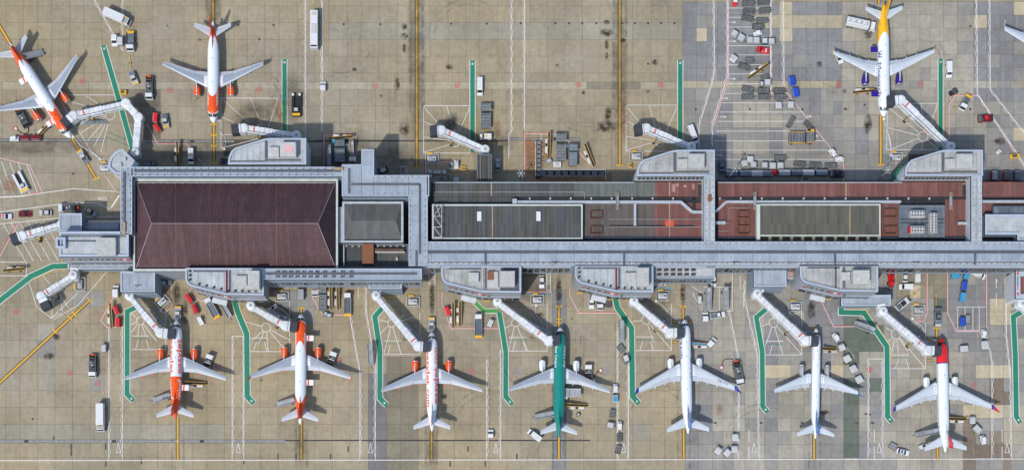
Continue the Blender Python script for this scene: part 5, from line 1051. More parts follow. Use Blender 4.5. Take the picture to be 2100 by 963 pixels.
# ------------------------------------------------------------------ jet bridges
def jet_bridge(label, rot, cab, can, via=(), link=None, text=None, stairs=1, rot_r=1.5, stripe=True, head=None):
    zf, zt = 4.1, 6.9; p0 = P(*rot, zt); root = empty('jet_bridge', (p0.x, p0.y, 0)); tag(root, label, 'jet bridge', 'jet bridges along the terminal')
    def l(px, py, h=zt): p = P(px, py, h); return Vector((p.x - p0.x, p.y - p0.y))
    c = l(*cab); k = l(*can); path = [Vector((0, 0))] + [l(*v) for v in via] + [c]
    ro = MB().lathe([(zf - .3, rot_r), (zt + .2, rot_r), (zt + .45, rot_r * .8), (zt + .55, .2)], 20).build('rotunda', 'bridge_white', root); MB().lathe([(0, .9), (.3, .6), (zf, .55)], 12).build('column', 'bridge_grey', root)
    MB().lathe([(zt + .56, .5), (zt + .8, .4)], 8).build('roof_cap', 'bridge_grey', ro)
    for a, b in zip(path[:-2], path[1:-1]):
        MB().obox(a, b, 1.15, zf, zt - .1, .15).build('fixed_tunnel', 'bridge_white', root); MB().lathe([(zf - .1, 1.6), (zt, 1.6), (zt + .2, 1.1)], 16, (b.x, b.y, 0)).build('elbow', 'bridge_white', root); MB().tube((b.x, b.y, 0), (b.x, b.y, zf), .4).build('column', 'bridge_grey', root)
        d = (b - a).normalized(); t = 1.5; mb = MB()
        while t < (b - a).length: s = a + d * t; mb.obox(s, s + d * .1, 1.05, zt - .3, zt - .04); t += 2.2
        mb.build('roof_ribs', 'bridge_grey', root, kind='stuff')
    a, b = path[-2], path[-1]; d = (b - a).normalized(); nn = Vector((-d.y, d.x)); Ln = (b - a).length
    cutsT = [.06, .46, 1.0] if Ln < 22 else [.04, .36, .68, 1.0]
    for i, (t0, t1) in enumerate(zip(cutsT[:-1], cutsT[1:])):
        w = 1.02 + .13 * i; z1 = zt - .45 + .2 * i; s, e = a + d * Ln * t0, a + d * (Ln * t1)
        tn = MB().obox(s, e, w, zf - .05 * i, z1, .12).build('tunnel', 'bridge_white', root)
        mb = MB(); t = .9
        while t < (e - s).length - .3: q = s + d * t; mb.obox(q, q + d * .09, w - .12, z1 - .2, z1 + .06); t += 1.7
        mb.build('roof_ribs', 'bridge_grey', tn, kind='stuff')
        for sg in (1, -1): MB().obox(s + nn * sg * (w + .06), e + nn * sg * (w + .06), .06, z1 - 1.1, z1 - .75).build('side_rail', 'bridge_grey', tn)
        MB().obox(s + d * .02 + nn * (w - .35), e - d * .05 + nn * (w - .35), .09, z1 - .1, z1 + .16).build('cable_duct', 'rim_dark', tn)
        if i == len(cutsT) - 2:
            if stripe: q = s + d * (e - s).length * .62; MB().obox(q, q + d * .45, w - .25, z1 - .1, z1 + .075).build('red_stripe', 'redpatch', tn)
        if text and i == len(cutsT) - 3:
            vs, fs = text_mesh(text, .02); mb = MB(); out = []
            sg = -1 if nn.y > 0 else 1
            for u, v in vs:
                q = s + d * ((e - s).length * (.85 - .55 * u)) + nn * sg * (w + .02); out.append((q.x + nn.x * sg * .1, q.y + nn.y * sg * .1, zf + .7 + 1.4 * v))
            mb.add(out, fs).build('side_lettering', 'text_dark', tn)
            for j, m in enumerate(('acred', 'white', 'acred')): q = s + d * ((e - s).length * (.20 - .05 * j)) + nn * sg * (w + .1); MB().obox(q, q + d * .4, .04, zf + .8, zf + 1.8).build('emblem', m, tn)
    # cab and bellows
    kd = (k - c).normalized(); kn = Vector((-kd.y, kd.x)); zc = zt + .12
    cb = MB().lathe([(zf - .4, 1.6), (zc - .2, 1.6), (zc + .1, 1.3), (zc + .16, .3)], 18, (c.x, c.y, 0)).build('cab', 'bridge_white', root)
    e = k - kd * 1.25
    if (e - c).length > .5: MB().obox(c, e, 1.5, zf - .3, zc - .05, .1).build('cab_nose', 'bridge_white', cb)
    MB().obox(e, e + kd * 2.5, 1.65, zf - .2, zc + .02, .25).build('bellows_canopy', 'bellows', root); mb = MB()
    for i in range(5): q = e + kd * (.2 + .5 * i); mb.obox(q, q + kd * .12, 1.67, zf, zc + .05)
    mb.build('bellows_folds', 'bellows', root, kind='stuff')
    MB().obox(c + kd * 1.0 - kn * 1.55, c + kd * 1.0 + kn * 1.55, .08, zc - .3, zc + .22).build('cab_trim', 'bridge_grey', cb)
    # lift columns and bogie
    q = a + d * Ln * .74
    for sg in (1, -1): s = q + nn * sg * 1.6; MB().tube((s.x, s.y, .5), (s.x, s.y, zt - .2), .18).build('lift_column', 'bridge_grey', root); MB().tube((s.x - nn.x * .25, s.y - nn.y * .25, .55), (s.x + nn.x * .25, s.y + nn.y * .25, .55), .55, n=12).build('bogie_wheel', 'tyre', root)
    MB().obox(q - nn * 1.55, q + nn * 1.55, .35, .55, 1.2).build('bogie_beam', 'yellow', root)
    # service stair beside the cab
    if stairs:
        sg = stairs; s = c - d * 2.2 + nn * sg * 2.3; e2 = s - d * 7.5; mb = MB()
        for i in range(16): t = i / 16; q = s + (e2 - s) * t; mb.obox(q, q - d * .40, .5, zf - .1 - (zf - .2) * t - .08, zf - .1 - (zf - .2) * t)
        st_ = mb.build('service_stair', 'steel', root, kind='stuff'); 
        for o in (.55, -.55):
            A = s + nn * o; B = e2 + nn * o; MB().tube((A.x, A.y, zf + .9), (B.x, B.y, 1.1), .06, n=5).build('stair_rail', 'darkgrey', root); MB().tube((A.x, A.y, zf - .15), (B.x, B.y, .1), .10, n=5).build('stair_stringer', 'bridge_grey', root)
        MB().obox(c - d * 2.3 + nn * sg * 1.6, c - d * 1.2 + nn * sg * 2.8, .55, zf - .15, zf).build('stair_landing', 'steel', root)
    if link:
        q = l(*link); MB().obox((0, 0), q, 1.3, zf, zt - .3, .1).build('fixed_link', 'bridge_white', root)
    return root
jet_bridge('long elbowed jet bridge at the top left aircraft, bent round the green walkway', (277, 312), (150, 236), (134, 250), [(283, 240), (258, 211)], None)
jet_bridge('parked jet bridge lying along the north gate building with red dust', (608, 277), (500, 262), (482, 264), link=(612, 292), stairs=0)
jet_bridge('jet bridge of the empty stand beside the big black stain', (995, 306), (905, 266), (889, 267), link=(994, 322), stairs=0)
jet_bridge('jet bridge of the empty stand left of the slanted white van', (1418, 300), (1326, 262), (1310, 264), link=(1424, 318), stairs=0)
jet_bridge('lettered jet bridge docked to the yellow tailed airliner', (1950, 300), (1848, 204), (1828, 206), link=(1950, 316), text='LOGIC', stairs=0)
jet_bridge('jet bridge reaching west beside the stair block', (126, 459), (46, 482), (29, 488), stairs=0); jet_bridge('jet bridge slanting down to the left from the west covered walkway', (150, 563), (84, 606), (93, 625), link=(152, 548), stairs=0)
jet_bridge('jet bridge docked to the airliner with orange rear', (265, 606), (328, 681), (351, 683), link=(268, 594)); jet_bridge('elbowed jet bridge docked to the orange nosed airliner south of the hall', (514, 626), (584, 666), (602, 668), link=(514, 600))
jet_bridge('jet bridge docked to the airliner with long orange lettering', (771, 605), (857, 708), (875, 709), link=(775, 588)); jet_bridge('jet bridge docked to the green airliner', (1020, 617), (1126, 697), (1141, 696), link=(1018, 600))
jet_bridge('jet bridge docked to the white airliner with lettered wing', (1300, 616), (1375, 681), (1396, 681), link=(1300, 598)); jet_bridge('jet bridge docked to the slim regional airliner', (1553, 601), (1653, 697), (1671, 698), link=(1562, 590)); jet_bridge('jet bridge docked to the red nosed airliner', (1811, 637), (1904, 717), (1924, 718), link=(1808, 622))
jet_bridge('jet bridge rotunda and tunnel entering from the right edge below the lettered wall', (2096, 622), (2160, 690), (2176, 692), link=(2096, 606))
# ------------------------------------------------------------------ vehicles (local x forward, origin on the ground)
WHEEL = {}
def wheel(root, x, y, r=.36, w=.24):
    key = (r, w)
    if key not in WHEEL:
        o = MB().lathe([(-w / 2, r * .55), (-w / 2, r * .92), (-w * .3, r), (w * .3, r), (w / 2, r * .92), (w / 2, r * .55)], 12, (0, 0, 0), 'y').build('wheel', 'tyre', root); WHEEL[key] = o.data
    else: o = bpy.data.objects.new('wheel', WHEEL[key]); COL.objects.link(o); o.parent = root
    o.location = (x, y, r); return o
def wheels(root, xs, y, r=.36, w=.24):
    for x in xs:
        for s in (1, -1): wheel(root, x, s * y, r, w)
def lamps(root, x, y, z, m='lamp', n='headlight', s=.1):
    for sg in (1, -1): MB().box(x - .04, x + .04, sg * y - .14, sg * y + .14, z - s, z + s).build(n, m, root)
def v_car(r, col='white', mark=None):
    b = MB().prof([(-2.15, .35), (-2.2, .75), (-2.05, .95), (-1.5, 1.0), (.9, .98), (1.75, .86), (2.12, .7), (2.15, .38)], .9, .12, .7).build('body', col, r)
    MB().prof([(-1.75, .98), (-1.35, 1.42), (.25, 1.44), (1.0, .96)], .84, .28, .95).build('glazing', 'glass', r); MB().prof([(-1.25, 1.40), (-1.15, 1.50), (.1, 1.51), (.22, 1.42)], .70, .5, 1.42).build('roof', col, r)
    lamps(b, 2.1, .62, .68); lamps(b, -2.17, .65, .75, 'red', 'tail_light'); wheels(r, (1.3, -1.3), .8, .32, .2)
    for s in (1, -1): MB().box(.55, .75, s * .95 - .1, s * .95 + .1, .95, 1.08).build('mirror', col, b)
    if mark: MB().box(-.9, -.2, -.5, .5, 1.512, 1.54).build('roof_panel', mark, r)
def v_van(r, col='white', mark=None, Ls=5.3, hh=2.05):
    h = Ls / 2
    b = MB().prof([(-h, .4), (-h, hh - .1), (-h + .1, hh), (h - 1.75, hh), (h - 1.55, hh - .08), (h - .85, 1.12), (h - .1, .95), (h, .75), (h, .4)], .95, .07, .9).build('body', col, r)
    MB().add([(h - 1.50, -.76, hh - .1), (h - 1.50, .76, hh - .1), (h - .88, .84, 1.17), (h - .88, -.84, 1.17)], [(0, 3, 2, 1)]).build('windscreen', 'glass', b).location = (.03, 0, .03)
    for s in (1, -1): MB().add([(h - 1.6, s * .905, 1.75), (h - 2.6, s * .905, 1.75), (h - 2.6, s * .935, 1.2), (h - 1.2, s * .935, 1.2)], [(0, 1, 2, 3)]).build('side_window', 'glass', b).location = (0, s * .02, 0)
    lamps(b, h - .02, .7, .8); lamps(b, -h, .8, 1.0, 'red', 'tail_light'); wheels(r, (h - .95, -h + .95), .85, .35, .22)
    for s in (1, -1): MB().box(h - 1.25, h - 1.05, s * 1.02 - .1, s * 1.02 + .1, 1.15, 1.4).build('mirror', 'black', b)
    if mark: MB().box(-.55, .15, -.55, .55, hh + .003, hh + .03).build('roof_panel', mark, r)
    MB().box(-h + .3, h - 2.2, -.03, .03, hh, hh + .03).build('roof_rib', 'offwhite', b)
def v_pickup(r, col='white', load='slate'):
    MB().prof([(-2.6, .45), (-2.6, 1.05), (.1, 1.05), (.1, .95), (1.6, .95), (2.5, .82), (2.55, .45)], .92).build('body', col, r); MB().prof([(-.55, 1.0), (-.35, 1.6), (.75, 1.62), (1.35, .98)], .82, .2, 1).build('glazing', 'glass', r); MB().box(-.3, .7, -.68, .68, 1.6, 1.68, .03).build('roof', col, r); MB().box(-2.5, -.6, -.78, .78, 1.052, 1.09).build('load_bed', load, r); lamps(r, 2.53, .65, .72); wheels(r, (1.55, -1.6), .84)
def v_bus(r):
    b = MB().prof([(-6.3, .35), (-6.35, 2.95), (-6.2, 3.1), (6.1, 3.1), (6.35, 2.7), (6.4, .35)], 1.28, .05, 2.6).build('body', 'white', r); MB().quad((6.2, -1.15, 2.95), (6.42, -1.2, 1.2), (6.42, 1.2, 1.2), (6.2, 1.15, 2.95)).build('windscreen', 'glass', b); MB().box(5.6, 6.12, -1.1, 1.1, 3.1, 3.13).build('roof_visor', 'black', b)
    for s in (1, -1):
        for i in range(7): MB().box(-5.9 + 1.65 * i, -4.4 + 1.65 * i, s * 1.29 - .02, s * 1.29 + .02, 1.4, 2.5).build('side_window', 'glass', b)
    MB().box(-1.6, 1.7, -.85, .85, 3.1, 3.3, .08).build('roof_unit', 'offwhite', r); MB().box(-5.6, -4.4, -.8, .8, 3.1, 3.22, .05).build('roof_hatch', 'offwhite', r); lamps(b, 6.42, .9, .7); wheels(r, (4.2, -4.0), 1.1, .48, .28)
def v_truck(r, kind='box', Ls=9.4, cab='white', box='white', w=1.25):
    h = Ls / 2; MB().box(-h, h - .2, -.45, .45, .55, .85).build('chassis', 'black', r)
    c = MB().prof([(h - 1.9, .6), (h - 1.9, 2.5), (h - 1.7, 2.65), (h - .55, 2.65), (h - .15, 1.6), (h, 1.4), (h, .55)], w - .05, .06, 1.5).build('cab', cab, r); MB().quad((h - .52, -w + .2, 2.56), (h - .52, w - .2, 2.56), (h - .13, w - .14, 1.62), (h - .13, -w + .14, 1.62)).build('windscreen', 'glass', c).location = (.04, 0, .02); lamps(c, h, .85, .8)
    wheels(r, (h - 1.0, -h + 1.3, -h + 2.5), w - .15, .46, .28)
    if kind == 'box':
        b = MB().box(-h, h - 2.1, -w, w, .95, 3.5, .05).build('cargo_box', box, r); mb = MB()
        for i in range(9): x = -h + .4 + (Ls - 2.9) * i / 8; mb.box(x, x + .07, -w + .1, w - .1, 3.45, 3.53)
        mb.build('roof_ribs', 'offwhite', b, kind='stuff'); MB().box(-h - .1, -h - .01, -w + .05, w - .05, .6, 3.3).build('tail_door', 'silver', b)
        for s in (1, -1): MB().box(h - 2.0, h - 1.3, s * (w - .2) - .18, s * (w - .2) + .18, 2.66, 2.8).build('corner_marker', 'yellow', c)
        MB().box(h - 1.8, h - .7, -w + .3, w - .3, 2.66, 2.75).build('loading_bridge', 'silver', c)
    elif kind == 'flat':
        b = MB().box(-h, h - 2.1, -w, w, .95, 1.2).build('bed', 'slate', r); mb = MB()
        for s in (1, -1): MB().box(-h, h - 2.1, s * (w - .05) - .05, s * (w - .05) + .05, 1.2, 1.75).build('side_board', box, b)
        for i in range(7): x = -h + .5 + i * (Ls - 3) / 7; MB().box(x, x + .12, -w + .12, w - .12, 1.2, 1.26).build('bed_slat', 'mesh_dark', b)
        MB().box(-h - .5, -h + .35, -w, w, .9, 1.35).build('tail_lift', 'yellow', r)
    elif kind == 'fuel':
        b = MB().box(-h, h - 2.0, -w + .05, w - .05, .9, 1.35).build('deck', 'black', r); MB().box(-h + 2.4, h - 2.2, -w + .2, w - .2, 1.35, 2.2, .12).build('pump_module', 'darkgrey', r); MB().tube((-h + 1.3, -w + .35, 1.85), (-h + 1.3, w - .35, 1.85), .52, n=14).build('hose_reel', 'black', r); MB().tube((-h + 2.3, -w + .3, 1.6), (-h + 2.3, w - .3, 1.6), .2, n=8).build('pipe_manifold', 'steel', r); MB().box(-h, -h + .5, -.6, .6, 1.35, 1.6).build('hose_cradle', 'orange', r)
        for s in (1, -1): MB().tube((-h + .1, s * (w - .1), 2.1), (h - 2.1, s * (w - .1), 2.1), .05, n=5).build('guard_rail', 'steel', r)
        for i in range(3): MB().box(-h + 2.7 + i * .9, -h + 3.1 + i * .9, -.7 + .3 * i, .1 + .3 * i, 2.2, 2.5, .04).build('valve_box', ('steel', 'offwhite', 'black')[i], r)
    elif kind == 'tank':
        MB().box(-h, h - 2.2, -w, w, .9, 1.2).build('deck', 'darkgrey', r)
        b = MB().prof([(-h + .1, 1.2), (-h + .1, 3.0), (-h + .3, 3.15), (h - 2.7, 3.15), (h - 2.5, 3.0), (h - 2.5, 1.2)], w - .04, .35, 2.4).build('tank', box, r)
        for i in range(4): x = -h + 1.2 + i * (Ls - 4.6) / 3; MB().tube((x, 0, 3.1), (x, 0, 3.3), .35, n=10).build('tank_hatch', 'steel', b)
        for s in (1, -1): MB().tube((-h + .3, s * .6, 3.35), (h - 2.8, s * .6, 3.35), .04, n=5).build('guard_rail', 'steel', b)
def v_tractor(r, col='white', roof=None):
    MB().prof([(-1.5, .35), (-1.5, .95), (-.4, .95), (-.4, .8), (.3, .8), (.4, 1.05), (1.35, .95), (1.5, .7), (1.5, .35)], .72).build('body', col, r); MB().box(-.45, .1, -.5, .5, .8, 1.0, .04).build('seat', 'black', r); MB().box(-.42, -.3, -.5, .5, 1.0, 1.5).build('seat_back', 'black', r); MB().tube((.2, 0, 1.0), (.0, 0, 1.35), .2, .2, n=10).build('steering_wheel', 'black', r)
    if roof:
        for x in (.45, -.75):
            for s in (1, -1): MB().tube((x, s * .62, .9), (x * .95, s * .6, 1.9), .04, n=5).build('canopy_post', 'black', r)
        MB().box(-.85, .6, -.68, .68, 1.9, 1.98, .04).build('canopy', roof, r)
    MB().box(-1.75, -1.5, -.1, .1, .4, .5).build('tow_hitch', 'black', r); lamps(r, 1.5, .5, .7); wheels(r, (1.0, -1.0), .62, .34, .24)
def v_tug(r, col='silver', top='yellow', Ls=5.0, arms=False, roof='offwhite'):
    h = Ls / 2
    if arms:
        MB().box(-h + .2, -h + 2.9, -1.5, 1.5, .4, 1.45, .1).build('body', col, r); MB().box(-h + .3, -h + 1.1, -1.3, 1.3, 1.45, 1.7, .05).build('engine_cover', top, r); MB().box(-h + 1.5, -h + 2.8, -.75, .75, 1.45, 2.2, .12).build('cab', 'glass', r); MB().box(-h + 1.6, -h + 2.7, -.65, .65, 2.2, 2.28).build('cab_roof', roof, r)
        for s in (1, -1):
            MB().box(-h + 2.9, h, s * 1.15 - .42, s * 1.15 + .42, .45, 1.3, .08).build('lift_arm', col, r); MB().box(h - .9, h - .1, s * 1.15 - .38, s * 1.15 + .38, 1.3, 1.5, .04).build('arm_cover', 'white', r)
        MB().box(-h + 2.9, h - .7, -.72, .72, .35, .6).build('wheel_cradle', 'black', r); wheels(r, (-h + 1, h - .8), 1.35, .5, .3)
    else:
        MB().prof([(-h, .45), (-h, 1.3), (-.3, 1.3), (h - .2, 1.1), (h, .9), (h, .45)], 1.1).build('body', col, r); MB().prof([(-.9, 1.25), (-.75, 2.0), (.5, 2.0), (.85, 1.22)], .85, .15, 1.3).build('cab', 'glass', r); MB().box(-.72, .45, -.72, .72, 2.0, 2.1, .03).build('cab_roof', roof, r); MB().box(-h + .1, -h + .9, -1.0, 1.0, 1.3, 1.5, .05).build('engine_cover', 'slate', r); MB().box(h - .75, h - .15, -.95, .95, 1.13, 1.2).build('bonnet', top, r); MB().box(-h + 1.0, -1.0, -.8, .8, 1.3, 1.36).build('tread_plate', 'darkgrey', r)
        MB().tube((-h + 1.3, .5, 1.5), (-h + 1.3, .5, 2.0), .08).build('exhaust_stack', 'black', r); wheels(r, (h - 1.0, -h + 1.0), 1.0, .48, .3); lamps(r, h, .8, .8)
def v_dolly(r, m='mesh_dark', Ls=4.0, w=.85):
    h = Ls / 2; MB().box(-h, h, -w, w, .42, .5).build('deck', m, r)
    for i in range(9): x = -h + .12 + i * (Ls - .3) / 8; MB().box(x, x + .1, -w + .05, w - .05, .502, .58).build('roller', 'grey_v', r)
    for s in (1, -1): MB().box(-h, h, s * w - .05, s * w + .05, .5, .72).build('side_rail', 'darkgrey', r); MB().box(s * h - .05, s * h + .05, -w, w, .5, .78).build('end_rail', 'darkgrey', r)
    MB().box(-h + .1, h - .1, -.05, .05, .585, .64).build('centre_rail', 'darkgrey', r); MB().tube((h, 0, .4), (h + .9, 0, .3), .05, n=5).build('drawbar', 'black', r); wheels(r, (h - .5, -h + .5), w - .1, .22, .14)
def v_cart(r, col='red', Ls=3.3, w=.85, top='steel', tarp=True):
    h = Ls / 2; MB().box(-h, h, -w, w, .4, .5).build('deck', 'darkgrey', r)
    for x in (-h + .06, h - .06):
        for s in (1, -1): MB().tube((x, s * (w - .06), .5), (x, s * (w - .06), 1.85), .04, n=5).build('post', 'steel', r)
    b = MB().prof([(-h, 1.75), (-h + .12, 1.95), (h - .12, 1.95), (h, 1.75)], w, .6, 1.75).build('roof', col, r); MB().box(-h + .04, h - .04, -w + .03, -w + .06, .55, 1.75).build('curtain', col, r); MB().box(-h + .04, h - .04, w - .06, w - .03, .55, 1.75).build('curtain', top, r)
    for s in (1, -1): MB().box(s * (h - .03) - .02, s * (h - .03) + .02, -w + .08, w - .08, .5, 1.75).build('end_panel', top, r)
    MB().box(-h + .15, h - .15, w - .34, w - .22, 1.93, 1.965).build('roof_trim', top, b); MB().tube((h, 0, .38), (h + .9, 0, .3), .05, n=5).build('drawbar', 'black', r); wheels(r, (h - .5, -h + .5), w - .1, .24, .14)
def v_ubox(r, col='white', Ls=2.6, w=1.0, top='offwhite'):
    """container dolly with a closed air cargo container"""
    h = Ls / 2; MB().box(-h - .1, h + .1, -w, w, .38, .5).build('dolly_deck', 'darkgrey', r); b = MB().prof([(-h, .55), (-h, 1.95), (-h + .08, 2.0), (h - .5, 2.0), (h, 1.55), (h, .55)], w - .04).build('container', col, r)
    MB().box(-h + .1, h - .55, -w + .12, w - .12, 2.0, 2.02).build('container_roof', top, b); MB().box(-h - .03, -h - .005, -w + .1, w - .1, .6, 1.9).build('container_door', 'silver', b); MB().tube((h, 0, .38), (h + .8, 0, .3), .05, n=5).build('drawbar', 'black', r); wheels(r, (h - .4, -h + .4), w - .1, .22, .14)
def v_belt(r, col='white', Ls=8.0, belt='black'):
    h = Ls / 2; MB().box(-2.6, 2.2, -.2, .95, .4, .95, .05).build('chassis', col, r)
    c = MB().add([(-h, -.62, .75), (h, -.62, 2.6), (h, .12, 2.6), (-h, .12, .75), (-h, -.62, .45), (h, -.62, 2.3), (h, .12, 2.3), (-h, .12, .45)], [(0, 1, 2, 3), (7, 6, 5, 4), (0, 4, 5, 1), (3, 2, 6, 7), (0, 3, 7, 4), (1, 5, 6, 2)]).build('conveyor', belt, r)
    for y in (-.68, .18): MB().tube((-h, y, .85), (h, y, 2.7), .07, n=5).build('conveyor_rail', 'yellow', c)
    MB().box(-.4, .5, .35, .95, .95, 1.35, .04).build('seat', 'black', r); MB().box(.7, 2.1, .3, .95, .95, 1.25, .05).build('bonnet', col, r); MB().box(-2.4, -.7, .3, .95, .95, 1.2, .05).build('engine_cover', col, r)
    for x in (-2.2, -1.2, 1.1): MB().tube((x, -.25, .9), (x, -.25, .75 + (x + h) / Ls * 1.7), .06, n=5).build('lift_strut', 'steel', r)
    wheels(r, (1.7, -2.0), .62, .36, .24); MB().tube((h - .3, .35, 2.7), (h - 2.6, .35, 2.1), .04, n=5).build('hand_rail', 'yellow', c)
def v_stairs(r, col='silver', Ls=6.6, w=.85, zt=3.3):
    """passenger steps, climbing toward +x"""
    h = Ls / 2; n = 16; mb = MB()
    for i in range(n): x = -h + i * (Ls - 1.2) / n; z = .35 + (zt - .35) * (i + 1) / n; MB().box(x, x + (Ls - 1.2) / n - .02, -w + .1, w - .1, z - .1, z).build('step', 'steel', r)
    MB().box(h - 1.2, h, -w, w, zt - .1, zt).build('platform', col, r)
    for s in (1, -1):
        MB().add([(-h, s * w - .05, .3), (-h, s * w + .05, .3), (h - 1.2, s * w + .05, zt), (h - 1.2, s * w - .05, zt), (-h, s * w - .05, 1.3), (-h, s * w + .05, 1.3), (h - 1.2, s * w + .05, zt + 1.0), (h - 1.2, s * w - .05, zt + 1.0)], [(0, 1, 5, 4), (1, 2, 6, 5), (2, 3, 7, 6), (3, 0, 4, 7), (4, 5, 6, 7), (0, 3, 2, 1)]).build('side_panel', col, r); MB().box(h - 1.2, h, s * w - .05, s * w + .05, zt, zt + 1.0).build('platform_rail', col, r)
        MB().tube((h - 1.5, s * .6, .4), (h - 1.3, s * .6, zt), .08, n=6).build('support_leg', 'darkgrey', r)
    MB().box(-h + .6, h - .6, -.5, .5, .35, .6).build('chassis', 'darkgrey', r); wheels(r, (-h + 1.2, h - 1.2), .7, .34, .2); MB().tube((-h, 0, .4), (-h - 1.1, 0, .3), .05, n=5).build('drawbar', 'black', r)
def v_loader(r, col='yellow', m='mesh_dark', Ls=7.6, w=1.5, z1=1.9, z2=2.6):
    h = Ls / 2; MB().box(-h + .2, h - .2, -w + .3, w - .3, .4, .8).build('chassis', 'darkgrey', r)
    for nm, x0, x1, z in (('main_platform', -h, .3 * h, z1), ('bridge_platform', .36 * h, h, z2)):
        b = MB().box(x0, x1, -w + .15, w - .15, z - .25, z).build(nm, m, r); k = int((x1 - x0) / .5)
        for i in range(k): x = x0 + .15 + i * .5; MB().box(x, x + .16, -w + .25, w - .25, z + .002, z + .07).build('roller', 'steel', b)
        for s in (1, -1): MB().box(x0, x1, s * (w - .08) - .07, s * (w - .08) + .07, z - .3, z + .18).build('side_guide', col, b)
    for x in (-h + .8, -.1, .75 * h):
        for s in (1, -1): MB().tube((x - .6, s * (w - .4), .7), (x + .6, s * (w - .4), z1 - .25), .09, n=5).build('scissor_arm', 'steel', r)
    MB().box(h - 1.2, h - .2, w + .02, w + .75, z2 - .2, z2 + .05).build('operator_stand', col, r); MB().tube((h - .3, w + .7, z2), (h - .3, w + .7, z2 + 1.1), .05, n=5).build('hand_rail', col, r); wheels(r, (h - 1.2, -h + 1.2), w - .2, .42, .28)
def v_gpu(r, col='white', yel='yellow', arm=True):
    """fixed gate service rig: frame, cabinet and coiled air hose"""
    for x, y, a, b in ((-2.2, -1.6, 2.2, -1.6), (-2.2, 1.6, 2.2, 1.6), (-2.2, -1.6, -2.2, 1.6), (2.2, -1.6, 2.2, 1.6)): MB().tube((x, y, .8), (a, b, .8), .12, n=6).build('guard_rail', 'offwhite', r)
    for x in (-2.2, 2.2):
        for y in (-1.6, 1.6): MB().tube((x, y, 0), (x, y, .9), .12, n=6).build('guard_post', 'offwhite', r)
    MB().box(-1.5, 1.3, -.9, .8, .1, 1.5, .08).build('cabinet', col, r); MB().box(-1.2, .2, -.6, .5, 1.5, 1.75, .05).build('cabinet_top', 'silver', r); MB().box(.4, 1.0, -.5, .3, 1.5, 1.66).build('vent_cover', 'slate', r); MB().box(-1.6, .2, 1.75, 2.35, .05, .6, .04).build('hose_trolley', yel, r)
    MB().tube((1.6, -1.2, .4), (1.6, 1.2, .4), .25, n=8).build('air_hose', 'silver', r)
def v_towbar(r): MB().tube((-2.2, 0, .35), (2.2, 0, .35), .09, n=6).build('bar', 'yellow', r); MB().tube((2.2, -.35, .35), (2.2, .35, .35), .12, n=6).build('towing_head', 'steel', r); wheels(r, (.3,), .35, .22, .12)
def v_box(r, col='yellow', a=1.2, b=.6, hgt=1.1): MB().box(-a, a, -b, b, .12, hgt, .06).build('casing', col, r); MB().box(-a * .6, a * .5, -b * .7, b * .7, hgt + .002, hgt + .08).build('lid', 'darkgrey' if col in ('yellow', 'olive') else 'offwhite', r); MB().box(-a - .06, -a - .01, -b * .6, b * .6, .3, hgt - .2).build('panel', 'silver', r); wheels(r, (a * .6, -a * .6), b * .85, .16, .1)
def v_lift(r):
    MB().box(-2.6, 2.4, -.95, .95, .5, 1.1, .1).build('chassis', 'red', r); MB().box(1.2, 2.5, -.9, .9, 1.1, 2.1, .12).build('cab', 'red', r); MB().box(-1.2, .9, .1, .9, 1.1, 1.7, .06).build('engine_cover', 'red', r); MB().tube((-.8, -.35, 1.6), (3.2, -.35, 2.2), .28, n=8).build('boom', 'red', r); MB().box(3.0, 4.0, -.9, .3, 1.0, 1.9).build('work_basket', 'darkgrey', r); wheels(r, (1.6, -1.7), 1.0, .5, .36)
    MB().box(2.5, 2.53, -.7, .7, 1.6, 2.0).build('windscreen', 'glass', r)
VT = dict(car=('car', 'car', v_car), van=('van', 'van', v_van), pickup=('pickup_truck', 'truck', v_pickup), bus=('apron_bus', 'bus', v_bus), truck=('service_truck', 'truck', v_truck), tractor=('baggage_tractor', 'tractor', v_tractor), tug=('pushback_tug', 'tug', v_tug), dolly=('baggage_dolly', 'dolly', v_dolly), cart=('baggage_cart', 'cart', v_cart), ubox=('cargo_container_dolly', 'cargo container', v_ubox), belt=('belt_loader', 'belt loader', v_belt), stairs=('passenger_steps', 'steps', v_stairs), loader=('cargo_loader', 'cargo loader', v_loader), gpu=('gate_service_rig', 'service rig', v_gpu), towbar=('tow_bar', 'tow bar', v_towbar), box=('equipment_box', 'box', v_box), lift=('boom_lift', 'boom lift', v_lift))
GRP = dict(dolly='baggage dollies on the apron', cart='covered baggage carts', ubox='containers on dollies', belt='belt loaders', stairs='passenger steps', loader='cargo loaders', gpu='service rigs beside the gates', car='cars on the apron', van='vans on the apron', tractor='baggage tractors', tug='pushback tugs', truck='service trucks', box='small equipment boxes', towbar='tow bars', pickup='pickups')
PROTO = {}
def put(t, x, y, ang, label, *a, **k):
    key = (t, a, tuple(sorted(k.items()))); nm, cat, fn = VT[t]; p = P(x, y, .0)
    if key in PROTO: o = copy_tree(PROTO[key])
    else: o = empty(nm); fn(o, *a, **k); PROTO[key] = o; KIDS[o.name] = list(o.children); [KIDS.__setitem__(c.name, list(c.children)) for c in o.children]
    # seen from the slant the top leans away from the foot point: place by the middle height
    q = P(x, y, .9); o.location = (q.x, q.y, .05); o.rotation_euler = (0, 0, R(ang)); tag(o, label, cat, GRP.get(t)); return o
V = put
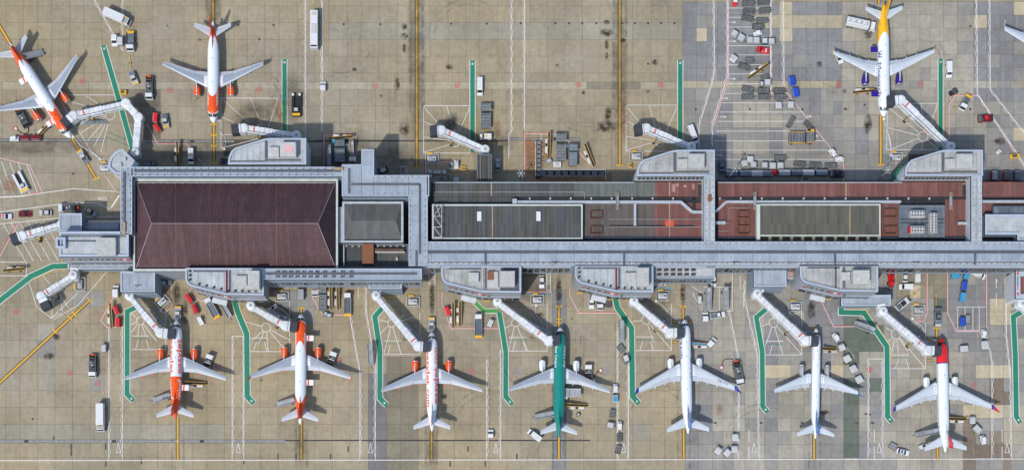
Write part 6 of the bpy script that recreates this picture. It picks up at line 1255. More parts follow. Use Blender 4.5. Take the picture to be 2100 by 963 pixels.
# north west stand
V('truck', 242, 38, -24, 'white box truck with grey cab at the top left, cab pointing down right', 'box'); V('van', 235, 84, -90, 'short white van beside the white trailer near the yellow flatbed', Ls=3.6); V('ubox', 247, 85, 90, 'plain white closed trailer between the short van and the flatbed', 'white', 2.8, .9)
V('truck', 268, 87, -90, 'dark flatbed truck with yellow tail lift at the top left', 'flat', 6.4, 'white', 'darkgrey', 1.3); V('towbar', 266, 126, -85, 'tow bar lying above the silver tug near the green walkway tip'); V('tug', 274, 161, -68, 'silver and yellow tug below the loose tow bar', 'silver', 'yellow', 4.6)
V('truck', 307, 181, -90, 'dark hydrant fuel truck with white cab left of the orange nosed airliner', 'fuel', 8.0); V('box', 252, 189, 0, 'yellow box at the green walkway by the elbowed jet bridge', 'yellow', 1.2, .65)
V('cart', 319, 242, 85, 'red covered cart, upper of the two near the elbowed jet bridge', 'red', 3.0); V('cart', 323, 264, 125, 'red covered cart lying askew below its twin by the elbowed jet bridge', 'red', 3.0); V('tug', 339, 249, -80, 'small silver tug with yellow front beside the two red carts', 'silver', 'yellow', 4.6)
V('tractor', 29, 285, 180, 'white tractor pulling two red carts along the drain at the left', 'white', 'white'); V('cart', 52, 284, 180, 'red cart with grey edge right behind the white tractor', 'maroon', 3.0); V('cart', 74, 284, 180, 'last red cart behind the white tractor', 'maroon', 3.2)
V('truck', 47, 243, -62, 'dark hydrant truck under the right wing of the askew airliner', 'fuel', 6.8, 'darkgrey'); V('belt', 92, 265, 42, 'belt loader at the forward hold of the askew airliner', 'white', 7.0); V('stairs', 71, 116, 208, 'grey passenger steps at the rear of the askew airliner'); V('tug', 170, 321, 125, 'silver tug with yellow front on the diagonal yellow line', 'silver', 'yellow', 5.0)
V('gpu', 215, 344, 0, 'service rig beside the rounded stair house'); V('tug', 43, 374, 118, 'white towbarless tug with two arms in the striped left bay', 'white', 'yellow', 7.4, True)
V('car', 11, 443.5, 0, 'white car with red roof panel at the left edge', 'white', 'red'); V('car', 51, 438.5, 0, 'dark red estate car behind the white car at the left', 'maroon'); V('car', 93, 436, 180, 'small white car following the dark red car', 'offwhite'); V('truck', 141, 428, 180, 'black fuel truck with white cab passing the stair block', 'fuel', 7.2); V('car', 186, 434, -30, 'silver car with yellow rear beside the stair block', 'silver', 'yellow')
V('belt', 30, 552, 2, 'belt loader parked in the outlined bay at the left edge', 'offwhite', 8.0); V('gpu', 164, 582, 90, 'service rig with yellow box under the slanting west jet bridge', 'silver'); V('van', 237.5, 597, 90, 'white van parked left of the flat block below the hall', Ls=4.2)
V('belt', 227, 647, 90, 'belt loader beside two red carts at the lower left', 'white', 8.0); V('cart', 239, 636, 110, 'red cart, upper of two beside the lower left belt loader', 'red', 2.8); V('cart', 242, 661, 88, 'red cart, lower of two beside the lower left belt loader', 'red', 3.0)
V('ubox', 214, 713, 90, 'small white trailer standing alone on the lower left apron', 'offwhite', 2.6, .75); V('truck', 191, 750, -90, 'dark fuel truck with white cab alone on the lower left apron', 'fuel', 8.0); V('truck', 208, 856, -90, 'white box truck pointing down at the lower left', 'box')
# north gates
V('bus', 645, 64, -90, 'long white apron bus between the zigzag lines'); V('van', 662.5, 177, 90, 'short white van parked on the zigzag line', Ls=3.2); V('tug', 608, 216, 90, 'dark towbarless tug with two white arms right of the green walkway', 'black', 'yellow', 8.0, True)
V('belt', 364, 316, 90, 'belt loader standing upright in the bay left of the van with yellow roof panel', 'white', 7.6); V('van', 392, 321, -90, 'white van with yellow roof panel north of the hall', 'white', 'yellow'); V('loader', 309, 336, 0, 'small dark loader against the corridor below the red line', 'slate', 'mesh_dark', 3.6, 1.0, 1.2, 1.4)
V('tractor', 458, 330, 180, 'dark tractor at the corner of the red dusted gate building', 'slate', 'black'); V('belt', 699, 282, 0, 'belt loader lying across the top of the red outlined bay', 'white', 8.0); V('stairs', 675, 320, 90, 'blue grey steps at the left of the red outlined bay', 'slate', 6.4); V('loader', 697, 311, 90, 'cargo loader with blue frame in the red outlined bay', 'cyan', 'mesh_dark', 7.6, 1.7); V('stairs', 722, 306, 90, 'narrow steps at the right of the red outlined bay', 'offwhite', 4.6, .6, 2.4); V('box', 723, 326, 0, 'white box below the narrow steps', 'white', 1.1, .7); V('box', 786, 348, 20, 'black heap of equipment against the corridor wall', 'black', 1.6, 1.0, .9)
V('van', 984, 178, -90, 'white van right of the green walkway on the empty stand', Ls=6.0); V('loader', 996, 240, 90, 'dark roller loader parked right of the black stain', 'steel', 'mesh_dark', 8.2, 1.75); V('van', 996, 281, 180, 'yellow and white van below the dark roller loader', 'white', 'yellow', 4.0); V('car', 1021, 337, 90, 'silver blue car beside the dark fixed link', 'silver')
V('gpu', 886, 326, 0, 'service rig at the top left of the empty stand gate'); V('tractor', 936, 337, 90, 'small white tractor in the red cornered bay', 'white', 'offwhite'); V('tractor', 924, 340, 60, 'small grey tractor beside the white one in the red cornered bay', 'grey_v')
for i, (x, y) in enumerate(((882, 352), (882, 361), (892, 353), (900, 353), (911, 353))): V('box', x, y, 0, 'steel barrel trolley, number %s from the left beside the corridor end' % ('one', 'two', 'three', 'four', 'five')[i], 'silver', .7, .6, 1.0)
V('box', 905, 367, 0, 'pale green box by the pier wall, left of three', 'olive', 1.1, .8); V('box', 920, 364, 0, 'mossy green bin by the pier wall, middle of three', 'olive', 1.2, 1.2); V('box', 936, 368, 0, 'grey blue box by the pier wall, right of three', 'silver', 1.1, .8)
V('belt', 1124, 298, 90, 'belt loader left of the roller loader in the rust stained bay', 'white', 8.0); V('loader', 1150, 304, 90, 'grey roller loader in the rust stained bay', 'steel', 'mesh_dark', 9.2, 1.7); V('box', 1143, 337, 0, 'white box at the foot of the grey roller loader', 'white', 1.3, .9); V('loader', 1174.5, 320, 90, 'blue decked loader with white cab end in the rust stained bay', 'slate', 'slate', 7.2, 1.5); V('belt', 1207, 320, 115, 'slanted belt loader at the right of the rust stained bay', 'white', 7.6); V('box', 1126, 330, 30, 'small grey trolley between belt and roller loader', 'steel', .9, .7)
for i in range(8): V('dolly', 1105, 292 + i * 9.3, 0, 'black cart in the upright row, %s from the top' % ('first', 'second', 'third', 'fourth', 'fifth', 'sixth', 'seventh', 'eighth')[i], 'black', 1.4, .6)
for i in range(9): V('dolly', 1114 + i * 15, 354.5, 0, 'black cart in the level row by the pier, %s from the left' % ('first', 'second', 'third', 'fourth', 'fifth', 'sixth', 'seventh', 'eighth', 'ninth')[i], 'black', 1.9, .8)
V('van', 1421, 276, -70, 'white van parked at a slant beside the gate building', Ls=6.4); V('gpu', 1305, 321, 0, 'service rig at the west end of the gate building with the slanted van'); V('box', 1293, 339, 90, 'small yellow box below that service rig', 'yellow', .8, .5)
# equipment park
D = 'mesh_dark'
for x, y, a, lab in ((1535, 6, 3, 'left of the topmost row at the picture edge'), (1566, 4, 5, 'right of the topmost row at the picture edge'), (1536, 22, 0, 'left one of the second row'), (1569, 21, 5, 'right one of the second row'), (1533, 37, -10, 'left one of the third row'), (1563, 41, 0, 'right one of the third row'), (1555, 54, 0, 'alone in the fourth row'),
                     (1526, 136, -18, 'tilted, left of the slanted belt loader'), (1534, 182, -12, 'tilted, left of the middle row of three'), (1566, 185.5, 0, 'centre of the middle row of three'), (1598, 185.5, 0, 'right of the middle row of three'), (1533, 197.5, 0, 'left of the lower row of three'), (1567, 198, 0, 'centre of the lower row of three'), (1600, 198, 0, 'right of the lower row of three'), (1600, 323, 0, 'alone above the white boxes by the pier'), (1640, 335, -8, 'tilted, left of three beside the white boxes'), (1672, 338, -3, 'middle of three beside the white boxes'), (1704, 339, 0, 'right of three beside the white boxes'), (1622, 250, 60, 'standing steeply askew below the white boxes'), (1659, 257, -50, 'leaning the other way across the red line')):
    V('dolly', x, y, a, 'grey mesh baggage dolly ' + lab, D)
V('dolly', 1537, 123.5, 0, 'short square mesh dolly above the slanted belt loader', D, 2.6, .9); V('dolly', 1569, 158, 10, 'short square mesh dolly below the slanted belt loader', D, 2.6, .9)
V('tractor', 1507, 4, -90, 'red and white tractor at the top edge of the equipment park', 'red', 'white'); V('tractor', 1554, 69, 15, 'white tractor left of the grey container row', 'white', 'white'); V('tractor', 1561, 101, -8, 'bright red low trailer tractor in the equipment park', 'red'); V('box', 1568, 103, -8, 'red rack trailer behind the bright red tractor', 'red', 1.6, .9, .8)
for x, y, a, c, lab in ((1506, 71, -32, 'silver', 'pale container trailer at the head of the tilted pair'), (1520, 79, -32, 'offwhite', 'pale container trailer at the tail of the tilted pair'), (1538, 84, 0, 'silver', 'grey container, leftmost in the row of four'), (1551.5, 84.5, 0, 'silver', 'grey container, second in the row of four'), (1568.5, 86, 0, 'slate', 'grey container, third in the row of four'), (1582, 86.5, 0, 'silver', 'grey container, rightmost in the row of four'), (1503.5, 121.5, -35, 'white', 'white container set at an angle on the red line'), (1574, 170.5, 0, 'offwhite', 'pale container beside the short dolly above the middle row'), (1596, 217, 0, 'white', 'white container, left of the pair below the lower dolly row'), (1621, 216, 0, 'white', 'white container, right of the pair below the lower dolly row'), (1538, 328, 0, 'white', 'white container above the tilted one by the pier'), (1525.5, 335.5, 105, 'offwhite', 'pale container tilted beside the light mast'), (1545, 339, 0, 'silver', 'grey container, first of the short row by the pier'), (1568, 340, 0, 'silver', 'grey container, second of the short row by the pier'), (1584, 341, 0, 'white', 'white container, third of the short row by the pier'), (1600, 340.5, 0, 'offwhite', 'pale container, last of the short row by the pier')):
    V('ubox', x, y, a, lab, c, 2.2, .95)
V('belt', 1554, 146, 33, 'slanted black and white belt loader in the equipment park', 'white', 8.0); V('box', 1562, 172, 0, 'small dark rack left of the pale container', 'slate', .7, .9)
V('cart', 1623, 168, 100, 'deep blue covered cart, upper of two right of the equipment park', 'blue', 3.2, 1.05); V('cart', 1630.5, 191, 100, 'deep blue covered cart, lower of two right of the equipment park', 'blue', 3.2, 1.05)
V('loader', 1642, 284, 0, 'yellow edged roller cargo loader in the equipment park', 'yellow', 'mesh_dark', 8.6, 1.9); V('tractor', 1707, 313, -45, 'white tractor at the lower end of the red diagonal line', 'white', 'white'); V('tractor', 1722, 327, 0, 'white tractor at the corner of the red line', 'white', 'white')
for i, (x, c) in enumerate(((1500, 'slate'), (1528, 'slate'), (1552, 'silver'), (1574, 'slate'), (1608, 'silver'), (1634, 'slate'), (1657, 'silver'), (1684, 'slate'))):
    V('cart', x, 356.5 - (i // 4) * 1.5, 0, 'dark grey roofed cart, %s from the left in the long train by the pier' % ('first', 'second', 'third', 'fourth', 'fifth', 'sixth', 'seventh', 'eighth')[i], c, 4.0, 1.0, 'slate')
V('tractor', 1586, 355, 0, 'red tractor in the middle of the long cart train', 'red', 'red'); V('tug', 1716, 357, 0, 'black tug at the right end of the long cart train', 'black', 'darkgrey', 5.0, roof='black'); V('box', 1652.5, 367, 0, 'green grey box against the pier wall below the cart train', 'olive', 1.7, .8, .9)
# north east stand
V('truck', 1764, 52, -12, 'white tanker truck left of the yellow tail', 'tank', 10.4, 'white', 'white', 1.35); V('car', 1721, 118, -65, 'white car under the wing tip of the yellow tailed airliner', 'white'); V('belt', 1770, 188, 0, 'belt loader at the forward hold of the yellow tailed airliner', 'white', 6.6); V('van', 1946, 143, -90, 'white van right of the green walkway on the yellow tail stand', Ls=5.4, hh=1.8); V('tractor', 1956, 189, 25, 'small black tractor above the red cornered line', 'black', 'darkgrey'); V('truck', 1978, 212, 242, 'white and orange service truck parked at a slant inside the red line', 'flat', 5.2, 'white', 'offwhite', 1.15); V('towbar', 1958, 219, 60, 'loose tow bar left of the slanted service truck'); V('tug', 2021, 243, 5, 'dark red and black low tug right of the slanted service truck', 'maroon', 'black', 5.2, roof='red'); V('box', 2048, 311, 40, 'small white box alone on the shaded apron', 'white', .8, .6); V('box', 2081, 320, 5, 'yellow barrier trailer on the red line at the right edge', 'yellow', 1.6, .7); V('gpu', 1838, 323, 0, 'service rig west of the green glazed gate building')
V('cart', 2038, 361, 90, 'red and grey cart in the shade by the pier, left of three', 'silver', 3.0, .9, 'red'); V('cart', 2063, 361, 90, 'grey cart in the shade by the pier, middle of three', 'slate', 3.0, 1.0, 'red'); V('cart', 2085, 361, 90, 'grey cart in the shade by the pier, right of three', 'slate', 3.2, 1.0, 'darkgrey'); V('tug', 1480, 340, 90, 'dark blue tug hidden in the gate building shade', 'slate', 'slate', 4.4, roof='slate')
# south stand one
V('tug', 365, 642, 90, 'silver tug with yellow front at the nose of the airliner with orange rear', 'silver', 'yellow', 5.0); V('truck', 428, 741, 70, 'white hydrant truck at the wing of the airliner with orange rear', 'fuel', 5.6); V('belt', 401, 787, 180, 'belt loader at the hold of the airliner with orange rear', 'white', 7.4); V('stairs', 333, 817, 12, 'grey steps with people on them at the rear of the airliner with orange rear'); V('cart', 388, 613, 125, 'red cart, upper of the pair below the vented gate building', 'red', 3.2); V('cart', 400, 634, 112, 'red cart, lower of the pair below the vented gate building', 'red', 3.2); V('tractor', 411, 657, -65, 'small white tractor below the pair of red carts', 'white', 'white')
V('truck', 434, 630, 118, 'flatbed truck with yellow tail lift slanted below the vented gate building', 'flat', 7.4, 'white', 'offwhite', 1.2); V('stairs', 462, 632, 118, 'grey steps slanted beside the yellow ended flatbed', 'silver', 6.6); V('car', 339, 580, 10, 'silver car in the gap right of the flat block', 'silver'); V('van', 341, 563, 0, 'white van at the hall wall above the silver car', Ls=4.0); V('gpu', 333, 618, 40, 'service rig at the bay right of the first south jet bridge')
# south stand two
V('van', 618, 599, 90, 'grey and white van above the orange nosed airliner', 'silver', None, 5.0); V('gpu', 578, 607, 0, 'service rig right of the vented gate building'); V('truck', 647, 592, -90, 'van bodied truck with white cab at the corridor, left of the loaders', 'box', 5.2, 'white', 'slate', 1.2); V('loader', 662, 612, 90, 'long roller loader between truck and belt loaders', 'steel', 'mesh_dark', 8.6, 1.3); V('belt', 677.5, 610, 90, 'belt loader, left of the pair beside the long roller loader', 'white', 7.8); V('belt', 692, 610, 90, 'belt loader, right of the pair beside the long roller loader', 'offwhite', 7.8)
V('truck', 713, 622, 90, 'flatbed truck with white cab and yellow tail right of the belt loaders', 'flat', 7.6, 'white', 'offwhite', 1.2); V('box', 675, 646, 0, 'grey trolley below the belt loaders', 'slate', 1.0, .6); V('truck', 681, 735, 70, 'black and white hydrant truck at the wing of the orange nosed airliner', 'fuel', 5.4, 'white'); V('stairs', 587, 826, 10, 'grey steps at the rear door of the orange nosed airliner', 'silver', 6.4); V('stairs', 760, 728, 92, 'grey steps parked on the zigzag line left of the green walkway', 'silver', 6.6)
# south stand three
V('tug', 885, 664, 90, 'silver tug with yellow front at the nose of the airliner with orange lettering', 'silver', 'yellow', 4.8); V('gpu', 847, 618, 0, 'service rig right of the third jet bridge'); V('cart', 917.5, 638, 110, 'red cart left of two belt loaders below the weathered gate building', 'red', 3.0); V('belt', 928, 646, 90, 'belt loader, left of the pair beside the red cart', 'white', 7.8); V('belt', 942, 644, 90, 'belt loader, right of the pair beside the red cart', 'white', 7.8); V('truck', 981, 666, 90, 'brown flatbed truck with white cab and yellow tail above the pale diagonal stain', 'flat', 7.8, 'white', 'silver', 1.25); V('ubox', 1006, 662, 65, 'white tilted container left of the fourth green walkway', 'white', 2.6, .8); V('van', 1006, 888, 90, 'tiny white van between the zigzag lines at the bottom', Ls=2.8, hh=1.8)
# south stand four
V('truck', 1206, 762, 90, 'white fuel truck at the right wing of the green airliner', 'fuel', 5.4, 'white'); V('loader', 1173, 806, 180, 'white cargo loader at the rear hold of the green airliner', 'white', 'silver', 5.8, 1.4, 2.6, 3.0); V('belt', 1183, 832, 180, 'yellow belt loader behind the white cargo loader', 'white', 7.4); V('stairs', 1116, 852, 8, 'grey steps at the rear door of the green airliner', 'silver', 6.8); V('van', 1096, 892, 143, 'white pickup van parked at a slant by the green tail', Ls=5.4); V('box', 1186, 849, 20, 'small dark trolley below the yellow belt loader', 'black', .6, .5)
V('stairs', 1273, 680, 95, 'grey steps in the outlined bay left of the green walkway', 'silver', 6.8); V('dolly', 1274, 713.5, -50, 'dark dolly tilted below the outlined steps', 'mesh_dark', 2.6, 1.0); V('ubox', 1283.5, 736, -70, 'dark grey cart beside the green walkway below the tilted dolly', 'slate', 2.6, .9); V('tractor', 1262, 795, 90, 'white tractor at the green airliner wing tip', 'white', 'white'); V('ubox', 1261, 817, 90, 'white cart with blue sides behind the white tractor', 'white', 2.6, .9, 'cyan'); V('dolly', 1256.5, 846.5, 80, 'dark dolly behind the blue sided cart', 'mesh_dark', 2.6, .9); V('ubox', 1252, 871.5, -10, 'grey cart set crosswise near the bottom zigzag line', 'silver', 2.4, .9); V('tractor', 1270.5, 871.5, 90, 'white tractor heading two dark dollies at the bottom', 'white', 'white'); V('dolly', 1271, 896, 90, 'dark dolly right behind the bottom tractor', 'black', 2.6, .9); V('dolly', 1268, 920.5, 75, 'last dark dolly of the bottom train', 'mesh_dark', 2.8, .9)
V('car', 1111, 577, -90, 'white car parked below the long corridor between gate buildings', 'white'); V('gpu', 1102, 614, 0, 'service rig above the green airliner'); V('pickup', 1213, 617, -90, 'small white pickup left of the toolbox truck', 'white'); V('truck', 1230, 620, -90, 'works truck with yellow roof panel and load of red gear', 'flat', 5.2, 'white', 'darkgrey', 1.1); V('dolly', 1248, 620, 90, 'black mesh dolly right of the works truck', 'black', 3.0, .85)
# south stand five
V('belt', 1434, 707, 180, 'belt loader with blue lining at the forward hold of the lettered wing airliner', 'white', 6.8, 'cyan'); V('van', 1460, 701, 50, 'white van slanted at the end of the blue lined belt loader', Ls=3.4); V('truck', 1513, 764, -80, 'large white fuel truck at the wing tip with the black registration', 'fuel', 8.4, 'white'); V('gpu', 1359, 606, 0, 'service rig right of the maroon stripe gate building'); V('van', 1353, 579, 0, 'white van beside the gate building with the maroon strip', Ls=4.6); V('car', 1463.5, 575, -90, 'white car at the end of the short vented corridor', 'white')
V('stairs', 1451, 614, 95, 'grey steps, left of the twin pair below the vented corridor', 'silver', 7.0, .9); V('stairs', 1486, 612, 97, 'grey steps, right of the twin pair below the vented corridor', 'silver', 7.0, .9); V('van', 1446, 649, 90, 'white van below the left of the twin steps', Ls=3.2); V('pickup', 1472, 646, 10, 'white pickup below the twin steps', 'white'); V('ubox', 1434, 614, 90, 'white tilted cabinet left of the twin steps', 'offwhite', 2.8, .6)
for x, y, a, lab in ((1507, 896, 90, 'white container, topmost of the four at the bottom'), (1505.5, 920.5, 90, 'white container, lower right of the four at the bottom'), (1472, 923, 55, 'white container, leftmost and tilted of the four at the bottom'), (1491, 927, 50, 'white container, tilted second of the four at the bottom')): V('ubox', x, y, a, lab, 'white', 2.4, 1.0)
# south stand six
V('belt', 1701, 717, 180, 'yellow belt loader at the slim regional airliner', 'offwhite', 5.6); V('tractor', 1713.5, 691, 125, 'white tractor leading the container string beside the regional airliner', 'white', 'white')
for x, y, a, c, lab in ((1725, 712, 115, 'offwhite', 'first container with coloured bags behind the string tractor'), (1736.5, 735, 118, 'white', 'second white container of the string'), (1749, 756, 118, 'white', 'third white container of the string'), (1761, 777.5, 118, 'white', 'last white container of the string')): V('ubox', x, y, a, lab, c, 2.4, 1.0)
V('stairs', 1770, 672, -28, 'grey steps parked at a slant on the green walkway', 'silver', 6.8, .9); V('gpu', 1631, 628, 0, 'service rig left of the railed gate building'); V('gpu', 1884, 635, 0, 'service rig with cream cabinet above the red nosed airliner', 'offwhite')
# south stand seven
V('lift', 1827, 571, -90, 'bright red boom lift beside the railed gate building'); V('car', 1856, 565, 90, 'white car, left of two upright parked by the long corridor', 'white'); V('van', 1881, 565, 90, 'white van, right of two upright parked by the long corridor', Ls=4.4, hh=1.7); V('van', 1858, 588, 180, 'white van lying crosswise below the two parked by the corridor', Ls=4.6, hh=1.8); V('tug', 1852, 622, 38, 'white and black tug with raised tow bar slanted left of the service rig', 'white', 'darkgrey', 5.6, roof='black'); V('towbar', 1875, 602, 38, 'tow bar pointing up right from the slanted tug'); V('tug', 1923.5, 650, -90, 'blue black tug with white front above the red nose', 'slate', 'white', 6.4, roof='slate'); V('towbar', 1921, 612, 90, 'upright tow bar above the blue black tug')
for x, y, a, c, lab in ((1959, 565, 5, 'cyan', 'light blue cart, leftmost of the scattered blue carts'), (1982, 563, 70, 'cyan', 'light blue cart tilted at the top of the blue string'), (1976, 586, 80, 'blue', 'deep blue cart in the middle of the blue string'), (1973, 609, 80, 'cyan', 'light blue cart at the lower end of the blue string'), (1972.5, 660, 88, 'blue', 'deep blue cart in the ruled parking grid')): V('cart', x, y, a, lab, c, 3.0, .9, 'slate' if c == 'blue' else 'cyan')
V('dolly', 1986, 654, 90, 'grey dolly beside the blue cart in the ruled grid', 'grey_v', 3.0, .8); V('van', 2007, 562, -25, 'white estate car slanted by the long corridor', Ls=5.0, hh=1.65); V('ubox', 1976, 715, 5, 'white container alone right of the red nose', 'white', 2.8, .95); V('ubox', 2018.5, 707, 95, 'white container below the tractor on the right zigzag line', 'white', 2.8, 1.0); V('tractor', 2017, 683, 90, 'white tractor above the white container on the right', 'white', 'white')
V('belt', 1961, 860, 180, 'black and white belt loader at the rear hold of the red nosed airliner', 'white', 7.0); V('ubox', 1993, 861, 88, 'white container with pink and blue bags beside it', 'white', 2.4, .8); V('ubox', 2003, 880, -45, 'grey tilted cart behind the container with bags', 'silver', 3.0, 1.0); V('tractor', 2016, 901, -75, 'white tractor at the end of the tilted grey cart', 'white', 'white'); V('stairs', 1898, 888, 10, 'grey steps at the rear door of the red nosed airliner', 'silver', 6.8); V('car', 1852, 926, -15, 'white car with teal bonnet at the bottom right', 'white', 'teal'); V('dolly', 1832, 914, -30, 'grey rack trailer behind the car at the bottom right', 'steel', 2.6, 1.0); V('tractor', 1894, 914, 200, 'small cream tractor under the tail of the red nosed airliner', 'offwhite')

# ------------------------------------------------------------------ floodlight masts
def mast(label, x, y, h=15., z0=0.):
    p = P(x, y, z0); r = empty('floodlight_mast', (p.x, p.y, z0)); tag(r, label, 'light mast', 'floodlight masts'); MB().tube((0, 0, 0), (0, 0, h), .22, .12, 10).build('pole', 'steel', r); MB().lathe([(0, .5), (.2, .45), (.3, .25)], 10).build('base_plate', 'grey_v', r)
    hd = MB().lathe([(h - .1, .5), (h + .1, .5)], 10).build('head_frame', 'steel', r)
    for i in range(6):
        a = 2 * math.pi * i / 6; c, s = math.cos(a), math.sin(a); MB().tube((0, 0, h), (c * .9, s * .9, h), .05, n=5).build('arm', 'steel', hd); q = MB().box(-.2, .2, -.17, .17, -.12, .12, .03).build('floodlight', 'lamp', r); q.location = (c * 1.05, s * 1.05, h); q.rotation_euler = (0, 0, a)
mast('floodlight mast in the equipment park by the pier wall', 1489, 372); mast('floodlight mast left of the rust stained bay', 1066, 371, 9); mast('floodlight mast below the yellow tailed airliner stand', 1796, 372, 13)
def roof_lamp(label, x, y, z0):
    p = P(x, y, z0); r = empty('roof_floodlight', (p.x, p.y, z0)); tag(r, label, 'floodlight', 'floodlights on the roof edges'); MB().tube((0, 0, 0), (0, 0, 2.6), .09, n=6).build('pole', 'steel', r); MB().box(-1.2, 1.2, -.06, .06, 2.5, 2.62).build('crossbar', 'steel', r)
    for i in range(4): MB().box(-1.1 + .6 * i, -.75 + .6 * i, -.45, -.05, 2.55, 2.85, .03).build('floodlight', 'lamp', r)
for lab, x, y, z in (('roof floodlight bar on the corridor right of the weathered gate building', 1132, 546, HC), ('roof floodlight bar on the corridor above the twin steps', 1502, 546, HC), ('roof floodlight bar above the red boom lift', 1872, 546, HC), ('roof floodlight bar on the flat block below the hall', 275, 594, 11), ('roof floodlight bar on the west covered walkway', 158, 548, 6.5)): roof_lamp(lab, x, y, z)

# ------------------------------------------------------------------ people
def person_mesh():
    pts = [(0, 0, .92), (0, 0, 1.2), (0, 0, 1.42), (0, 0, 1.52), (.02, 0, 1.66), (0, .10, .88), (.05, .11, .5), (0, .12, .08), (.12, .12, .04), (0, -.10, .88), (-.06, -.11, .5), (-.1, -.12, .08), (.02, -.12, .04), (0, .2, 1.4), (.05, .27, 1.14), (.2, .26, .95), (.27, .25, .9), (0, -.2, 1.4), (-.02, -.28, 1.14), (.1, -.28, .92), (.15, -.28, .86)]
    rad = [.16, .17, .15, .06, .11, .10, .075, .05, .05, .10, .075, .05, .05, .075, .055, .042, .04, .075, .055, .042, .04]
    ed = [(0, 1), (1, 2), (2, 3), (3, 4), (0, 5), (5, 6), (6, 7), (7, 8), (0, 9), (9, 10), (10, 11), (11, 12), (2, 13), (13, 14), (14, 15), (15, 16), (2, 17), (17, 18), (18, 19), (19, 20)]
    me = bpy.data.meshes.new('person'); me.from_pydata(pts, ed, []); o = bpy.data.objects.new('person', me); COL.objects.link(o); md = o.modifiers.new('skin', 'SKIN')
    for i, r in enumerate(rad): me.skin_vertices[0].data[i].radius = (r, r)
    me.skin_vertices[0].data[0].use_root = True; sb = o.modifiers.new('smooth', 'SUBSURF'); sb.levels = 1; sb.render_levels = 1
    bpy.context.view_layer.update(); ev = o.evaluated_get(bpy.context.evaluated_depsgraph_get()); m2 = bpy.data.meshes.new_from_object(ev); bpy.data.objects.remove(o); m2.name = 'person'
    m2.materials.clear(); [m2.materials.append(MATS[k]) for k in ('hivis', 'text_dark', 'skin', 'iron')]
    for f in m2.polygons: z = f.center.z; f.material_index = 3 if z > 1.70 else 2 if z > 1.5 or (z < .98 and abs(f.center.y) > .2) else 1 if z < .9 else 0; f.use_smooth = True
    return m2
try:
    PM = person_mesh()
    for x, y, a, lab in ((400, 203, 40, 'person in yellow hi-vis jacket in front of the left orange engine'), (404, 200, 200, 'person in yellow hi-vis jacket, right of the pair by the orange engine'), (167, 257, 0, 'person in hi-vis jacket standing under the elbowed jet bridge'), (430, 753, 90, 'person in hi-vis jacket below the hydrant truck on the first south stand'), (533, 782, 30, 'person in hi-vis walking behind the left wing of the orange nosed airliner'), (1170, 656, 0, 'person in hi-vis jacket right of the green nose'), (1236, 616, 90, 'person in hi-vis jacket beside the works truck, upper one'), (1236.5, 622, 90, 'person in hi-vis jacket beside the works truck, lower one'), (1738, 748, 0, 'person in hi-vis jacket beside the container string'), (1728, 748, 180, 'person in hi-vis jacket left of the container string'), (2000, 889, 0, 'person in hi-vis jacket beside the tilted grey cart'), (1983, 856, 45, 'person in hi-vis jacket at the end of the rear belt loader'), (362, 322, 90, 'person in hi-vis by the upright belt loader north of the hall'), (1796, 195, 0, 'person in hi-vis jacket at the forward hold under the purple door'), (695, 743, 0, 'person in hi-vis jacket at the hydrant ring of the orange nosed airliner')):
        o = bpy.data.objects.new('person', PM); COL.objects.link(o); p = P(x, y, .8); o.location = (p.x, p.y, .05); o.rotation_euler = (0, 0, R(a)); tag(o, lab, 'person', 'ground crew')
    PD = PM.copy(); PD.materials[0] = MATS['slate']
    for x, y, z, a, lab in ((334, 816.7, 2.36, 12, 'person in dark coat, lowest of three on the steps at the orange rear'), (340, 815.4, 2.9, 12, 'person in dark coat, middle of three on the steps at the orange rear'), (345.5, 814.2, 3.36, 12, 'person in dark coat, topmost of three on the steps at the orange rear')):
        o = bpy.data.objects.new('person', PD); COL.objects.link(o); p = P(x, y, z + .8); o.location = (p.x, p.y, z); o.rotation_euler = (0, 0, R(a)); tag(o, lab, 'person', 'passengers on the steps')
except Exception as ex_: print('person failed', ex_)
# ------------------------------------------------------------------ hoses, hoops and small gear
def hose(name, label, pts, r, m, z=.2, nodes=None):
    q = [P(x, y, .3) for x, y in pts]; o = q[0]; t = empty(name, (o.x, o.y, 0)); tag(t, label, 'hose', 'hoses lying on the stands')
    sm = []
    for i in range(len(q) - 1):
        a, b, c, d = q[max(0, i - 1)], q[i], q[i + 1], q[min(len(q) - 1, i + 2)]
        for k in range(6):
            u = k / 6; sm.append(.5 * ((2 * b) + (c - a) * u + (2 * a - 5 * b + 4 * c - d) * u * u + (3 * b - a - 3 * c + d) * u ** 3))
    sm.append(q[-1]); mb = MB()
    for a, b in zip(sm[:-1], sm[1:]): mb.tube((a.x - o.x, a.y - o.y, z), (b.x - o.x, b.y - o.y, z), r, n=6)
    mb.build('hose_pipe', m, t)
    for x, y in (nodes or (pts[0], pts[-1])): p = P(x, y, .3); MB().lathe([(0, .5), (.35, .45), (.5, .2)], 10, (p.x - o.x, p.y - o.y, 0)).build('hose_coupling', 'white', t)
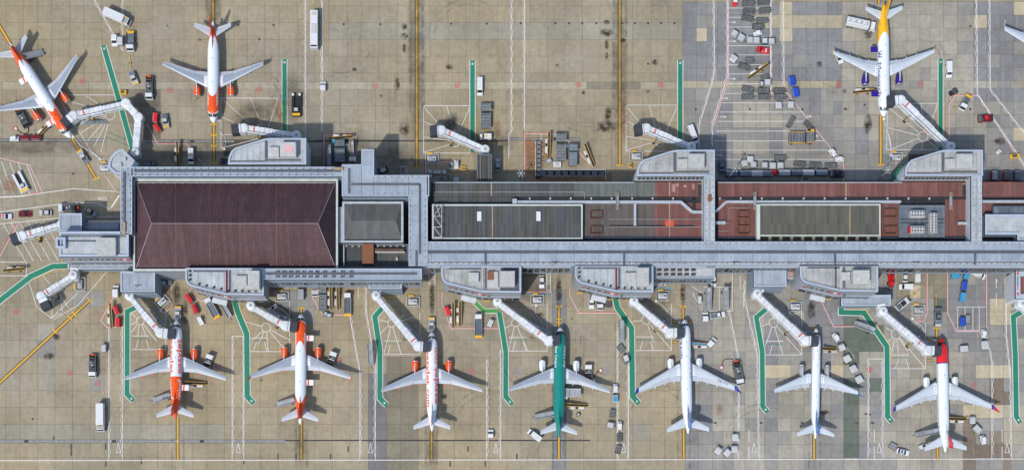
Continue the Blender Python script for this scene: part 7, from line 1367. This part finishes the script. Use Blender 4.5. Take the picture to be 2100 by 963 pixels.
for lab, pts in (('white air hose running from the service rig to the nose with lettered wing', [(1346, 616), (1362, 628), (1372, 640), (1394, 660)]), ('white air hose left of the first south airliner nose', [(330, 636), (344, 648), (351, 664)]), ('white air hose between the service rig and the orange nosed airliner', [(566, 628), (575, 632), (590, 644), (594, 654)]), ('white air hose in front of the green airliner', [(1100, 625), (1098, 640), (1110, 660), (1120, 690)]), ('white air hose beside the regional airliner nose', [(1620, 641), (1636, 655), (1643, 690)]), ('white air hose above the red nosed airliner', [(1872, 652), (1890, 668), (1902, 688), (1918, 697)]), ('white air hose hanging below the yellow tailed airliner nose', [(1813, 243), (1819, 262), (1827, 292), (1828, 318)]), ('white air hose below the orange nosed airliner by the bus', [(449, 246), (452, 266), (463, 286), (460, 305)]), ('white air hose below the askew airliner nose', [(150, 280), (168, 300), (192, 313), (205, 325)])): hose('air_hose', lab, pts, .14, 'offwhite')
for lab, pts in (('black fuel hose curling from hydrant to the fuel truck of the lettered wing', [(1480, 752), (1484, 738), (1497, 735), (1506, 738)]), ('black fuel hose from hydrant to the truck at the green wing', [(1232, 758), (1222, 765), (1218, 778)]), ('yellow black fuel hose looping below the askew airliner wing', [(33, 263), (44, 273), (56, 272), (58, 262), (52, 256)])): hose('fuel_hose', lab, pts, .12, 'black')
def hoop(label, x, y):
    p = P(x, y, .6); t = empty('guard_hoop', (p.x, p.y, 0)); tag(t, label, 'barrier', 'yellow guard hoops along the buildings')
    for dy in (-.5, .5):
        MB().tube((-.9, dy, 0), (-.9, dy, 1.0), .14, n=6).build('post', 'yellow', t); MB().tube((.9, dy, 0), (.9, dy, 1.0), .14, n=6).build('post', 'yellow', t); MB().tube((-.9, dy, 1.0), (.9, dy, 1.0), .16, n=6).build('rail', 'yellow', t)
for lab, x, y in (('left below the fretted railed gate building', 1640, 594), ('right below the fretted railed gate building', 1698, 610), ('above the red boom lift', 1837, 556), ('above the white van by the long corridor', 1897, 557), ('at the first blue cart', 1955, 556), ('at the slanted white estate car', 2014, 556), ('at the end of the short vented corridor', 1466, 557), ('left below the weathered gate building', 957, 614), ('right below the weathered gate building', 999, 614), ('left corner of the maroon strip gate building', 1189, 597), ('right of the works truck', 1250, 611), ('beside the fifth jet bridge rotunda', 1290, 613), ('at the third jet bridge', 803, 606), ('beside the dark fixed link', 950, 345)): hoop('yellow guard hoop ' + lab, x, y)
V('dolly', 700, 581, 90, 'black mesh pallet rack at the vented corridor above the belt loaders', 'black', 2.0, .9); V('box', 675, 578, 0, 'blue grey canopy trailer at the vented corridor', 'silver', 1.8, 1.0, 1.6); V('box', 668, 643, 0, 'dark teal trolley left of the grey one below the belt loaders', 'teal', .8, .7); V('tractor', 560, 630, 30, 'small white tractor beside the elbow of the second south bridge', 'white'); V('gpu', 1300 - 98, 700 - 92, 0, 'service rig tucked under the maroon strip gate building') if False else None
